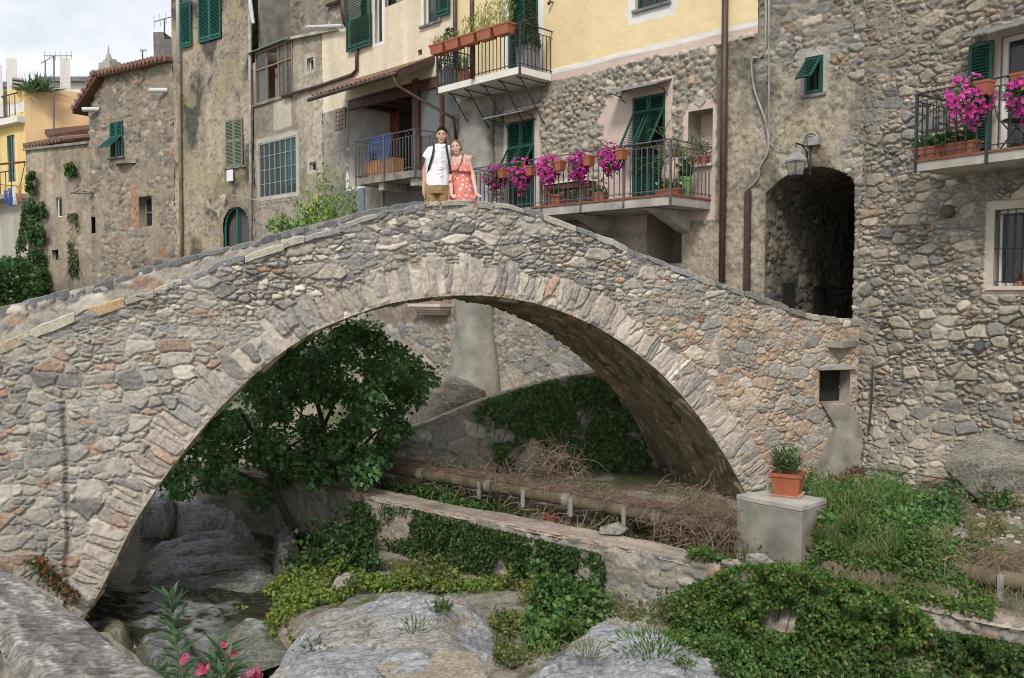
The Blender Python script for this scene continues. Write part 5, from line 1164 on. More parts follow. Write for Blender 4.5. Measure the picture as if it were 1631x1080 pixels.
mb = MB(FY.mat()); mb.b2(s_g0, vq[1], -.05, .0, vq[2]-.06, vq[2]+.01); mb.b2(vq[0], vq[1], 1.4, 1.45, vq[2], vq[3]+.3); mb.b2(vq[0]-.02, vq[1]+.02, .0, 1.4, vq[2]-.05, vq[2]-.001); part('veranda_wall', mb, M_CONCD, gh)
mb = MB(FY.mat()); fw = .045
xs_ = [vq[0], vq[0]+(vq[1]-vq[0])*.30, vq[0]+(vq[1]-vq[0])*.62, vq[0]+(vq[1]-vq[0])*.82, vq[1]-fw]
ztl = vq[3]; ztm = vq[3]-.30
for x in xs_: mb.b2(x, x+fw, -.03, .03, vq[2], ztl+.25)
mb.b2(vq[0], vq[1], -.032, .032, vq[2], vq[2]+fw); mb.b2(vq[0], vq[1], -.032, .032, ztm, ztm+fw); mb.b2(vq[0], vq[1], -.032, .032, ztl+.22, ztl+.27)
vo = part('veranda_window', mb, M_OCHREFRAME, gh)
mb = MB(FY.mat()); mb.b2(vq[0]+.03, vq[0]+(vq[1]-vq[0])*.30, .0, .008, vq[2], ztl+.22); mb.b2(xs_[2], vq[1], .0, .008, vq[2], ztl+.22); part('pane', mb, M_PANEG, vo)
mb = MB(FY.mat())
for i in range(9): mb.tube([(vq[0]+.06+i*.05, .12, vq[2]), (vq[0]+.06+i*.05, .12, ztm)], .03, 6)
part('curtain', mb, M_SHEER, vo)
mb = MB(FY.mat())
for i in range(8): mb.tube([(xs_[1]+.12+i*.055, .25, vq[2]), (xs_[1]+.12+i*.055, .25, ztm)], .032, 6)
part('curtain', mb, M_MAUVE, vo)
mb = MB(FY.mat()); z0_ = ztl+.28; mb.hexa([(s_g0-.05, -.18, z0_-.0), (vq[1]+.1, -.18, z0_), (vq[1]+.1, 1.4, z0_+.35), (s_g0-.05, 1.4, z0_+.35), (s_g0-.05, -.18, z0_+.02), (vq[1]+.1, -.18, z0_+.02), (vq[1]+.1, 1.4, z0_+.37), (s_g0-.05, 1.4, z0_+.37)]); part('glass_roof', mb, mottled('corrugated glass sheet', (.22,.30,.28), .3, var=.15, scale=5), gh)
mb = MB(FY.mat()); a, b = sy(463), s_g1+.9; za, zb3 = fz(FY, 467, 62), fz(FY, 553, 44)
mb.hexa([(a, -.14, za-.02), (b, -.14, zb3-.02), (b, .5, zb3+.05), (a, .5, za+.05), (a, -.14, za+.06), (b, -.14, zb3+.06), (b, .5, zb3+.13), (a, .5, za+.13)]); part('roof_edge', mb, M_CONC, gh)
mb = MB(FY.mat()); mb.tube([(sy(500), -.17, fz(FY, 500, 44)), (sy(556), -.17, fz(FY, 556, 42))], .05, 8); part('roof_tube', mb, M_WHITEPL, gh)
lo = window(gh, FY, lq, mottled('pale grey window frame', (.30,.35,.35), .6, var=.12), .06, 7, 4, .045, pane=glass('green glass', (.03,.05,.048), .12, .65), bar=.010)
mb = MB(FY.mat())
for i in range(7): mb.tube([(lq[0]+(lq[1]-lq[0])*(.62+.055*i), .11, lq[2]+.3), (lq[0]+(lq[1]-lq[0])*(.62+.055*i), .11, lq[3])], .04, 6)
part('curtain', mb, M_CURTAIN, lo)
mb = MB(FY.mat())
gq = FY.rect(424, 476, 316, 362)
for i in range(15): x = gq[0]+(gq[1]-gq[0])*i/14; mb.tube([(x, -.10, gq[2]), (x, -.14, (gq[2]+gq[3])/2), (x, -.08, gq[3])], .012, 5)
mb.b2(gq[0], gq[1], -.10, -.07, gq[3]-.02, gq[3]); part('iron_grille', mb, mottled('grey bars', (.33,.33,.30), .7), gh)
mb = MB(FY.mat()); mb.tube([FY_ for FY_ in [(sy(393), -.5, fz(FY, 393, 313)), (sy(428), -.15, fz(FY, 428, 322)), (sy(445), -.1, fz(FY, 445, 331))]], .02, 6); part('clothes_pole', mb, M_GREYPIPE, gh)
window(gh, FY, s1q, M_WHITE, .15, 1, 1, .03); window(gh, FY, s2q, M_WHITE, .12, 1, 1, .03)

# ------------------------------------------------------------------ taller stone house behind the veranda
FK = Frame(FY.pt(0, 0, -1.6)[:2], FY.d)
bh = thing('back_house', 'tall brown rubble house rising behind the glazed veranda roof', 'house', FK.pt(FK.fp(480, 30)[0], 3, -2), M=FK.mat(FK.fp(480, 30)[0], 3, -2))
wall('wall', FK, FK.fp(396, 30)[0], FK.fp(575, 30)[0], 4.5, 12.5, .05, lambda u, v: blend(stones(u, v, .22, .13, 381, 'brown', mortar=(.21,.19,.155)), plaster(u, v, 382, (.235,.21,.175), .35, .04), sstep(.45, .6, fbm(u, v, 4, 383))), bh)
body(bh, FK, FK.fp(398, 30)[0], FK.fp(573, 30)[0], 4.5, 12.4, 4, M_CONCD)
pipe_part(bh, [FK.pt(*FK.fp(548, -40), .1), FK.pt(*FK.fp(551, 16), .1), FK.pt(*FK.fp(556, 40), .1)], .10, M_BROWN, 'downpipe')
mb = MB(FK.mat()); q = FK.fp(525, 10); mb.tube([(q[0], -.1, q[1]), (q[0]+.7, -.1, q[1]-.02)], .06, 8); part('gutter', mb, M_BROWN, bh)

# ------------------------------------------------------------------ the old houses at the left
def sl(px, py=250): return FL.fp(px, py)[0]
def lz(px, py, out=0): return FL.fp(px, py, out)[1]
th = thing('tall_house', 'tall blotchy grey-brown rendered house with green shutters and an arched ground floor window', 'house', FL.pt(sl(340), -1, -2), M=FL.mat(sl(340), -1, -2))
wa = FL.rect(318, 353, -40, 66); wa = (wa[0], wa[1], wa[2], wa[2]+1.75); wb = FL.rect(361, 388, 190, 266); s0a, s1a = sl(276, 200), 0
wc = (sl(355, 365), sl(397, 365)); acx = (wc[0]+wc[1])/2; arad = (wc[1]-wc[0])/2; acz = lz(376, 362)
def th_fn(u, v):
    P = plaster(u, v, 391, (.35,.30,.235), .30, .02, .3, (.085,.08,.072), 1.0); O = plaster(u, v, 392, (.34,.29,.17), .3, .02); n = fbm(u*1.2, v*1.2, 5, 393)-.5
    r = blend(P, O, sstep(.09, .2, n)*.5); S = stones(u, v, .2, .13, 394, 'warm', mortar=(.28,.24,.19)); n2 = fbm(u*1.7+8, v*1.7, 4, 395)-.5
    r = blend(r, S, sstep(.15, .2, n2)*sstep(7, 5, v)); r = blend(r, S, sstep(s0a+.55, s0a+.35, u+n*.6)*sstep(2.2, 1.8, v+n))
    d = np.hypot(u-acx, np.maximum(v-acz, 0)); r = blend(r, plaster(u, v, 396, (.25,.2,.15), .2, .02), sstep(arad+.2, arad+.15, d)*sstep(-.5, 0, v+3)); return r
wall('wall', FL, s0a, s1a, -1.2, 13.2, .045, th_fn, th, holes=[wa+(.15,), wb+(.1,)], keep=lambda a, b: ~((np.hypot(a-acx, np.maximum(b-acz, 0)) < arad) & (b > -2)))
body(th, FL, s0a, s1a, -1, 13.1, 5, M_CONCD)
mb = MB(FL.mat()); mb.b2(acx-arad-.05, acx+arad+.05, .25, .3, -1.2, acz+arad+.05); ao = part('arched_window', mb, mottled('dark wire screen', (.09,.085,.085), .8, var=.2, scale=20), th)
mb = MB(FL.mat()); mb.tube([(acx+arad*.97*math.cos(t*PI/12), .1, acz+arad*.97*math.sin(t*PI/12)) for t in range(13)]+[(acx-arad*.97, .1, -1.2)], .045, 6); mb.b2(acx-.03, acx+.03, .06, .12, -1.2, acz+arad); part('frame', mb, M_TEAL, ao)
o = window(th, FL, wa, M_WHITE, .15, 1, 1, .05); w_ = (wa[1]-wa[0])/2
for k in range(2): addshut(o, FL, wa[0]+w_*k, wa[2]+.02, w_-.01, wa[3]-wa[2]-.03, 0, (.08,), mat=M_TEAL, out=.03)
q = FL.rect(291, 308, 4, 76); addshut(o, FL, q[0], q[2], q[1]-q[0], q[3]-q[2], 0, (.08,), mat=M_TEAL, out=.08)
o = window(th, FL, wb, M_PALEGREEN, .10, 1, 1, .03, sill=(M_CONCD, .1, .08)); w_ = (wb[1]-wb[0])/2
for k in range(2): addshut(o, FL, wb[0]+w_*k, wb[2]+.02, w_-.01, wb[3]-wb[2]-.03, 0, (.55,), mat=M_PALEGREEN, out=.02)
pipe_part(th, [FL.pt(sl(288, 0), 13, .1), FL.pt(sl(289, 100), lz(289, 100), .1)], .075, M_WHITEPL); pipe_part(th, [FL.pt(sl(289, 100), lz(289, 100)-.05, .1), FL.pt(sl(293, 400), -.5, .1)], .06, mottled('green stained pipe', (.18,.15,.09), .7, var=.4, scale=3))
pipe_part(th, [FL.pt(sl(403, 90), 9.5, .1), FL.pt(sl(402, 350), -.5, .1)], .05, M_GREYPIPE)
mb = MB(FL.mat()); mb.tube([(sl(406), -.12, lz(406, -5)), (sl(411), -.12, lz(411, 38))], .06, 8); part('vent_pipe', mb, M_WHITEPL, th)
mb = MB(FL.mat()); q = FL.rect(365, 375, 271, 289); mb.b2(q[0], q[1], -.1, -.09, q[2], q[3]); part('hanging_cloth', mb, M_CLOTHW, th)

ruh = thing('rubble_house', 'weathered brown rubble house with a sagging tiled eave and small green shuttered window', 'house', FL.pt(sl(205), -1, -2), M=FL.mat(sl(205), -1, -2))
s0b, s1b = sl(143, 250), sl(277, 200)
wd = FL.rect(177, 197, 194, 251); we = FL.rect(221, 242, 313, 361); wf = FL.rect(135, 152, 346, 372)
ztl_, ztr_ = lz(165, 124), lz(276, 98)
def ru_fn(u, v):
    S = stones(u, v, .26, .15, 401, 'brown', gap=.006, bevel=.025, hvar=.05, mortar=(.27,.235,.185), big=.25); P = plaster(u, v, 402, (.285,.245,.19), .35, .03, .3, (.14,.125,.105), .6); n = fbm(u*1.1, v*1.1, 5, 403)-.5
    r = blend(S, P, sstep(.02, .12, n)*.75); br = stones(u, v, .22, .075, 404, 'warm', hvar=.01, mortar=(.35,.28,.22)); br = (br[0], br[1]*np.array([1.0, .72, .6]))
    a = we[0]; return blend(r, br, sstep(a-.45, a-.35, u+n*.9)*sstep(a, a-.02, u)*sstep(we[2]-.1, we[2], v)*sstep(we[3]+.5, we[3]+.4, v))
wall('wall', FL, s0b, s1b, -1.2, max(ztl_, ztr_)+.4, .05, ru_fn, ruh, holes=[wd+(.2,), we+(.35,), wf+(.4,)],
     keep=lambda a, b: (b < np.interp(a, [s0b, sl(165), s1b], [lz(143, 178), ztl_, ztr_])))
body(ruh, FL, s0b+.3, s1b, -1.2, ztl_-.6, 5, M_CONCD)
def roofslab(house, fr, A, B, over, dep, rise, mat, th=.10):
    (a, za), (b, zb) = A, B; mb = MB(fr.mat()); mb.hexa([(a, -over, za), (b, -over, zb), (b, dep, zb+rise), (a, dep, za+rise), (a, -over, za+th), (b, -over, zb+th), (b, dep, zb+rise+th), (a, dep, za+rise+th)]); return part('roof', mb, mat, house)
roofslab(ruh, FL, (sl(163), ztl_-.02), (s1b, ztr_-.02), .3, 4, .35, M_TILE, .16)
mb = MB(FL.mat()); x = sl(163); rr_ = random.Random(9)
while x < s1b:
    z = np.interp(x, [sl(165), s1b], [ztl_, ztr_])+.1; mb.tube([(x, -.38, z), (x, .8, z+.12)], .10, 8); x += .24
part('eave_tiles', mb, M_TILE, ruh)
mb = MB(FL.mat()); a = sl(165); b = sl(131)
mb.hexa([(a+.2, -.35, ztl_-.1), (a+.2, 3, ztl_-.1), (b, 3, lz(131, 183)), (b, -.35, lz(131, 183)), (a+.2, -.35, ztl_+.08), (a+.2, 3, ztl_+.08), (b, 3, lz(131, 183)+.22), (b, -.35, lz(131, 183)+.22)]); part('gable_roof', mb, M_WOODD, ruh)
mb = MB(FL.mat())
for i in range(7):
    t = i/6; x = a+.1+(b-a)*t; z = ztl_+.12+(lz(131, 183)+.1-ztl_)*t; mb.tube([(x, -.42, z), (x, 2.5, z)], .10, 8)
part('verge_tiles', mb, M_TILE, ruh)
o = window(ruh, FL, wd, M_GREEN, .12, 2, 1, .05, sill=(M_SLATE, .12, .12)); w_ = (wd[1]-wd[0])/2
for k in range(2): addflap(o, FL, wd[0]+w_*k, wd[2]+.02, w_-.01, wd[3]-wd[2]-.02, .05, (wd[3]-wd[2])*.55, mat=M_TEAL, out=.02, ang=48)
window(ruh, FL, we, M_PALEGREEN, .32, 1, 2, .06); window(ruh, FL, wf, M_PALEGREEN, .36, 1, 1, .05)
for (x, y) in ((262, 146), (154, 176)):
    q = FL.fp(x, y); mb = MB(FL.mat()); mb.tube([(q[0]-.25, -.42, q[1]), (q[0]+.2, 0, q[1]+.02)], .085, 10); part('waste_pipe', mb, M_WHITEPL, ruh)
q = FL.rect(186, 217, 252, 262); mb = MB(FL.mat()); mb.loft([[(q[0]+(q[1]-q[0])*t, -.30*math.sin(PI*t)-.02, z) for t in (0, .2, .4, .6, .8, 1)]+[(q[1], 0, z), (q[0], 0, z)] for z in (q[2], q[2]+.1)]); part('stone_shelf', mb, M_CONCD, ruh)

# chimney of the rubble house with finial
mb = MB(FL.mat()); q = FL.rect(157, 175, 98, 112, -2); mb.b2(q[0], q[1], 2, 2.5, q[2]-1, q[3]); mb.b2(q[0]+.15, q[1]-.15, 2.1, 2.4, q[3], q[3]+.12); c_ = (q[0]+q[1])/2; mb.tube([(c_, 2.2, q[3]+.1), (c_, 2.2, q[3]+.32), (c_, 2.2, q[3]+.4), (c_, 2.2, q[3]+.7)], [.13, .1, .04, .015], 8); part('chimney', mb, M_CONC, ruh)
# low ivy house
lh = thing('low_house', 'low grey rendered house half covered with ivy, left of the rubble house', 'house', FL.pt(sl(95), -1, -1.5), M=FL.mat(sl(95), -1, -1.5))
s0c, s1c = sl(43, 330), s0b
wg = FL.rect(90, 99, 314, 346); wh = FL.rect(83, 93, 398, 414)
def lh_fn(u, v):
    P = plaster(u, v, 411, (.33,.28,.215), .42, .03, .45, (.20,.18,.15), .6); S = stones(u, v, .26, .16, 412, 'warm', mortar=(.3,.26,.2)); n = fbm(u*1.2, v, 4, 413)-.5
    return blend(P, S, sstep(.08, .16, n)*.6)
tl, tr = lz(50, 237), lz(150, 226)
wall('wall', FL, s0c, s1c, -1.2, tr+.6, .06, lh_fn, lh, holes=[wg+(.2,), wh+(.3,)], keep=lambda a, b: b < np.interp(a, [s0c, s1c], [tl, tr]))
body(lh, FL, s0c, s1c, -1.2, tl-.3, 4, M_CONCD)
mb = MB(FL.mat()); mb.hexa([(s0c, -.12, tl-.05), (s1c, -.12, tr-.05), (s1c, .5, tr), (s0c, .5, tl), (s0c, -.12, tl+.05), (s1c, -.12, tr+.05), (s1c, .5, tr+.08), (s0c, .5, tl+.08)]); part('wall_cap', mb, M_CONCD, lh)
mb = MB(FL.mat()); x = s0c+.1
while x < sl(98): mb.tube([(x, -.1, tl+.14), (x+.1, 1.3, tl+.45)], .12, 8); x += .27
part('roof', mb, M_TILE, lh)
window(lh, FL, wg, M_WHITE, .12, 1, 1, .05); window(lh, FL, wh, M_DARK, .2, 1, 1, .05)
for q in ((270, 308), (132, 310)):
    pass
mb = MB(FL.mat()); q = FL.fp(143, 310); mb.tube([(q[0]-.5, -.5, q[1]+.05), (q[0]+.3, -.02, q[1])], .02, 6); mb.tube([(q[0]-.45, -.5, q[1]), (q[0]+.1, -.5, q[1]+.1)], .015, 6); mb.tube([(q[0]+.1, -.5, q[1]+.1), (q[0]+.3, -.02, q[1]+.05)], .015, 6); part('iron_bracket', mb, M_IRON, lh)

# far ochre house
pc = aty(43, 300, 40); FO = Frame(pc[:2], (.85, .53)); FO2 = Frame(pc[:2], (.82, -.57))
oh = thing('ochre_house', 'distant yellow-ochre house with roof terrace and white chimney posts at far left', 'house', (pc[0], pc[1]+2, -2))
zo0, zo1 = FO.fp(43, 137)[1], FO.fp(146, 165)[1]; so1 = FO.fp(160, 200)[0]
wall('wall', FO, 0, so1, -2, zo0+.1, .12, lambda u, v: plaster(u, v, 421, (.74,.51,.28), .06, .01, .12), oh, keep=lambda a, b: b < zo0)
so0 = FO2.fp(-60, 250)[0]
def oh_fn(u, v):
    z1 = FO2.fp(20, 310)[1]; return blend(plaster(u, v, 422, (.74,.56,.24), .08, .01), plaster(u, v, 423, (.42,.40,.36), .2, .02), sstep(z1, z1-.02, v))
oq = FO2.rect(12, 24, 215, 290)
wall('wall', FO2, so0, 0, -2, zo0, .12, oh_fn, oh, holes=[oq+(.2,)])
window(oh, FO2, oq, M_TEAL, .1, 2, 1, .1)
mb = MB(FO.mat()); mb.b2(0, so1, 4.9, 5, -2, zo0-.1); mb.b2(0, so1, .3, 5, zo0-.8, zo0-.7); part('wall', mb, M_OCHRE, oh)
mb = MB(FO2.mat()); mb.b2(so0, 0, -.35, 0, FO2.fp(20, 200)[1], FO2.fp(20, 190)[1]); part('cornice', mb, M_WHITE, oh); mb = MB(FO2.mat()); mb.b2(so0, 0, -.6, 0, FO2.fp(20, 312)[1]-.2, FO2.fp(20, 312)[1]); part('balcony', mb, M_CONC, oh); mb = MB(FO2.mat()); mb.b2(so0, -.02, -.02, .5, FO2.fp(20, 200)[1]+.5, FO2.fp(20, 200)[1]+1.0); part('cornice', mb, M_WHITE, oh)
for x0, x1, yt in ((11, 28, 93), (97, 112, 92), (-8, 4, 103)):
    q = FO.rect(x0, x1, yt, 150, -1.2); mb = MB(FO.mat()); mb.b2(q[0], q[1], 1.2, 1.7, q[2]-1, q[3]); part('chimney', mb, M_WHITE, oh)
q = FO.rect(20, 37, 127, 139, 0); mb = MB(FO.mat())
for i in range(3): mb.b2(q[0], q[1], 0, .5, q[2]+.16*i, q[2]+.16*i+.09)
part('chimney_cowl', mb, M_CONC, oh)
mb = MB(FO.mat()); q = FO.rect(73, 145, 195, 220, .6); mb.hexa([(q[0], -2.6, q[2]-.4), (q[1]+1, -2.6, q[3]-.35), (q[1]+1, 0, q[3]+.1), (q[0], 0, q[2]+.2), (q[0], -2.6, q[2]-.25), (q[1]+1, -2.6, q[3]-.15), (q[1]+1, 0, q[3]+.3), (q[0], 0, q[2]+.4)]); part('lean_to_roof', mb, M_WOODD, oh)
mb = MB(FO2.mat())
for i in range(12): x = so0+(0-so0)*(i+.5)/12; mb.tube([(x, -.55, FO2.fp(20, 312)[1]), (x, -.55, FO2.fp(20, 312)[1]+1)], .02, 5)
mb.tube([(so0, -.55, FO2.fp(20, 312)[1]+1), (0, -.55, FO2.fp(20, 312)[1]+1)], .03, 5)
for i in range(12): x = so0+(0-so0)*(i+.5)/12; mb.tube([(x, -.3, FO2.fp(20, 190)[1]), (x, -.3, FO2.fp(20, 190)[1]+1)], .02, 5)
mb.tube([(so0, -.3, FO2.fp(20, 190)[1]+1), (0, -.3, FO2.fp(20, 190)[1]+1)], .03, 5)
part('railing', mb, M_IRON, oh)
wht = thing('white_house', 'distant white house with grey roof behind the ochre terrace', 'house', aty(85, 200, 52))
mb = MB(); A_ = aty(75, 148, 52); B_ = aty(140, 148, 52); mb.b2(A_[0], B_[0], 52, 58, 0, A_[2]+.6); part('wall', mb, M_WHITE, wht)
mb = MB(); mb.b2(A_[0]-.3, B_[0]+.3, 51.6, 58.4, A_[2]+.6, A_[2]+.85); part('roof', mb, M_SLATE, wht)
wht2 = thing('white_house', 'distant white building at the very left edge behind the terrace', 'house', aty(0, 200, 50))
mb = MB(); A_ = aty(-60, 135, 50); B_ = aty(42, 135, 50); mb.b2(A_[0], B_[0], 50, 58, 0, A_[2]-.2); part('wall', mb, M_WHITE, wht2)
mb = MB(); mb.b2(A_[0], B_[0]+.3, 49.7, 58.3, A_[2]-.2, A_[2]+.1); part('roof', mb, M_SLATE, wht2)
# ================================================================== THE TWO PEOPLE ON THE BRIDGE
def blob(name, mb, mat, parent, vox=.008, it=4, label=None):
    o = part(name, mb, mat, parent, smooth=True)
    m = o.modifiers.new('r', 'REMESH'); m.mode = 'VOXEL'; m.voxel_size = vox; m.use_smooth_shade = True
    m = o.modifiers.new('s', 'SMOOTH'); m.factor = .5; m.iterations = it
    if label: o['label'] = label
    return o
def limb(mb, P, R, n=12):
    P = [np.array(p, float) for p in P]; mb.tube(P, R, n)
    for p, r in zip(P, R): mb.ball(p, r*.995, n, 8)
def ell(mb, z, rx, ry, cx=0, cy=0, n=24): return [(cx+rx*math.cos(2*PI*k/n), cy+ry*math.sin(2*PI*k/n), z) for k in range(n)]
def torso(mb, rows):
    mb.loft([ell(mb, z, rx, ry, cx, cy) for z, rx, ry, cx, cy in rows])
def hand(mb, wrist, direc, palm, side, s=1.0, curl=.5, skip=None):
    """palm and five tapering fingers; direc along the hand, palm = palm normal, side = towards the thumb"""
    d = Vector(direc).normalized(); p = Vector(palm).normalized(); t = (Vector(side)-d*Vector(side).dot(d)).normalized(); w = Vector(wrist)
    limb(mb, [w, w+d*.045*s, w+d*.075*s], [.022*s, .026*s, .024*s])
    for k, (off, L) in enumerate(((.028, .070), (.010, .078), (-.009, .073), (-.027, .058))):
        b = w+d*.085*s+t*off*s; m_ = b+(d*(1-curl*.35)+p*curl*.5)*L*.5*s; e = m_+(d*(1-curl*.8)+p*curl*.9)*L*.45*s
        limb(mb, [w+d*.05*s+t*off*.8*s, b, m_, e], [.012*s, .0095*s, .0085*s, .007*s], 8)
    b = w+d*.025*s+t*.026*s; limb(mb, [b, b+(t*.7+d*.7)*.035*s, b+(t*.55+d*1.0+p*.3)*.062*s], [.013*s, .0105*s, .008*s], 8)
def head(mb, c, r, tilt=0):
    R = Matrix.Rotation(tilt, 4, 'Y'); T = Matrix.Translation(c) @ R; s_ = MB()
    M2 = (mb.M @ T) if mb.M is not None else T
    rx, ry, rz = r
    mb.ball((0, .012, .018), (rx, ry, rz*.86), 20, 14, M=M2)
    mb.loft([ell(mb, z, a, b, 0, cy, 18) for z, a, b, cy in ((-rz*1.0, rx*.34, ry*.26, -ry*.52), (-rz*.86, rx*.52, ry*.42, -ry*.38), (-rz*.6, rx*.72, ry*.66, -ry*.16), (-rz*.25, rx*.88, ry*.82, -.0), (rz*.1, rx*.93, ry*.9, .004))], M=M2)
    mb.add(*nose(rx, ry, rz), M=M2)
    for sgn in (-1, 1):
        mb.ball((sgn*rx*1.0, .012, -rz*.05), (.010, .018, .028), 10, 8, M=M2)
        mb.ball((sgn*rx*.55, -ry*.62, -rz*.22), (.022, .02, .022), 10, 8, M=M2)
    return M2
def nose(rx, ry, rz):
    y = -ry*.86; return [(-.006, y+.01, .012), (.006, y+.01, .012), (-.016, y+.008, -rz*.33), (.016, y+.008, -rz*.33), (0, y-.022, -rz*.30), (0, y+.03, -rz*.1), (0, y-.004, .008)], [(0, 1, 6), (0, 6, 4, 2), (6, 1, 3, 4), (2, 4, 3), (0, 2, 5), (1, 5, 3), (0, 5, 1), (2, 3, 5)]
def facebits(o, M2, r, teeth=True, brow=M_HAIRD):
    rx, ry, rz = r
    for sgn in (-1, 1):
        mb = MB(M2); mb.ball((sgn*rx*.42, -ry*.80, .004), (.0115, .006, .0045), 10, 6); part('eye', mb, M_EYE, o, smooth=True)
        mb = MB(M2); mb.tube([(sgn*rx*.18, -ry*.90, .019), (sgn*rx*.45, -ry*.86, .026), (sgn*rx*.70, -ry*.68, .019)], [.002, .0032, .002], 6); part('eyebrow', mb, brow, o)
    mb = MB(M2); mb.tube([(x*rx, -ry*(.88-.28*x*x)-.004, -rz*.56+.016*x*x*4) for x in (-.36, -.18, 0, .18, .36)], [.003, .006, .007, .006, .003], 8); part('lips', mb, M_LIP, o, smooth=True)
    if teeth: mb = MB(M2); mb.tube([(x*rx, -ry*(.88-.28*x*x)-.010, -rz*.555+.016*x*x*4) for x in (-.25, -.12, 0, .12, .25)], [.0014, .0024, .0026, .0024, .0014], 6); part('teeth', mb, M_TEETH, o, smooth=True)
YP = 12.85; SCL = 1400/YP
DECKZ = float(tz(FB.fp(700, 322)[0])-drop(FB.fp(700, 322)[0]))+.02
def pos(px): return aty(px, 300, YP)[0]
zoff = DECKZ
def LZ(py): return aty(700, py, YP)[2]-zoff
MM = Matrix.Translation((pos(697), YP, zoff)); X = lambda px: (px-697)/SCL
man = thing('person', 'young man in a white short-sleeved shirt and khaki shorts, arm round the woman', 'person', M=MM)
hr = (.073, .092, .112); hc = (X(704), -.02, LZ(216.5))
b = MB(MM); M2 = head(b, hc, hr, .05)
shz = LZ(235); xl, xr_ = X(683.5), X(716)
limb(b, [(X(703), -.005, LZ(231)), (X(702), .0, LZ(240))], [.052, .058])
torso(b, [(.80, .12, .10, 0, 0), (.90, .155, .11, 0, 0), (1.05, .145, .10, .0, 0), (1.25, .165, .11, .01, 0), (shz-.03, .17, .10, .02, 0), (shz+.03, .10, .075, X(701), 0)])
for sx in (-.085, .085): limb(b, [(sx, 0, .84), (sx*1.15, -.01, .47), (sx*1.2, .01, .09)], [.085, .058, .042]); limb(b, [(sx*1.2, .02, .05), (sx*1.5, -.15, .035)], [.042, .035])
wr = (X(675.5), -.03, LZ(302)); limb(b, [(xl+.012, 0, shz-.052), (X(676.5), .03, LZ(270)), wr], [.048, .038, .026]); hand(b, wr, (.06, -.10, -1), (.6, -.5, 0), (.1, -1, 0), 1.0, .35)
wr2 = (X(751), .07, LZ(249)); limb(b, [(xr_, .02, shz-.052), (X(735), .16, LZ(247)), wr2], [.046, .038, .027]); hand(b, wr2, (-.35, -1, -.25), (-.1, -.2, -1), (-1, .2, .2), 1.0, .6)
body_m = blob('body', b, M_SKIN2, man, .0065, 4)
facebits(body_m, M2, hr, True)
h_ = MB(M2); h_.ball((0, .015, .053), (.0775, .083, .080), 22, 14); h_.ball((0, .040, .0), (.068, .062, .085), 18, 12)
for i in range(22):
    a = RG.uniform(-.85, .85); h_.tube([(.05*math.sin(a), -.050*math.cos(a)-.006, .098), (.052*math.sin(a)+.008, -.045*math.cos(a)-.012, .118+.008*RG.random())], [.012, .005], 6)
ho = part('hair', h_, M_HAIRD, body_m, smooth=True); m = ho.modifiers.new('r', 'REMESH'); m.mode = 'VOXEL'; m.voxel_size = .006; m.use_smooth_shade = True
c = MB(MM); torso(c, [(LZ(297), .178, .135, .01, -.005), (LZ(288), .178, .135, .005, 0), (1.08, .168, .13, .0, 0), (1.25, .185, .135, .01, 0), (shz-.04, .190, .125, .02, 0), (shz+.012, .13, .10, X(701), .005), (shz+.045, .078, .078, X(702), .01)])
limb(c, [(xl+.02, 0, shz-.04), (X(680.5), .01, LZ(247))], [.056, .060]); c.tube([(xl+.01, 0, shz-.05), (X(679), .012, LZ(252))], [.056, .066], 14)
for k_i in range(9):
    a_ = RG.uniform(-.12, .12); z_ = RG.uniform(.92, 1.3); c.tube([(a_-.05, -.128, z_), (a_, -.134, z_+RG.uniform(-.03, .04)), (a_+.06, -.126, z_+RG.uniform(-.05, .05))], [.003, .0075, .003], 8)
limb(c, [(xr_-.02, .01, shz-.02), (X(722), .05, LZ(241))], [.060, .062])
blob('shirt', c, M_SHIRT, man, .008, 3)
cc = MB(MM)
for sgn in (-1, 1): cc.add([(X(702), -.115, shz-.035), (X(702)+sgn*.012, -.10, shz+.0), (X(702)+sgn*.06, -.03, shz+.055), (X(702)+sgn*.085, -.06, shz+.015), (X(702)+sgn*.05, -.125, shz-.01), (X(702)+sgn*.02, -.09, shz-.03)], [(0, 1, 2, 3, 4), (5, 2, 1), (5, 4, 3, 2)])
part('collar', cc, M_SHIRT, man)
cc = MB(MM); cc.b2(X(705)-.002, X(705)+.002, -.148, -.138, .9, shz-.05); part('placket', cc, mottled('shirt seam', (.62,.63,.66), .8), man)
s_ = MB(MM); torso(s_, [(.74, .175, .13, 0, 0), (.84, .180, .135, 0, 0), (.93, .165, .125, 0, 0)])
for sx in (-.09, .09): limb(s_, [(sx, 0, .84), (sx*1.1, 0, .50)], [.10, .095])
blob('shorts', s_, M_KHAKI, man, .01, 3)
bp = thing('backpack', 'dark navy backpack whose straps run over the shoulders of the young man', 'backpack', MM @ Vector((0, .17, 1.0)))
mb = MB(MM); mb.loft([[(x*.13*k, .13+.001+(.0 if y < 0 else .13*k), z) for x, y in ((-1, -1), (1, -1), (1, 1), (-1, 1))] for z, k in ((.93, .85), (1.0, 1), (1.25, 1), (1.36, .8))]); part('bag', mb, M_NAVY, bp)
def strap(side, pts, r, mat, name, par_):
    mb = MB(MM); n = len(pts); rows = []
    for i, p in enumerate(pts):
        a = np.array(pts[max(i-1, 0)]); b_ = np.array(pts[min(i+1, n-1)]); t = (b_-a)/np.linalg.norm(b_-a); s = np.cross(t, (0, -1, .2)); s /= np.linalg.norm(s); q = np.array(p, float); o_ = np.cross(s, t)
        rows.append([q-s*r-o_*.004, q+s*r-o_*.004, q+s*r+o_*.006, q-s*r+o_*.006])
    mb.loft(rows); return part(name, mb, mat, par_)
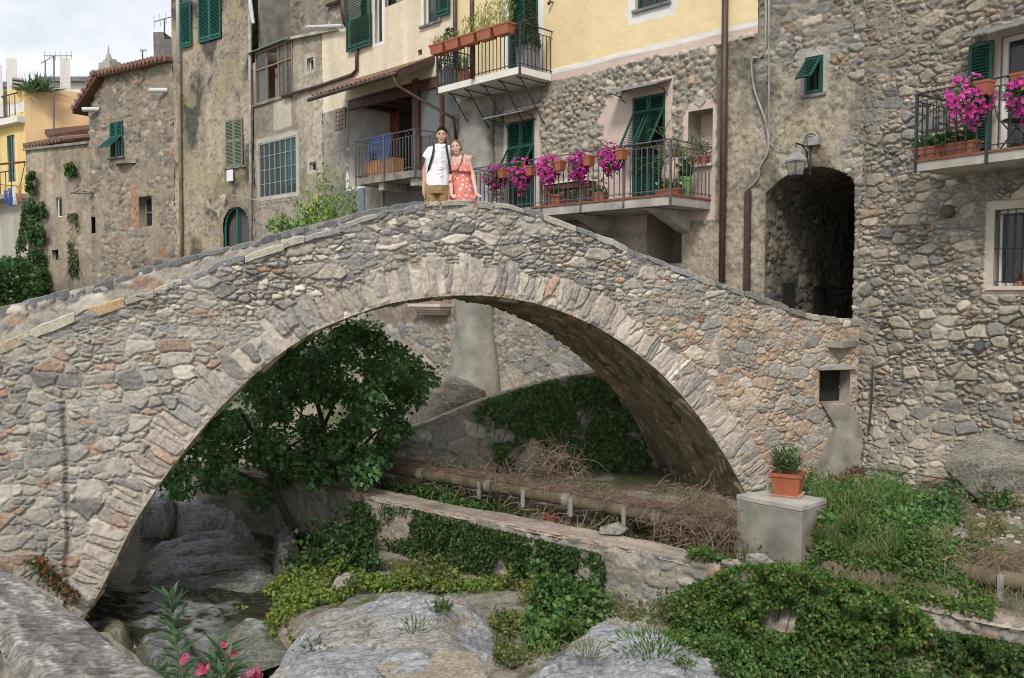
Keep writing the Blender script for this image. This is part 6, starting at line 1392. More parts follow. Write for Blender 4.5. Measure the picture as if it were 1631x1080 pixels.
strap(-1, [(X(690), .14, shz-.05), (X(690.5), .05, shz+.055), (X(692), -.07, shz+.02), (X(692.5), -.138, shz-.06), (X(690), -.152, LZ(254)), (X(685), -.12, LZ(268)), (X(682.5), -.06, LZ(278)), (X(683), -.06, LZ(290))], .016, M_NAVY, 'strap', bp)
strap(1, [(X(713), .14, shz-.05), (X(712), .05, shz+.055), (X(711.5), -.07, shz+.02), (X(713), -.14, shz-.06), (X(716), -.14, LZ(258)), (X(718), -.10, LZ(275)), (X(719.5), -.06, LZ(290))], .016, M_NAVY, 'strap', bp)

WMX = Matrix.Translation((pos(733)+.05, YP-.02, zoff)) @ Matrix.Rotation(-.042, 4, 'Y'); X = lambda px: (px-733)/SCL
wom = thing('person', 'smiling young woman in a coral floral sundress, hands on the bridge parapet', 'person', M=WMX)
hr2 = (.070, .088, .104); hc2 = (X(727.5), -.04, LZ(236))
b = MB(WMX); M3 = head(b, hc2, hr2, -.16)
sz2 = LZ(251.5)
limb(b, [(X(729.5), -.02, LZ(246)), (X(732), .0, LZ(254))], [.043, .046])
torso(b, [(.75, .13, .11, 0, 0), (.85, .155, .12, 0, 0), (1.0, .115, .09, -.005, 0), (1.15, .125, .095, 0, 0), (sz2-.02, .128, .082, 0, 0), (sz2+.03, .07, .06, -.005, 0)])
for sx in (-.075, .075): limb(b, [(sx, 0, .8), (sx*1.1, -.01, .43), (sx*1.1, .01, .08)], [.08, .052, .036]); limb(b, [(sx*1.1, .02, .04), (sx*1.4, -.14, .03)], [.036, .03])
pz = float(tz(FB.fp(755, 320)[0]))+.03-zoff
wa_ = (X(758), -.36, pz+.055); limb(b, [(X(745.5), 0, sz2-.015), (X(752), -.02, LZ(280)), wa_], [.043, .036, .023]); hand(b, wa_, (.45, -.8, -.28), (0, 0, -1), (-.8, -.3, 0), .92, .3)
wb_ = (X(720), -.36, pz+.06); limb(b, [(X(722), 0, sz2-.02), (X(717.5), -.06, LZ(284)), wb_], [.042, .035, .023]); hand(b, wb_, (.35, -.85, -.28), (0, 0, -1), (.8, -.3, 0), .92, .3)
body_w = blob('body', b, M_SKIN, wom, .0065, 4)
facebits(body_w, M3, hr2, True, M_HAIRB)
h_ = MB(M3); h_.ball((0, .019, .042), (.0740, .081, .078), 22, 14); h_.ball((0, .040, -.01), (.064, .060, .085), 18, 12); h_.ball((.055, .075, -.005), (.04, .04, .045), 12, 8)
for sgn in (-1, 1): h_.tube([(sgn*.035, -.050, .092), (sgn*.060, -.036, .062), (sgn*.072, -.008, .020), (sgn*.070, .015, -.03)], [.007, .009, .009, .006], 8)
ho = part('hair', h_, M_HAIRB, body_w, smooth=True); m = ho.modifiers.new('r', 'REMESH'); m.mode = 'VOXEL'; m.voxel_size = .006; m.use_smooth_shade = True
d_ = MB(WMX); torso(d_, [(.50, .235, .18, 0, 0), (.70, .205, .16, 0, 0), (.85, .180, .142, 0, 0), (1.0, .142, .115, -.005, 0), (LZ(272), .146, .12, -.005, -.005), (LZ(264), .142, .115, 0, -.005), (LZ(262), .125, .10, 0, 0)])
blob('dress', d_, M_DRESS, wom, .009, 2)
rf = MB(WMX); rows = []
for (z, k) in ((LZ(263), .0), (LZ(266), .012), (LZ(272), .022), (LZ(275.5), .03), (LZ(275), .02), (LZ(264), -.01)):
    rows.append([((.140+k+.008*math.sin(j*1.9)*(k > .01))*math.cos(2*PI*j/48)-.003, (.116+k+.008*math.sin(j*2.3)*(k > .01))*math.sin(2*PI*j/48)-.005, z+.012*math.sin(2*PI*j/48*2)*(k > .01)) for j in range(48)])
rf.loft(rows, cap=False); part('ruffle', rf, M_DRESS, wom, smooth=True)
for a_ in (-1, 1):
    mb = MB(WMX); x = X(733)+a_*.075; mb.tube([(x, -.105, LZ(264)), (x*1.05, -.075, sz2+.005), (x*1.08, -.01, sz2+.045), (x*1.0, .08, sz2-.02), (x*.9, .10, LZ(266))], .006, 6); part('dress_strap', mb, M_WHITE, wom)
MM_ = MM; MM = WMX
sb_ = thing('shoulder_bag', 'thin brown leather bag strap slung across the coral dress', 'bag', WMX @ Vector((-.15, 0, .75)))
strap(0, [(X(739), .05, sz2+.052), (X(738.5), -.04, sz2+.04), (X(736), -.12, LZ(260)), (X(730), -.165, LZ(272)), (X(722), -.15, LZ(284)), (X(718.5), -.13, LZ(290))], .008, M_LEATHER, 'strap', sb_)
mb = MB(WMX); mb.loft([[(X(717.5)+x, -.10+y, z) for x, y in ((-.02, -.09), (.03, -.09), (.03, .08), (-.02, .08))] for z in (.68, .72, LZ(290))]); part('bag', mb, M_LEATHER, sb_)

# ================================================================== POTS AND FLOWERS
def pot_round(mb, c, r, h, M=None): mb.lathe([(r*.72, 0), (r*.95, h*.85), (r*1.06, h*.85), (r*1.08, h), (r*.98, h), (r*.9, h*.88)], c, 18, M)
def pot_sq(mb, M, w, d, h, taper=.8):
    rr = lambda k, z: [(-w/2*k, -d/2*k, z), (w/2*k, -d/2*k, z), (w/2*k, d/2*k, z), (-w/2*k, d/2*k, z)]
    mb.loft([rr(taper, 0), rr(.98, h*.84), rr(1.06, h*.84), rr(1.06, h), rr(.98, h), rr(.95, h*.9)], M=M)
def blossoms(C, N, r, col, out):
    """five-lobed open flowers facing outwards"""
    Vs = []; Fs = []; Cs = []; n = 0
    for i in range(len(C)):
        d = N[i]/np.linalg.norm(N[i]); a = np.cross(d, [.2, .1, 1.]); a /= np.linalg.norm(a); b = np.cross(d, a); rr = r*(.75+.5*RG.random()); c = np.array(col[i % len(col)])*(.8+.4*RG.random()); ph = RG.random()*6
        Vs.append(C[i]-d*rr*.3); Cs.append(c*.35)
        for k in range(10):
            q = ph+k*PI/5; rad = rr*(1 if k % 2 == 0 else .78); Vs.append(C[i]+(a*math.cos(q)+b*math.sin(q))*rad+d*rr*(.1 if k % 2 == 0 else .0)); Cs.append(c)
        for k in range(5): Fs.append((n, n+1+2*k, n+1+(2*k+1) % 10, n+1+(2*k+2) % 10))
        n += 11
    return np.array(Vs), np.array(Fs), np.array(Cs)
PINKS = [(.78,.06,.42), (.82,.12,.50), (.70,.03,.33)]; PURP = [(.48,.015,.30), (.55,.02,.33), (.42,.01,.22)]
def petunia(fr, px, py, rpx, rpy, out, cols, potpx, potpy, label, nf=90, group='trailing petunias on the lower balcony', pw=.17, size=.030, shiftx=0):
    s, z = fr.fp(px, py, out); k = np.linalg.norm(fr.pt(s, z, out))/FPX; rx, rz = rpx*k, rpy*k; C0 = fr.pt(s, z, out)
    sp, zp = fr.fp(potpx, potpy, out-.02); t = thing('petunia_pot', label, 'flower pot', M=fr.mat(sp, zp-.1, out-.02), group=group)
    mb = MB(); pot_sq(mb, fr.mat(sp, zp-.10, out-.02), pw, .18, .19); part('pot', mb, M_PLTERRA, t)
    D = rdir(420); rr = RG.random(420)**.4*(.7+.5*RG.random(420)); P = np.column_stack([D[:, 0]*rx*rr, D[:, 1]*rx*.7*rr, D[:, 2]*rz*rr]); P[:, 0] *= 1-.35*(P[:, 2] < 0)*(-P[:, 2]/rz)
    foliage('leaves', P+C0, t, .055, .035, (.06,.12,.03), D*.5, .5, alt=(.15,.14,.04), altp=.15)
    n2 = int(nf*2.3); D = rdir(n2); D[:, 1] = -np.abs(D[:, 1]); P = np.column_stack([D[:, 0]*rx, D[:, 1]*rx*.75, D[:, 2]*rz])*(.75+.42*RG.random((n2, 1))); P[:, 0] *= 1-.35*(P[:, 2] < 0)*(-P[:, 2]/rz)
    P[:, 2] -= (RG.random(n2) < .15)*RG.random(n2)*.16; kp = fbm(P[:, 0]*9+px, P[:, 2]*9, 2, 3) > .34; P = P[kp]; D = D[kp]; V, F, c = blossoms(P+C0, D+np.array([0, -.6, .1])+RG.normal(size=D.shape)*.3, size, cols+[tuple(min(1, q*1.25+.03) for q in cols[0])], None); link('blossoms', V, F, M_PETAL, t, col=c)
    return t
OBf = OB+.12
petunia(FY, 789, 283, 20, 20, OBf, PURP, 801, 276, 'smallest dark magenta petunia pot, beside the woman at the left end of the lower balcony', 45)
petunia(FY, 830, 279, 18, 26, OBf, PINKS, 846, 272, 'bright pink trailing petunia in front of the left louvred door', 75)
petunia(FY, 873, 270, 19, 22, OBf, PINKS, 892, 264, 'round pink petunia third from the left on the lower balcony rail', 80)
petunia(FY, 921, 267, 18, 23, OBf, PINKS[:1]+PURP, 938, 256, 'magenta petunia above the small bench on the lower balcony', 90)
petunia(FY, 972, 255, 20, 24, OBf, PURP+PINKS[:1], 990, 246, 'dark magenta petunia nearest the right louvred door', 80)
petunia(FR, 1543, 160, 33, 31, OR+.12, PINKS, 1568, 140, 'large pink petunia hanging on the left of the stone house balcony rail', 120, 'petunias on the stone house balcony', .2, .029)
petunia(FR, 1624, 152, 20, 26, OR+.12, PURP+PINKS, 1626, 128, 'magenta petunia cut by the right edge of the picture', 70, 'petunias on the stone house balcony', .2, .029)

def potplant(fr, s, z, out, name, label, potspec, n, spread, L, W, base, mat_pot=M_TERRA, group=None, droop=-.6, cat='potted plant', flowers=None, alt=None, upb=.3):
    if fr is FY and z < 3: s = min(s, sb1-.12-(potspec[1]/2 if potspec[0] == 's' else potspec[1]))
    t = thing(name, label, cat, M=fr.mat(s, z, out), group=group); M = fr.mat(s, z, out); mb = MB(); kind = potspec[0]
    if kind == 'r': mb.lathe([(potspec[1]*.72, 0), (potspec[1]*.95, potspec[2]*.8), (potspec[1]*1.08, potspec[2]*.8), (potspec[1]*1.08, potspec[2]), (potspec[1]*.9, potspec[2]*.9)], (0, 0, 0), 18, M); w = d = potspec[1]*1.4; h = potspec[2]
    else: w, d, h = potspec[1:4]; pot_sq(mb, M, w, d, h, .82)
    part('pot', mb, mat_pot, t)
    P = np.column_stack([(RG.random(n)-.5)*w*.9, (RG.random(n)-.5)*d*.8, h+RG.random(n)**1.3*spread[1]]); f = (P[:, 2]-h)/max(spread[1], .01); P[:, 0] += P[:, 0]/w*2*spread[0]*f; P[:, 1] += P[:, 1]/d*2*spread[0]*f*.6
    A = np.array(M); Pw2 = P @ A[:3, :3].T+A[:3, 3]; foliage('leaves', Pw2, t, L, W, base, None, droop, alt=alt, altp=.12, upb=upb)
    if flowers:
        k, cols, r = flowers; ii = RG.choice(n, k); V, F, c = blossoms(Pw2[ii]+np.array([0, -.03, .03]), np.tile([-.2, -1, .5], (k, 1))+rdir(k)*.5, r, cols, None); link('blossoms', V, F, M_PETAL, t, col=c)
    return t
def at_bal(fr, px, out, py=280): return fr.fp(px, py, out)[0]
zf_ = 1.80
potplant(FY, at_bal(FY, 885, 1.1), zf_, 1.1, 'flower_pot', 'round terracotta pot on the balcony floor under the small bench', ('r', .15, .22), 60, (.05, .10), .07, .03, (.08,.12,.03))
potplant(FY, at_bal(FY, 957, 1.1), zf_, 1.1, 'flower_pot', 'square terracotta pot on the balcony floor left of the right door', ('s', .24, .2, .17), 60, (.05, .10), .07, .03, (.08,.13,.03))
potplant(FY, at_bal(FY, 1108, .75), zf_, .75, 'planter', 'low brown trough with white and pink flowers at the right end of the lower balcony', ('s', .55, .2, .15), 150, (.06, .16), .07, .04, (.05,.12,.03), M_PLTERRA, flowers=(14, [(.8,.8,.78), (.8,.8,.78), (.7,.2,.3)], .025))
potplant(FY, at_bal(FY, 1128, .6), zf_+.02, .5, 'potted_plant', 'dark leafy plant in a light green pot at the right end of the lower balcony', ('r', .11, .36), 90, (.12, .32), .10, .07, (.03,.07,.03), mottled('light green plastic', (.16,.42,.10), .5))
for px, lab, hh in ((1105, 'left small terracotta pot standing in the pink niche', .42), (1126, 'right small terracotta pot with green plant in the pink niche', .28)):
    s = sy(px, 240); potplant(FY, s, nic[2]+.005, -.12, 'potted_plant', lab, ('r', .10, .17), 90, (.10, hh), .10, .02, (.07,.13,.05), group='pots in the niche')
# large jar with a straggly plant in front of the pink wall right of the door
s = at_bal(FY, 1078, .35); t = thing('potted_plant', 'big pale clay jar holding a straggly yellow-green arching plant on the lower balcony', 'potted plant', M=FY.mat(s, zf_, .35))
mb = MB(FY.mat(s, zf_, .35)); mb.lathe([(.16, 0), (.24, .2), (.29, .45), (.27, .62), (.2, .72), (.22, .76), (.18, .74)], (0, 0, 0), 22); part('pot', mb, mottled('pale clay', (.45,.36,.28), .8, var=.12, scale=4), t, smooth=True)
P0 = FY.pt(s, zf_+.75, .35); n = 55; D = rdir(n); D[:, 2] = np.abs(D[:, 2])+.5
V, F, c = strands(np.tile(P0, (n, 1))+rdir(n)*.08, D, .6, .010, (.24,.25,.08), 5, .5, .8); link('stems', V, F, M_LEAF, t, col=c)
P = V[RG.integers(0, len(V), 420)]; foliage('leaves', P, t, .10, .014, (.16,.19,.05), None, .5, alt=(.35,.28,.09), altp=.25)
# wall bench on the lower balcony
s0, s1 = at_bal(FY, 874, .35), at_bal(FY, 944, .35); bt = thing('bench', 'small white-topped bench table against the rubble wall on the lower balcony', 'bench', M=FY.mat((s0+s1)/2, zf_, .35)); zz = FY.fp(910, 292, .35)[1]
mb = MB(FY.mat()); mb.b2(s0, s1, -.55, -.15, zz-.0, zz+.04); part('top', mb, M_WHITE, bt)
mb = MB(FY.mat()); mb.b2(s0+.05, s1-.05, -.52, -.18, zz-.12, zz-.002); part('apron', mb, M_WOODD, bt)
for x in (s0+.08, s1-.08):
    for y in (-.5, -.2): mb = MB(FY.mat()); mb.b2(x-.02, x+.02, y-.02, y+.02, zf_, zz-.12); part('leg', mb, M_WOODD, bt)
mb = MB(FY.mat()); q = (at_bal(FY, 762, .9), at_bal(FY, 778, .9))
for i in range(7): mb.tube([(q[0]+.05*i, -.9, zf_+.05), (q[0]+.05*i, -.9, zf_+.62)], .028, 6)
solo('striped_cloth', mb, M_STRIPE, 'lilac and white striped cloth hanging behind the railing beside the woman', 'cloth', FY.pt(q[0], zf_, .9))
# window boxes along the upper balcony
bx0, bx1 = FY.fp(686, 92, OU+.22)[0], FY.fp(814, 52, OU+.22)[0]; nb = 5; names = ['leftmost box, low yellow-green succulents', 'second box from the left, thin dry stalks', 'middle box, feathery green tufts', 'fourth box, tall yellow-green shrublets', 'rightmost box, tall shrublets beside the corner']
for i in range(nb):
    s = bx0+(bx1-bx0)*(i+.5)/nb; w = (bx1-bx0)/nb*.97
    t = potplant(FY, s, zu+.67, OU+.17, 'window_box', 'terracotta box on the upper balcony rail: '+names[i], ('s', w*.94, .24, .22), [120, 70, 220, 420, 420][i], (.04, [.14, .16, .36, .52, .50][i]), .10, .016, (.24,.27,.06), M_PLTERRA, 'window boxes on the upper balcony', alt=(.40,.40,.12), droop=-1.6, cat='window box')
# cone topiaries and cactus on the upper balcony
def topiary(px, out, base_py, hpx, label):
    s, _ = FY.fp(px, 80, out); t = thing('cone_topiary', label, 'topiary', M=FY.mat(s, zu, out), group='clipped cones on the upper balcony'); M = FY.mat(s, zu, out)
    mb = MB(); pot_sq(mb, M, .38, .34, .52, .86); part('planter', mb, mottled('grey stone planter', (.23,.23,.24), .8, var=.15), t)
    n = 1700; z = RG.random(n)**1.3; a = RG.random(n)*2*PI; r = (.24*(1-z)**.75+.05)*(.8+.25*RG.random(n)); P = np.column_stack([r*np.cos(a), r*np.sin(a), .5+z*hpx]); A = np.array(M)
    D = np.column_stack([np.cos(a), np.sin(a), .3+0*a]); foliage('leaves', P @ A[:3, :3].T+A[:3, 3], t, .05, .03, (.035,.055,.03), D @ A[:3, :3].T, .0, alt=(.12,.13,.09), altp=.2); return t
topiary(840, .55, 108, 1.15, 'tall clipped dark cone in a grey planter in front of the green balcony door')
topiary(716, .45, 130, 1.0, 'dark clipped cone at the left end of the upper balcony behind the flower boxes')
t = thing('cactus_pot', 'small cactus in a ribbed terracotta pot behind the upper railing', 'potted plant', M=FY.mat(FY.fp(741, 120, .6)[0], zu, .6)); M = FY.mat(FY.fp(741, 120, .6)[0], zu, .6)
mb = MB(); mb.lathe([(.12, 0), (.16, .26), (.17, .26), (.17, .32), (.14, .30)], (0, 0, 0), 16, M); part('pot', mb, M_TERRA, t)
for (x, z, rx, rz) in ((0, .46, .07, .14), (-.05, .62, .045, .09), (.06, .60, .045, .09)): mb = MB(); mb.ball((x, 0, z), (rx, .03, rz), 10, 8, M); part('pad', mb, mottled('cactus green', (.05,.14,.06), .6), t, smooth=True)
# planters of the stone house balcony
zq = zr_
for px, w, lab, fl in ((1484, .50, 'long terracotta trough with white flowers at the left corner of the stone house balcony', [(.82,.82,.8)]), (1528, .55, 'long terracotta trough with pink flowers below the large petunia', [(.75,.25,.4)])):
    potplant(FR, at_bal(FR, px, .72, 230), zq, .72, 'planter', lab, ('s', w, .2, .19), 170, (.06, .15), .09, .045, (.05,.13,.03), flowers=(8, fl, .03), group='troughs on the stone house balcony', cat='planter')
potplant(FR, at_bal(FR, 1508, .72, 230), zq, .70, 'flower_pot', 'small round pot squeezed between the two troughs on the stone house balcony', ('r', .08, .19), 50, (.05, .12), .07, .04, (.05,.12,.03))
# folding chair on the same balcony
cs_ = at_bal(FR, 1612, .5, 200); t = thing('folding_chair', 'dark iron folding chair behind the railing at the right edge', 'chair', M=FR.mat(cs_, zq, .5)); M = FR.mat(cs_, zq, .5)
for nm, pts in (('leg', [(-.2, 0, 0), (.2, 0, .5)]), ('leg', [(.2, 0, 0), (-.2, 0, .5), (-.3, 0, .9)]), ('leg', [(-.2, .35, 0), (.2, .35, .5)]), ('leg', [(.2, .35, 0), (-.2, .35, .5), (-.3, .35, .9)])): mb = MB(M); mb.tube(pts, .011, 6); part(nm, mb, M_IRON, t)
mb = MB(M); mb.lathe([(.2, .44), (.21, .45), (.2, .465)], (0, .17, 0), 16); part('seat', mb, M_IRON, t)
mb = MB(M); mb.hexa([(-.31, 0, .78), (-.29, 0, .78), (-.29, .35, .78), (-.31, .35, .78), (-.32, 0, .92), (-.30, 0, .92), (-.30, .35, .92), (-.32, .35, .92)]); part('backrest', mb, M_PANEG, t)
potplant(FR, sr(1622, 440), wq2[2]+.005, -.08, 'potted_plant', 'dried brown plant standing on the sill of the barred window', ('r', .06, .07), 90, (.09, .10), .07, .012, (.20,.12,.08), M_TERRA)
# inside the loggia
t = thing('blue_panel', 'tall blue plastic panel leaning against the loggia wall', 'panel', FY.pt(at_bal(FY, 590, -.2), zlg, -.2)); q = FY.rect(575, 611, 212, 290, 0)
mb = MB(FY.mat()); x0, x1 = q[0], q[1]; mb.hexa([(x0, .08, zlg), (x1, .08, zlg), (x1, .12, zlg), (x0, .12, zlg), (x0-.02, .3, q[3]), (x1-.02, .3, q[3]), (x1-.02, .34, q[3]), (x0-.02, .34, q[3])]); part('board', mb, M_BLUE, t)
t = thing('wooden_crate', 'varnished yellow-brown wooden chest on the loggia balcony behind the railing', 'crate', FY.pt(at_bal(FY, 607, .4), zlg, .4)); q = FY.rect(584, 631, 257, 277, .4)
mb = MB(FY.mat()); mb.b2(q[0], q[1], -.5, -.15, zlg+.003, q[3]); part('box', mb, M_WOOD, t)
mb = MB(FY.mat()); mb.b2(q[0]-.01, q[1]+.01, -.51, -.14, q[3]+.001, q[3]+.03); part('lid', mb, M_WOOD, t)
potplant(FY, at_bal(FY, 594, .3), q[3]+.033, .3, 'potted_plant', 'dark withered plant in a pot on the wooden chest', ('r', .09, .09), 140, (.1, .16), .08, .02, (.05,.05,.045), M_IRON)
for px, lab_ in ((574, 'low brown pot in the left corner of the loggia balcony'), (580, 'low brown pot between the corner pot and the wooden chest')): potplant(FY, at_bal(FY, px, .6), zlg, .6, 'flower_pot', lab_, ('r', .07, .10), 12, (.03, .05), .05, .03, (.06,.10,.03), group='low pots left of the chest')

# oleander in its square pot on the block
pc_ = onz(1255, 789, zt); k = 11.0/FPX
t = thing('potted_oleander', 'square terracotta pot with a bushy young oleander standing on the concrete block', 'potted plant', M=Matrix.Translation(pc_) @ Matrix.Rotation(-.5, 4, 'Z')); M = Matrix.Translation(pc_) @ Matrix.Rotation(-.5, 4, 'Z')
mb = MB(); pot_sq(mb, M @ Matrix.Translation((0, 0, .03)), .36, .36, .27, .80); po = part('pot', mb, M_PLTERRA, t)
mb = MB(); mb.loft([[(x*.17*kk, y*.17*kk, z) for x, y in ((-1, -1), (1, -1), (1, 1), (-1, 1))] for z, kk in ((0, 1), (.028, 1.08))], M=M); part('saucer', mb, mottled('pale saucer', (.42,.28,.22), .7, var=.15), t)
def oleander(t, base, stems, lw, lh, nl, Lf, Wf, base_col, lean=.5, spread=.1):
    LP_, LA = [], []; mb = MB()
    for i in range(stems):
        a = RG.random()*2*PI; q = base+np.array([math.cos(a), math.sin(a), 0])*spread*RG.random(); d = np.array([math.cos(a)*lean*RG.random(), math.sin(a)*lean*RG.random(), 1.]); h = lh*(.55+.5*RG.random()); pts = [q+d*h*u_/5+np.array([0, 0, -.03*u_*u_*h/5]) for u_ in range(6)]; mb.tube(pts, [.007*lw*(1-.12*j) for j in range(6)], 5)
        for j in range(nl):
            u_ = .2+.8*(j/nl); p = q+d*h*u_; ang = j*2.4+RG.random()*.5; LP_.append(p); LA.append([math.cos(ang), math.sin(ang), .35+1.2*u_*u_])
    part('stems', mb, M_STEM, t); P = np.array(LP_); Ax = np.array(LA)+RG.normal(size=(len(P), 3))*.18; N_ = np.cross(Ax, rdir(len(P))*.25+np.array([0, 0, 0])) ; nr = np.array([0, -.2, 1.])[None]+rdir(len(P))*.35
    V, F, c = leaves(P, Ax, nr, Lf*(.7+.5*RG.random(len(P))), Wf, leafcol(len(P), base_col, .3), .18); link('leaves', V, F, M_LEAF, t, col=c)
oleander(t, pc_+np.array([0, 0, .26]), 15, 1, .30, 18, .15, .024, (.085,.14,.055), .55, .12)

# the oleander growing up in front of the stream
ob = aty(305, 1120, 4.6); t = thing('oleander_bush', 'oleander with long green leaves and bright pink flowers rising in front of the stream', 'shrub', (ob[0], ob[1], -2.6))
def stem_to(pxs, Y0, t, n, Lf=.17, flowers=False, r=.006):
    pts = [aty(x, y, Y0+dy) for x, y, dy in pxs]; mb = MB(); mb.tube(pts, [r*1.3-r*.6*i/(len(pts)-1) for i in range(len(pts))], 6); part('stem', mb, M_STEM, t)
    P, A = [], []
    L = np.cumsum([0]+[np.linalg.norm(np.array(pts[i+1])-pts[i]) for i in range(len(pts)-1)])
    for j in range(n):
        f = L[-1]*(.12+.88*(j/n)**.8); i = min(np.searchsorted(L, f), len(pts)-1); i = max(i, 1); u_ = (f-L[i-1])/(L[i]-L[i-1]); p = pts[i-1]+(pts[i]-pts[i-1])*u_; tdir = (pts[i]-pts[i-1])/np.linalg.norm(pts[i]-pts[i-1])
        for kx in range(3): a = j*1.05+kx*2.09+.3*RG.random(); P.append(p); A.append(tdir*(.45+.9*(j/n)**2)+np.array([math.cos(a), math.sin(a)*.8, 0])*.85)
    P, A = np.array(P), np.array(A); nr = np.cross(A, np.cross(np.tile([0, 0, 1.], (len(A), 1)), A))+rdir(len(A))*.3
    nr = np.tile([0, 0, 1.], (len(A), 1))-A*(A[:, 2:3]); V, F, c = leaves(P, A, nr+rdir(len(A))*.15, Lf*(.7+.4*RG.random(len(P))), .034, leafcol(len(P), (.10,.19,.09), .3), .16); link('leaves', V, F, M_LEAF, t, col=c)
    return pts
stem_to([(300,1120,0), (288,1060,0), (280,1020,0), (275,985,0), (270,948,0)], 4.4, t, 12, .14)
stem_to([(320,1120,0), (335,1080,.1), (350,1050,.1), (360,1030,.1)], 4.7, t, 9, .16)
stem_to([(330,1130,0), (345,1100,0), (356,1080,0), (368,1064,0)], 4.3, t, 8, .16)
stem_to([(270,1130,0), (262,1100,0), (258,1070,0)], 4.5, t, 6, .14)
fc = [(286,1053,4.3), (320,1062,4.25), (366,1043,4.35), (372,1060,4.35), (364,1072,4.3), (402,1070,4.3), (392,1078,4.3), (358,1036,4.4), (326,1068,4.2), (410,1078,4.35)]
C_ = np.concatenate([np.array([aty(x, y, Y)])+RG.normal(size=(3, 3))*.014 for x, y, Y in fc]); V, F, c = blossoms(C_, np.tile([0, -1, .3], (len(C_), 1))+rdir(len(C_))*.7, .017, [(.85,.26,.40), (.88,.22,.36), (.78,.08,.22)], None); link('blossoms', V, F, M_PETAL, t, col=c)
# ================================================================== TREES, IVY, WEEDS
def sample_poly(poly, n, dens=None, seed=0):
    P = np.array(poly, float); x0, y0 = P.min(0); x1, y1 = P.max(0); out = []
    got = 0
    while got < n:
        x = RG.uniform(x0, x1, n*2); y = RG.uniform(y0, y1, n*2); m = inpoly(x, y, poly)
        if dens is not None: m &= RG.random(n*2) < dens(x, y)
        out.append(np.column_stack([x[m], y[m]])); got += m.sum()
    return np.vstack(out)[:n]
def patchy(sc, lo, hi, seed): return lambda x, y: sstep(lo, hi, fbm(x/sc, y/sc, 4, seed))
def on_frame(fr, pts, out):
    return np.array([fr.pt(*fr.fp(x, y, o), o) for (x, y), o in zip(pts, out)])
def ivy(name, label, fr, poly, n, base_out, thick, seed, L=.055, base=(.045,.10,.022), alt=(.12,.16,.03), dens=None, group=None, stems=40, cat='ivy', altp=.12, edge=0, M=None, kind=None, sc=28):
    pts = sample_poly(poly, n, dens or patchy(sc, .36, .52, seed)); d = fbm(pts[:, 0]/sc*1.4, pts[:, 1]/sc*1.4, 3, seed+5)
    out = base_out+thick*d**1.5*1.6*RG.random(n)**.5+.01; P = on_frame(fr, pts, out); N = np.tile([fr.n[0], fr.n[1], .15], (n, 1))
    cx = np.mean([p[0] for p in poly]); by = max(p[1] for p in poly); t = thing(name, label, cat, fr.pt(*fr.fp(cx, by, base_out), base_out), group=group)
    ax = rdir(n)*.8+np.array([0, 0, -.9]); V, F, c = leaves(P, ax, N+rdir(n)*.6, L*(.6+.7*RG.random(n)), L*.9, leafcol(n, base, .4, alt, altp, .2), .2); link('leaves', V, F, M_LEAF, t, col=c)
    if stems:
        p = sample_poly(poly, stems); Q = on_frame(fr, p, np.full(stems, base_out+.02)); V, F, c = strands(Q, np.tile([0, 0, -1.], (stems, 1))+rdir(stems)*.5, .7, .008, (.12,.09,.06), 5, .4, .3); link('stems', V, F, M_STICK, t, col=c)['kind'] = 'stuff'
    return t
def grow(name, label, poly, n, h, L, W, base, alt=None, altp=.1, dens=None, group=None, cat='shrub', z0=-3.6, stuff=False, droop=.1, upb=.8, clump=None, yoff=0):
    """foliage standing on the ground, heights from clump noise"""
    pts = sample_poly(poly, n, dens); G = np.array([groundp(*p, z0) for p in sample_poly(poly, 60, dens)]); A_ = np.c_[[1]*len(G), G[:, :2]]
    P = np.array([atz(x, y, z) for (x, y), z in zip(pts, np.full(n, G[:, 2].mean()))])
    zz = ground_z(P[:, 0], P[:, 1]); P = np.array([atz(x, y, z) for (x, y), z in zip(pts, zz)]); zz = ground_z(P[:, 0], P[:, 1])
    k = (fbm(P[:, 0]*3.2, P[:, 1]*3.2, 3, 7)*1.6)**2.2*1.3; P[:, 2] = zz+.01+h*k*RG.random(n)**.8
    b = P.mean(0); b[2] = zz.mean()
    if stuff: 
        V, F, c = leaves(P, rdir(n)*.9-np.array([0, 0, droop]), rdir(n)*.5+np.array([0, -.35, upb]), L*(.6+.8*RG.random(n)), W, leafcol(n, base, .4, alt, altp, .2)*(.55+.9*fbm(P[:, 0]*2.5, P[:, 1]*2.5, 3, 78))[:, None], .2); o = link(name, V, F, M_LEAF, None, col=c); o['kind'] = 'stuff'; o['label'] = label; return o
    t = thing(name, label, cat, b, group=group); foliage('leaves', P, t, L, W, base, None, droop, alt=alt, altp=altp, upb=upb, var=.4)
    m = max(6, n//60); i = RG.integers(0, n, m); q = P[i].copy(); q[:, 2] = zz[i]; V, F, c = strands(q, np.tile([0, 0, 1.], (m, 1))+rdir(m)*.4, h*1.0, .006, (.10,.12,.04), 4, .3, .1); link('stems', V, F, M_STICK, t, col=c)['kind'] = 'stuff'
    return t
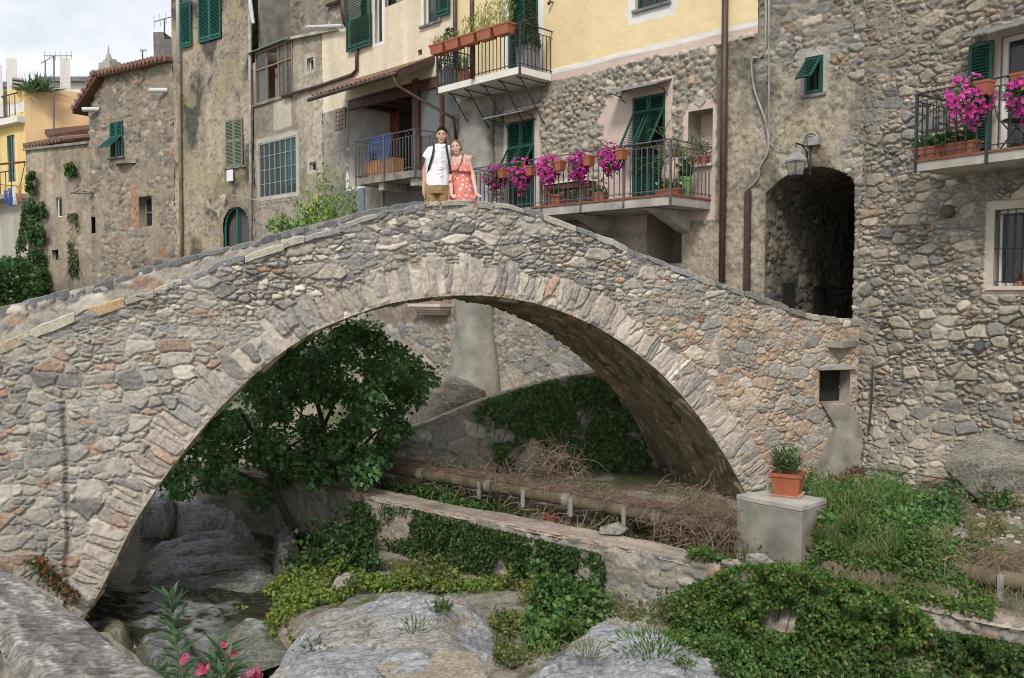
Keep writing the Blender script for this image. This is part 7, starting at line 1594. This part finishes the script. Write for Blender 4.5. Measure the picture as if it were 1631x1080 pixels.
# the leafy tree under the arch
CROWN = [(548,520),(585,498),(612,512),(628,540),(655,562),(684,600),(662,622),(668,650),(640,690),(602,738),(590,770),(545,765),(505,775),(480,755),(455,770),(425,800),(400,800),(370,785),(300,790),(262,778),(255,755),(300,690),(380,600),(440,540),(500,500)]
tb = aty(500, 905, 14.9); tree = thing('leafy_tree', 'dense green broadleaf tree growing behind the arch, leaning trunk at its left', 'tree', (tb[0], tb[1], -4.3))
cl = sample_poly(CROWN, 200); NL = 0; PP, OO = [], []
for (x, y) in cl:
    Y = 14.9+RG.normal()*.75; c0 = aty(x, y, Y); n = 85; D = rdir(n); r = (.15+.20*RG.random()); PP.append(c0+D*r*np.array([1, 1, .7])*(RG.random((n, 1))**.45)); OO.append(D*np.array([1, 1, .6]))
P = np.vstack(PP); O_ = np.vstack(OO); foliage('crown', P, tree, .100, .072, (.14,.28,.10), O_, .25, var=.42, alt=(.17,.28,.09), altp=.22, upb=.9)
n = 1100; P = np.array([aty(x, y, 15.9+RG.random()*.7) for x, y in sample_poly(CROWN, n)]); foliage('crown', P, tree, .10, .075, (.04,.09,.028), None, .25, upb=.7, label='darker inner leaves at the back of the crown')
def trunk(pts, r0, r1, Y, name='trunk'):
    Q = [aty(x, y, Y+dy) for x, y, dy in pts]; mb = MB(); mb.tube(Q, [r0+(r1-r0)*i/(len(Q)-1) for i in range(len(Q))], 10); return part(name, mb, M_BARK, tree, smooth=True)
trunk([(492,915,0),(478,872,0),(460,830,0),(440,785,0),(428,745,.1),(410,700,.1),(380,650,.1)], .085, .03, 14.7)
trunk([(545,905,0),(541,850,.1),(538,800,.1),(530,740,.1),(515,680,.1),(500,620,.2)], .09, .035, 15.0); trunk([(558,900,0),(566,850,0),(572,800,0),(560,730,0),(580,650,0),(590,590,0)], .07, .03, 14.9)
for (a, b) in (((440,785),(330,740)), ((530,740),(470,650)), ((560,730),(630,670)), ((515,680),(560,600)), ((410,700),(450,640)), ((566,760),(640,640)), ((428,745),(500,690)), ((538,800),(480,740))):
    trunk([(a[0], a[1], 0), ((a[0]+b[0])/2, (a[1]+b[1])/2-8, 0), (b[0], b[1], -.1)], .035, .012, 14.8, 'branch')
# sapling beyond the bridge
YS = 17.5; sp_t = thing('sapling', 'light green young sapling rising behind the bridge in front of the veranda house', 'tree', aty(510, 420, YS)); leafP = []
for (x, y) in ((521,248),(535,262),(505,266),(492,284),(548,280),(480,302),(515,290),(545,300),(565,310),(500,315),(525,325),(555,322),(470,318),(485,335),(538,338),(510,344),(572,326)):
    mb = MB(); a = aty(512+(x-512)*.15, 400, YS); b = aty(x, y, YS+RG.normal()*.15); mb.tube([a, a*.5+b*.5+np.array([0, 0, .1]), b], [.012, .008, .003], 5); part('twig', mb, M_STEM, sp_t)
    n = 34; f = RG.random(n)[:, None]; leafP.append(a*(1-.35-.65*f)+b*(.35+.65*f)+rdir(n)*.10)
foliage('crown', np.vstack(leafP), sp_t, .10, .055, (.16,.30,.055), None, .2, upb=.6, alt=(.25,.36,.09), altp=.25)
bs = thing('shrub', 'small light green bush behind the parapet below the veranda house grille', 'shrub', aty(440, 375, 18)); n = 300; f = sample_poly([(425,368),(432,348),(450,342),(470,350),(480,352),(500,345),(505,360),(470,368)], n)
foliage('leaves', np.array([aty(x, y, 18+RG.random()*.5) for x, y in f]), bs, .09, .05, (.12,.24,.04), None, .2)
# ivies
ivy('ivy', 'dark green ivy hanging over the middle of the long low retaining wall', FW, [(555,796),(640,806),(760,834),(860,858),(955,880),(966,905),(960,960),(985,975),(940,990),(880,962),(820,945),(740,925),(660,905),(560,900)], 12000, .02, .2, 501, .045, (.042,.095,.022), (.10,.16,.035), dens=patchy(40, .30, .45, 502), altp=.18)
ivy('ivy', 'lush bright ivy and creepers covering the low wall below the concrete block', FW, [(1070,965),(1065,945),(1110,925),(1150,905),(1200,893),(1290,905),(1370,925),(1450,955),(1485,985),(1480,1090),(1180,1090),(1150,1040),(1120,1000)], 14000, .03, .5, 511, .044, (.085,.18,.04), (.21,.22,.05), dens=patchy(38, .36, .46, 513), altp=.22)
ivy('ivy', 'dark ivy hanging below the ledge in the lower right corner', FW, [(1480,1000),(1560,1012),(1700,1040),(1700,1110),(1470,1110),(1475,1040)], 9000, .03, .4, 521, .042, (.055,.115,.03), (.16,.16,.04), dens=patchy(40, .2, .35, 523), altp=.15)
ivy('ivy', 'thick dark ivy curtain on the ramp wall seen through the arch', FQ, [(755,655),(775,635),(800,628),(850,612),(905,596),(960,600),(1010,650),(1050,780),(1000,775),(950,764),(900,752),(875,742),(862,700),(850,690),(835,700),(815,742),(790,730),(785,700),(765,680)], 8500, .02, .32, 531, .080, (.11,.20,.07), (.19,.26,.09), dens=patchy(30, .30, .42, 533), altp=.15, stems=90)
ivy('ivy', 'ivy climbing the left corner of the low grey house', FL, [(44,275),(52,268),(62,300),(72,330),(68,400),(78,450),(84,485),(22,485),(26,400),(36,330)], 4600, .05, .45, 541, .13, (.05,.11,.03), (.09,.14,.03), dens=patchy(14, .34, .46, 543), stems=30)
ivy('ivy', 'small tuft of creeper on the low grey house wall with dry stems below', FL, [(103,262),(112,256),(120,268),(116,280),(104,278)], 260, .05, .4, 551, .13, (.06,.13,.03), stems=6)
ivy('ivy', 'thin creeper hanging near the rubble house corner', FL, [(108,340),(122,338),(124,370),(122,440),(110,445)], 500, .03, .2, 553, .11, (.10,.12,.05), stems=30)
ivy('ivy', 'red and green creeper at the left foot of the bridge above the near parapet', FB, [(38,892),(70,880),(100,925),(130,945),(118,962),(85,935)], 230, .05, .18, 557, .05, (.05,.11,.025), (.24,.08,.035), altp=.5, dens=lambda x, y: np.ones_like(x), stems=20)
t = thing('bush', 'dark green bushes at the left edge behind the bridge parapet', 'bush', aty(15, 490, 33)); f = sample_poly([(-30,420),(0,412),(25,410),(45,420),(60,430),(70,500),(-30,510)], 2600); foliage('leaves', np.array([aty(x, y, 32+3*RG.random()) for x, y in f]), t, .2, .13, (.045,.10,.025), None, .2)
# ground plants
grow('bramble', 'pale yellow-green brambles spreading beside the stream at the foot of the tree', [(335,990),(360,960),(430,925),(520,905),(600,915),(700,915),(790,925),(860,925),(860,945),(760,948),(680,940),(560,950),(500,972),(440,1000),(400,1005)], 7500, .15, .055, .045, (.145,.23,.045), (.24,.26,.06), .3, dens=patchy(45, .25, .42, 601), cat='brambles')
grow('bramble', 'small bramble patch draped over the wet rock beside the stream', [(330,1000),(380,985),(440,1000),(470,1010),(430,1050),(380,1040)], 1100, .22, .06, .045, (.14,.20,.035), (.26,.24,.05), .25, dens=patchy(30, .3, .5, 603), cat='brambles')
grow('bush', 'broad-leaved green bush between the two large pale rocks', [(850,960),(900,945),(950,960),(970,985),(935,1025),(880,1045),(840,1040),(835,1000)], 2400, .42, .075, .06, (.075,.16,.045), (.15,.23,.05), .2)
grow('bush', 'dark green undergrowth around the tree trunks at the river wall', [(430,915),(470,880),(560,850),(600,880),(600,915),(520,915),(450,925)], 2200, .45, .08, .06, (.04,.09,.028), (.09,.15,.03), .15)
grow('weeds', 'low green weeds growing behind the retaining wall under the arch', [(590,785),(640,780),(700,795),(770,815),(830,838),(820,845),(740,828),(640,805)], 3500, .32, .06, .04, (.055,.14,.03), (.12,.2,.04), .2, stuff=True)
grow('weeds', 'green weeds in the gap behind the low wall left of the block', [(900,840),(990,855),(1060,880),(1140,893),(1100,880),(1000,845)], 1800, .3, .05, .035, (.06,.13,.03), (.2,.2,.06), .25, stuff=True)
grow('weeds', 'lush green weeds tumbling from the terrace around the concrete block', [(1165,895),(1200,875),(1290,885),(1292,820),(1320,790),(1360,778),(1420,785),(1470,800),(1475,840),(1440,880),(1440,930),(1380,935),(1290,915),(1200,905)], 11500, .22, .052, .03, (.070,.17,.032), (.15,.25,.05), .3, stuff=True, z0=-3)
grow('weeds', 'sparse weeds and dry grass on the stony terrace below the stone house', [(1400,800),(1500,780),(1631,800),(1640,880),(1560,890),(1480,870)], 2600, .16, .05, .02, (.13,.16,.05), (.30,.24,.12), .45, stuff=True, z0=-2.9, dens=patchy(30, .42, .6, 611))
grow('weeds', 'straggling weeds along the foot of the ivy wall and around the rocks', [(780,1000),(850,940),(960,965),(1100,980),(1200,1010),(1180,1030),(1060,1000),(960,980),(900,1000),(850,1060),(790,1080)], 3600, .2, .05, .03, (.09,.15,.035), (.24,.21,.08), .35, stuff=True, z0=-4.1, dens=patchy(25, .4, .52, 613))
grow('weeds', 'dry brown and green litter at the foot of the ivy-hung wall', [(600,895),(760,915),(900,945),(980,975),(900,985),(820,945),(700,935),(600,915)], 2200, .12, .06, .018, (.20,.14,.08), (.11,.15,.04), .4, stuff=True, z0=-4.1)
grow('shrub', 'grey-green lavender-like shrub on the terrace below the big boulder', [(1505,800),(1530,790),(1545,810),(1540,838),(1510,838)], 500, .32, .06, .012, (.13,.19,.12), None, z0=-2.9)
grow('shrub', 'green herb clump at the foot of the big boulder', [(1555,790),(1600,785),(1625,800),(1600,822),(1560,812)], 600, .3, .06, .04, (.07,.13,.035), (.2,.2,.05), z0=-2.9)
# creeping cover over the terrace edge, laid out along the wall: r along it, q behind it
def grow_rq(label, r0, r1, q0, q1, n, h, L, W, base, alt, altp, lo=.30, hi=.42, seed=5, droop=.1):
    r = RG.uniform(r0, r1, n*3); q = RG.uniform(q0, q1, n*3); m = RG.random(n*3) < sstep(lo, hi, fbm(r*2.2, q*2.2, 4, seed)); m &= ~((r > -.2) & (r < 1.0) & (q > .35) & (q < 1.6)); r = r[m][:n]; q = q[m][:n]
    XY = PW[None]+r[:, None]*DW+q[:, None]*NW; z = np.maximum(ground_z(XY[:, 0], XY[:, 1]), np.where((q > -.05) & (q < .5), ZW, -9)); k = (fbm(r*3, q*3, 3, seed+1)*1.6)**2; P = np.column_stack([XY, z+.01+h*k*RG.random(len(r))])
    V, F, c = leaves(P, rdir(len(P))*.9-np.array([0, 0, droop]), rdir(len(P))*.5+np.array([0, -.35, .8]), L*(.5+1.0*RG.random(len(P))), W, leafcol(len(P), base, .4, alt, altp, .25)*(.5+1.0*fbm(r*2, q*2, 3, seed+2))[:, None], .2); o = link('weeds', V, F, M_LEAF, None, col=c); o['kind'] = 'stuff'; o['label'] = label
grow_rq('creeping green plants over the terrace edge right of the block', -.35, 3.0, -.75, 1.25, 15000, .14, .05, .034, (.075,.165,.038), (.20,.22,.05), .28, lo=.22, hi=.34)
grow_rq('taller leafy herbs right of the block', .9, 2.3, .7, 2.4, 5000, .30, .065, .045, (.075,.17,.05), (.13,.24,.06), .25, lo=.35, hi=.45, seed=9)
grow_rq('dry grass and straw on the slope', .2, 3.6, -.3, 1.6, 2500, .16, .13, .007, (.26,.22,.11), (.14,.20,.06), .3, lo=.42, hi=.52, seed=12, droop=-1.0)
# tufts on the rocks
for px, py, z, n, h, L, W, col, lab in ((703,975,-3.62,70,.10,.09,.03,(.10,.15,.05),'small leafy tuft on the crest of the largest grey rock'), (665,1012,-3.62,60,.16,.09,.014,(.10,.17,.06),'spiky green tuft in the middle of the largest grey rock'), (738,1008,-3.65,80,.13,.10,.008,(.36,.25,.11),'dry tan grass tuft beside the sand patch'),
        (877,1048,-3.75,60,.14,.07,.02,(.15,.21,.05),'pale green sprig on the left of the right-hand rock'), (935,1052,-3.72,110,.14,.17,.008,(.16,.19,.06),'grass tuft in the centre of the right-hand rock'), (1040,1050,-3.72,240,.30,.08,.02,(.10,.19,.04),'tall bright green weed clump on the right of the right-hand rock'),
        (500,1040,-3.8,50,.12,.07,.02,(.12,.14,.05),'small tuft on the left slope of the largest grey rock'), (822,905,-4.0,170,.34,.08,.03,(.17,.25,.04),'yellow-green leafy shoot in front of the ivy wall'), (1090,1065,-3.8,70,.08,.06,.02,(.12,.18,.06),'low weed at the right-hand rock edge')):
    p = atz(px, py, z); t = thing('tuft', lab, 'weed', p, group='tufts on the rocks'); q = p+np.column_stack([RG.normal(size=n)*h*.55, RG.normal(size=n)*h*.45, RG.random(n)*h])
    ax = np.column_stack([(q[:, 0]-p[0]), (q[:, 1]-p[1]), np.full(n, h*.8)])+RG.normal(size=(n, 3))*.04; V, F, c = leaves(q, ax, rdir(n)+np.array([0, -.6, .5]), L*(.6+.7*RG.random(n)), W, leafcol(n, col, .35), .15); link('leaves', V, F, M_LEAF, t, col=c)
# dead vines
def deadheap(label, poly, z0, h, n, L, r=.006, fr=None, out=.1, depthv=.3):
    n = int(n*.62); pts = sample_poly(poly, n)
    if fr is None: P = np.array([atz(x, y, z0+RG.random()*.02) for x, y in pts]); P[:, 2] += RG.random(n)*h
    else: P = on_frame(fr, pts, out+RG.random(n)*depthv)
    V, F, c = strands(P, rdir(n)*np.array([1, 1, .6])-np.array([0, 0, .15]), L, r, (.27,.195,.145), 5, .65, .6); c_ = P.mean(0)
    o = link('dead_vines', V, F, M_STICK, None, col=c); o['kind'] = 'stuff'; o['label'] = label; return o
deadheap('tangle of dead brown vines over the pipe beside the concrete block', [(1005,800),(1030,775),(1080,765),(1130,775),(1172,800),(1170,850),(1120,855),(1070,845),(1030,830)], -2.8, .1, 1050, .28, .0042, FP, .0, .22)
deadheap('dead vines hanging off the pipe beside the block', [(1040,830),(1170,845),(1165,880),(1100,870),(1050,860)], -3, .1, 420, .35, .004, FP, .05, .18)
deadheap('dry stems scattered along the top of the pipe', [(600,722),(700,735),(820,752),(930,770),(1010,785),(1010,803),(900,786),(760,762),(600,738)], -2.85, .08, 900, .26, .0038)
deadheap('dry stems over the pipe at the right', [(1480,868),(1560,860),(1640,880),(1640,905),(1560,905),(1500,890)], -2.85, .06, 600, .26, .0038)
deadheap('dead brown stems at the foot of the ivy curtain', [(835,735),(860,718),(900,722),(930,750),(930,768),(840,752)], -2.8, .3, 300, .45, .006)
grow('weeds', 'tall grass blades among the weeds on the terrace slope', [(1180,890),(1290,880),(1300,830),(1400,800),(1460,820),(1430,900),(1300,905)], 3500, .26, .16, .007, (.12,.20,.06), (.25,.25,.09), .3, stuff=True, z0=-3, droop=-1.4)
grow('weeds', 'creeping green cover on the slope above the ivy wall', [(1040,945),(1150,890),(1200,885),(1300,895),(1430,925),(1480,965),(1490,1000),(1440,1000),(1200,930),(1100,960)], 9000, .12, .05, .035, (.075,.16,.035), (.17,.20,.05), .25, stuff=True, z0=-3.2)
grow('weeds', 'green plants at the bottom of the ivy wall by the right-hand rock', [(1040,985),(1120,1010),(1200,1050),(1480,1060),(1640,1070),(1640,1100),(1150,1100),(1100,1040)], 6000, .35, .055, .035, (.065,.145,.035), (.15,.19,.05), .25, stuff=True, z0=-4)
deadheap('dead creepers hanging under the pipe', [(600,745),(760,770),(900,795),(1000,815),(1000,850),(900,830),(760,800),(600,770)], -3, .1, 420, .5, .006, FP, -.05, .1)
deadheap('dry brown stems on the ramp behind the pipe', [(620,735),(640,700),(700,710),(760,720),(830,745),(700,735)], -2.75, .1, 160, .4, .005)
deadheap('reddish dry stems beside the layered rock under the arch', [(370,850),(400,862),(430,885),(415,890),(380,866)], -4.0, .1, 120, .26, .0038)
# grassy fringe on the ledge at the right
grow('weeds', 'dry grass fringe on the ledge above the lower ivy', [(1440,965),(1500,975),(1631,1000),(1640,1012),(1560,1005),(1470,985)], 1500, .10, .07, .012, (.22,.20,.08), (.33,.26,.14), .4, stuff=True, z0=-3.4)

# ================================================================== STONES, BRICKS AND SMALL THINGS
def boulder(name, label, c, r, seed, col, cat='rock', group=None, sub=4, flat=1.0):
    import bmesh
    bm = bmesh.new(); bmesh.ops.create_icosphere(bm, subdivisions=sub, radius=1); V = np.array([v.co[:] for v in bm.verts]); F = [tuple(v.index for v in f.verts) for f in bm.faces]; bm.free()
    rs = np.random.default_rng(seed); N = rs.normal(size=(16, 3)); N /= np.linalg.norm(N, axis=1, keepdims=True); dd = .42+.30*rs.random(16)
    for n_, d in zip(N, dd): k = V @ n_; V = V-np.maximum(k-d, 0)[:, None]*n_*.95
    f = fbm(V[:, 0]*3+seed, V[:, 1]*3+V[:, 2]*4, 4, seed); V = V*(1+(f-.5)*.16)[:, None]*np.array(r); P = V+np.array(c)
    g = fbm(V[:, 0]*4/r[0], V[:, 2]*7/r[0], 5, seed+3)
    return link(name, P, F, M_ROCK, None, col=np.array(col)*(.65+.7*g)[:, None], M=Matrix.Translation(Vector([float(c[0]), float(c[1]), float(c[2]-r[2])]))), label, cat, group
def bl(*a, **k):
    o, l, c, g = boulder(*a, **k); o['label'] = l; o['category'] = c
    if g: o['group'] = g
pb = aty(1590, 745, 12.0); bl('boulder', 'huge slanted grey rock built into the foot of the stone house at the right', (pb[0]+.10, 12.1, -2.55), (1.15, .75, .95), 77, (.27,.25,.215), sub=5)
pb = aty(690, 625, 18.6); bl('boulder', 'pale angular rock beside the plaster buttress under the arch', (pb[0], 18.9, pb[2]-.1), (1.1, .8, 1.0), 78, (.33,.30,.26), sub=5)
for i, (px, py, z, r, lab) in enumerate(((1215,893,-3.05,.19,'pale broken stone at the foot of the concrete block'), (1165,898,-3.2,.17,'rough stone lump where the low wall ends at the block'), (1425,920,-3.2,.20,'flat pale slab stone among the green weeds on the slope'), (1395,935,-3.25,.13,'thin dark slab below the flat pale stone'), (1535,862,-2.85,.10,'white stone on the terrace edge near the pipe'), (1360,770,-2.75,.12,'grey stone at the foot of the chute'), (1330,768,-2.75,.10,'small grey stone in front of the chute'),
        (1585,865,-2.85,.13,'grey flat stone on the terrace behind the right pipe'), (980,845,-3.2,.24,'pale rock under the pipe brackets'), (745,925,-4.0,.13,'grey stone in the litter below the ivy wall'), (1260,945,-3.4,.16,'grey stone stump peeping through the ivy'))):
    p = atz(px, py, z); rr = np.random.default_rng(i); bl('stone', lab, p, (r*1.25, r*.9, r*(.4+.3*rr.random())), 900+i, (.29,.27,.24), cat='stone', group='loose stones', sub=3)
n = 260; pts = sample_poly([(1310,775),(1400,745),(1480,775),(1640,810),(1640,880),(1500,850),(1400,800)], n); Vs = MB()
for (x, y) in pts:
    p = groundp(x, y, -2.9); r = .012+.035*RG.random()**3; Vs.ball(p+np.array([0, 0, r*.2]), (r*1.3, r, r*.7), 6, 4, col=np.array([.36,.33,.29])*(.6+.7*RG.random()))
o = part('gravel', Vs, M_STICK, None); o['kind'] = 'stuff'; o['label'] = 'scattered rubble on the terrace'
n = 700; D = np.column_stack([sample_poly([(1290,790),(1330,760),(1370,742),(1380,770),(1340,790)], n)]); P = np.array([groundp(x, y, -2.8) for x, y in D]); P[:, 2] += .02+.06*RG.random(n)
V, F, c = leaves(P, rdir(n), rdir(n)+np.array([0, 0, 1]), .05, .035, leafcol(n, (.24,.09,.05), .4, (.2,.15,.08), .3), .2); o = link('dead_leaves', V, F, M_LEAF, None, col=c); o['kind'] = 'stuff'; o['label'] = 'heap of red-brown dead leaves at the foot of the chute'
p = atz(735, 870+0, -3.4); p = atz(880, 828, -3.4)
t = thing('brick', 'broken red hollow brick lying under the pipe', 'brick', p); mb = MB(Matrix.Translation(p) @ Matrix.Rotation(-.5, 4, 'Z') @ Matrix.Rotation(.15, 4, 'Y')); mb.b2(-.15, .15, -.06, .06, 0, .08); mb.b2(-.15, .0, -.065, .055, .081, .10); part('block', mb, M_REDB, t)
p = FW.pt(*FW.fp(1168, 1045, .25), .25); t = thing('brick', 'broken hollow brick wedged in the creepers at the bottom of the ivy wall', 'brick', p); Mx = Matrix.Translation(p) @ Matrix.Rotation(.3, 4, 'Y') @ Matrix.Rotation(-.6, 4, 'Z')
mb = MB(Mx)
for i in range(3):
    mb.b2(-.08, .08, -.06, .06, i*.075, i*.075+.014)
for x in (-.08, -.027, .027, .066): mb.b2(x, x+.014, -.055, .058, .001, .163)
part('block', mb, mottled('pale red brick', (.36,.20,.14), .9, var=.3), t)
# red pompom on the parapet by the archway
p = FB.pt(FB.fp(1266, 483)[0], tz(FB.fp(1266, 483)[0])+.02, -.5); 
mb = MB(); mb.ball(p, .05, 10, 6); solo('red_ball', mb, mottled('red plastic', (.5,.02,.02), .5), 'tiny red ball lying behind the parapet near the archway', 'ball', p)
# aerials on the roofs
def aerial(label, px, py0, py1, Y, boom, nel, tilt=0, el=.25):
    b, t_ = aty(px, py0, Y), aty(px, py1, Y); t = thing('aerial', label, 'aerial', b, group='television aerials'); mb = MB(); mb.tube([b, t_], .028, 6); part('mast', mb, M_IRONG, t)
    d = np.array([math.cos(tilt), .2, math.sin(tilt)]); mb = MB(); mb.tube([t_-d*boom*.35, t_+d*boom*.65], .018, 5); part('boom', mb, M_IRONG, t); mb = MB()
    for i in range(nel): q = t_+d*boom*(-.35+i/(nel-1)); e = np.array([-.25, .5, .85])*el; mb.tube([q-e, q+e], .010, 4)
    part('elements', mb, M_IRONG, t)
aerial('tall thin aerial mast in front of the ochre house gable', 86, 225, 89, 36, 1.0, 6, .05)
aerial('thin bare aerial behind the roof plant on the ochre terrace', 72, 135, 97, 41, .6, 3, .6)
aerial('aerial with drooping arms behind the second white chimney post', 139, 165, 124, 44, 1.0, 4, .25)
aerial('aerial beside the grey chimney of the rubble house', 262, 100, 30, 34, 1.1, 6, .35, .3)
aerial('short aerial on the rubble house roof above the tiles', 227, 112, 80, 34, .2, 2, 0, .1)
p0 = aty(252, 90, 33); t = thing('roof_shed', 'grey weathered board shed with a round cage on the rubble house roof', 'shed', p0)
mb = MB(); a, b = aty(245, 100, 33.2), aty(261, 51, 33.2); mb.b2(a[0], b[0], 33.2, 34.2, a[2]-.5, b[2]); part('boards', mb, mottled('grey boards', (.16,.15,.14), .9, var=.4, scale=6), t)
mb = MB(); a, b = aty(262, 98, 33), aty(274, 62, 33); mb.b2(a[0], b[0], 33, 33.6, a[2]-.5, b[2]); part('cage', mb, M_IRONG, t)
# roof terrace palm
t = thing('spiky_plant', 'spiky green yucca-like plant on the ochre house roof terrace', 'plant', aty(60, 150, 39.5)); n = 160; a = RG.uniform(0, PI, n); P = np.array([aty(45+30*RG.random(), 147, 39.5+RG.random()) for _ in range(n)])
V, F, c = leaves(P, np.column_stack([np.cos(a), RG.normal(size=n)*.3, np.sin(a)*.9+.2]), rdir(n)+np.array([0, -.6, .3]), .95*(.6+.5*RG.random(n)), .10, leafcol(n, (.07,.12,.04), .3), .15); link('leaves', V, F, M_LEAF, t, col=c)
# laundry
t = thing('washing_line', 'iron bracket with washing lines on the ochre house balcony', 'washing line', aty(10, 300, 38)); mb = MB(); mb.tube([aty(-20, 292, 38), aty(32, 297, 38)], .015, 4); mb.tube([aty(-5, 262, 38.4), aty(40, 258, 38.2)], .05, 5); mb.tube([aty(40, 258, 38.2), aty(32, 297, 38)], .02, 4); part('bar', mb, mottled('rusty iron', (.15,.06,.045), .8), t)
for i, (x, y0, y1, m, lab) in enumerate(((9, 303, 325, M_CLOTHB, 'blue garment at the left of the washing line'), (16, 300, 328, M_CLOTHB, 'blue and white shirt second from the left on the washing line'), (23, 296, 326, M_CLOTHW, 'large white shirt in the middle of the washing line'), (31, 298, 320, M_CLOTHO, 'orange cloth at the right end of the washing line'))):
    a = aty(x-3.5, y0, 38); b = aty(x+3.5, y1, 38); mb = MB(); rows = []
    for j in range(6):
        f = j/5; rows.append([(a[0]+(b[0]-a[0])*u_+.02*math.sin(j+u_*9), 38+.05*math.sin(u_*11+j*.4)*(.3+f), a[2]+(b[2]-a[2])*f) for u_ in np.linspace(0, 1, 8)]+[(a[0]+(b[0]-a[0])*u_+.02*math.sin(j+u_*9), 38.03+.05*math.sin(u_*11+j*.4)*(.3+f), a[2]+(b[2]-a[2])*f) for u_ in np.linspace(1, 0, 8)])
    mb.loft(rows); solo('laundry', mb, m, lab, 'laundry', a, group='washing on the line')

for o in bpy.data.objects:
    if '_m' in o: del o['_m']
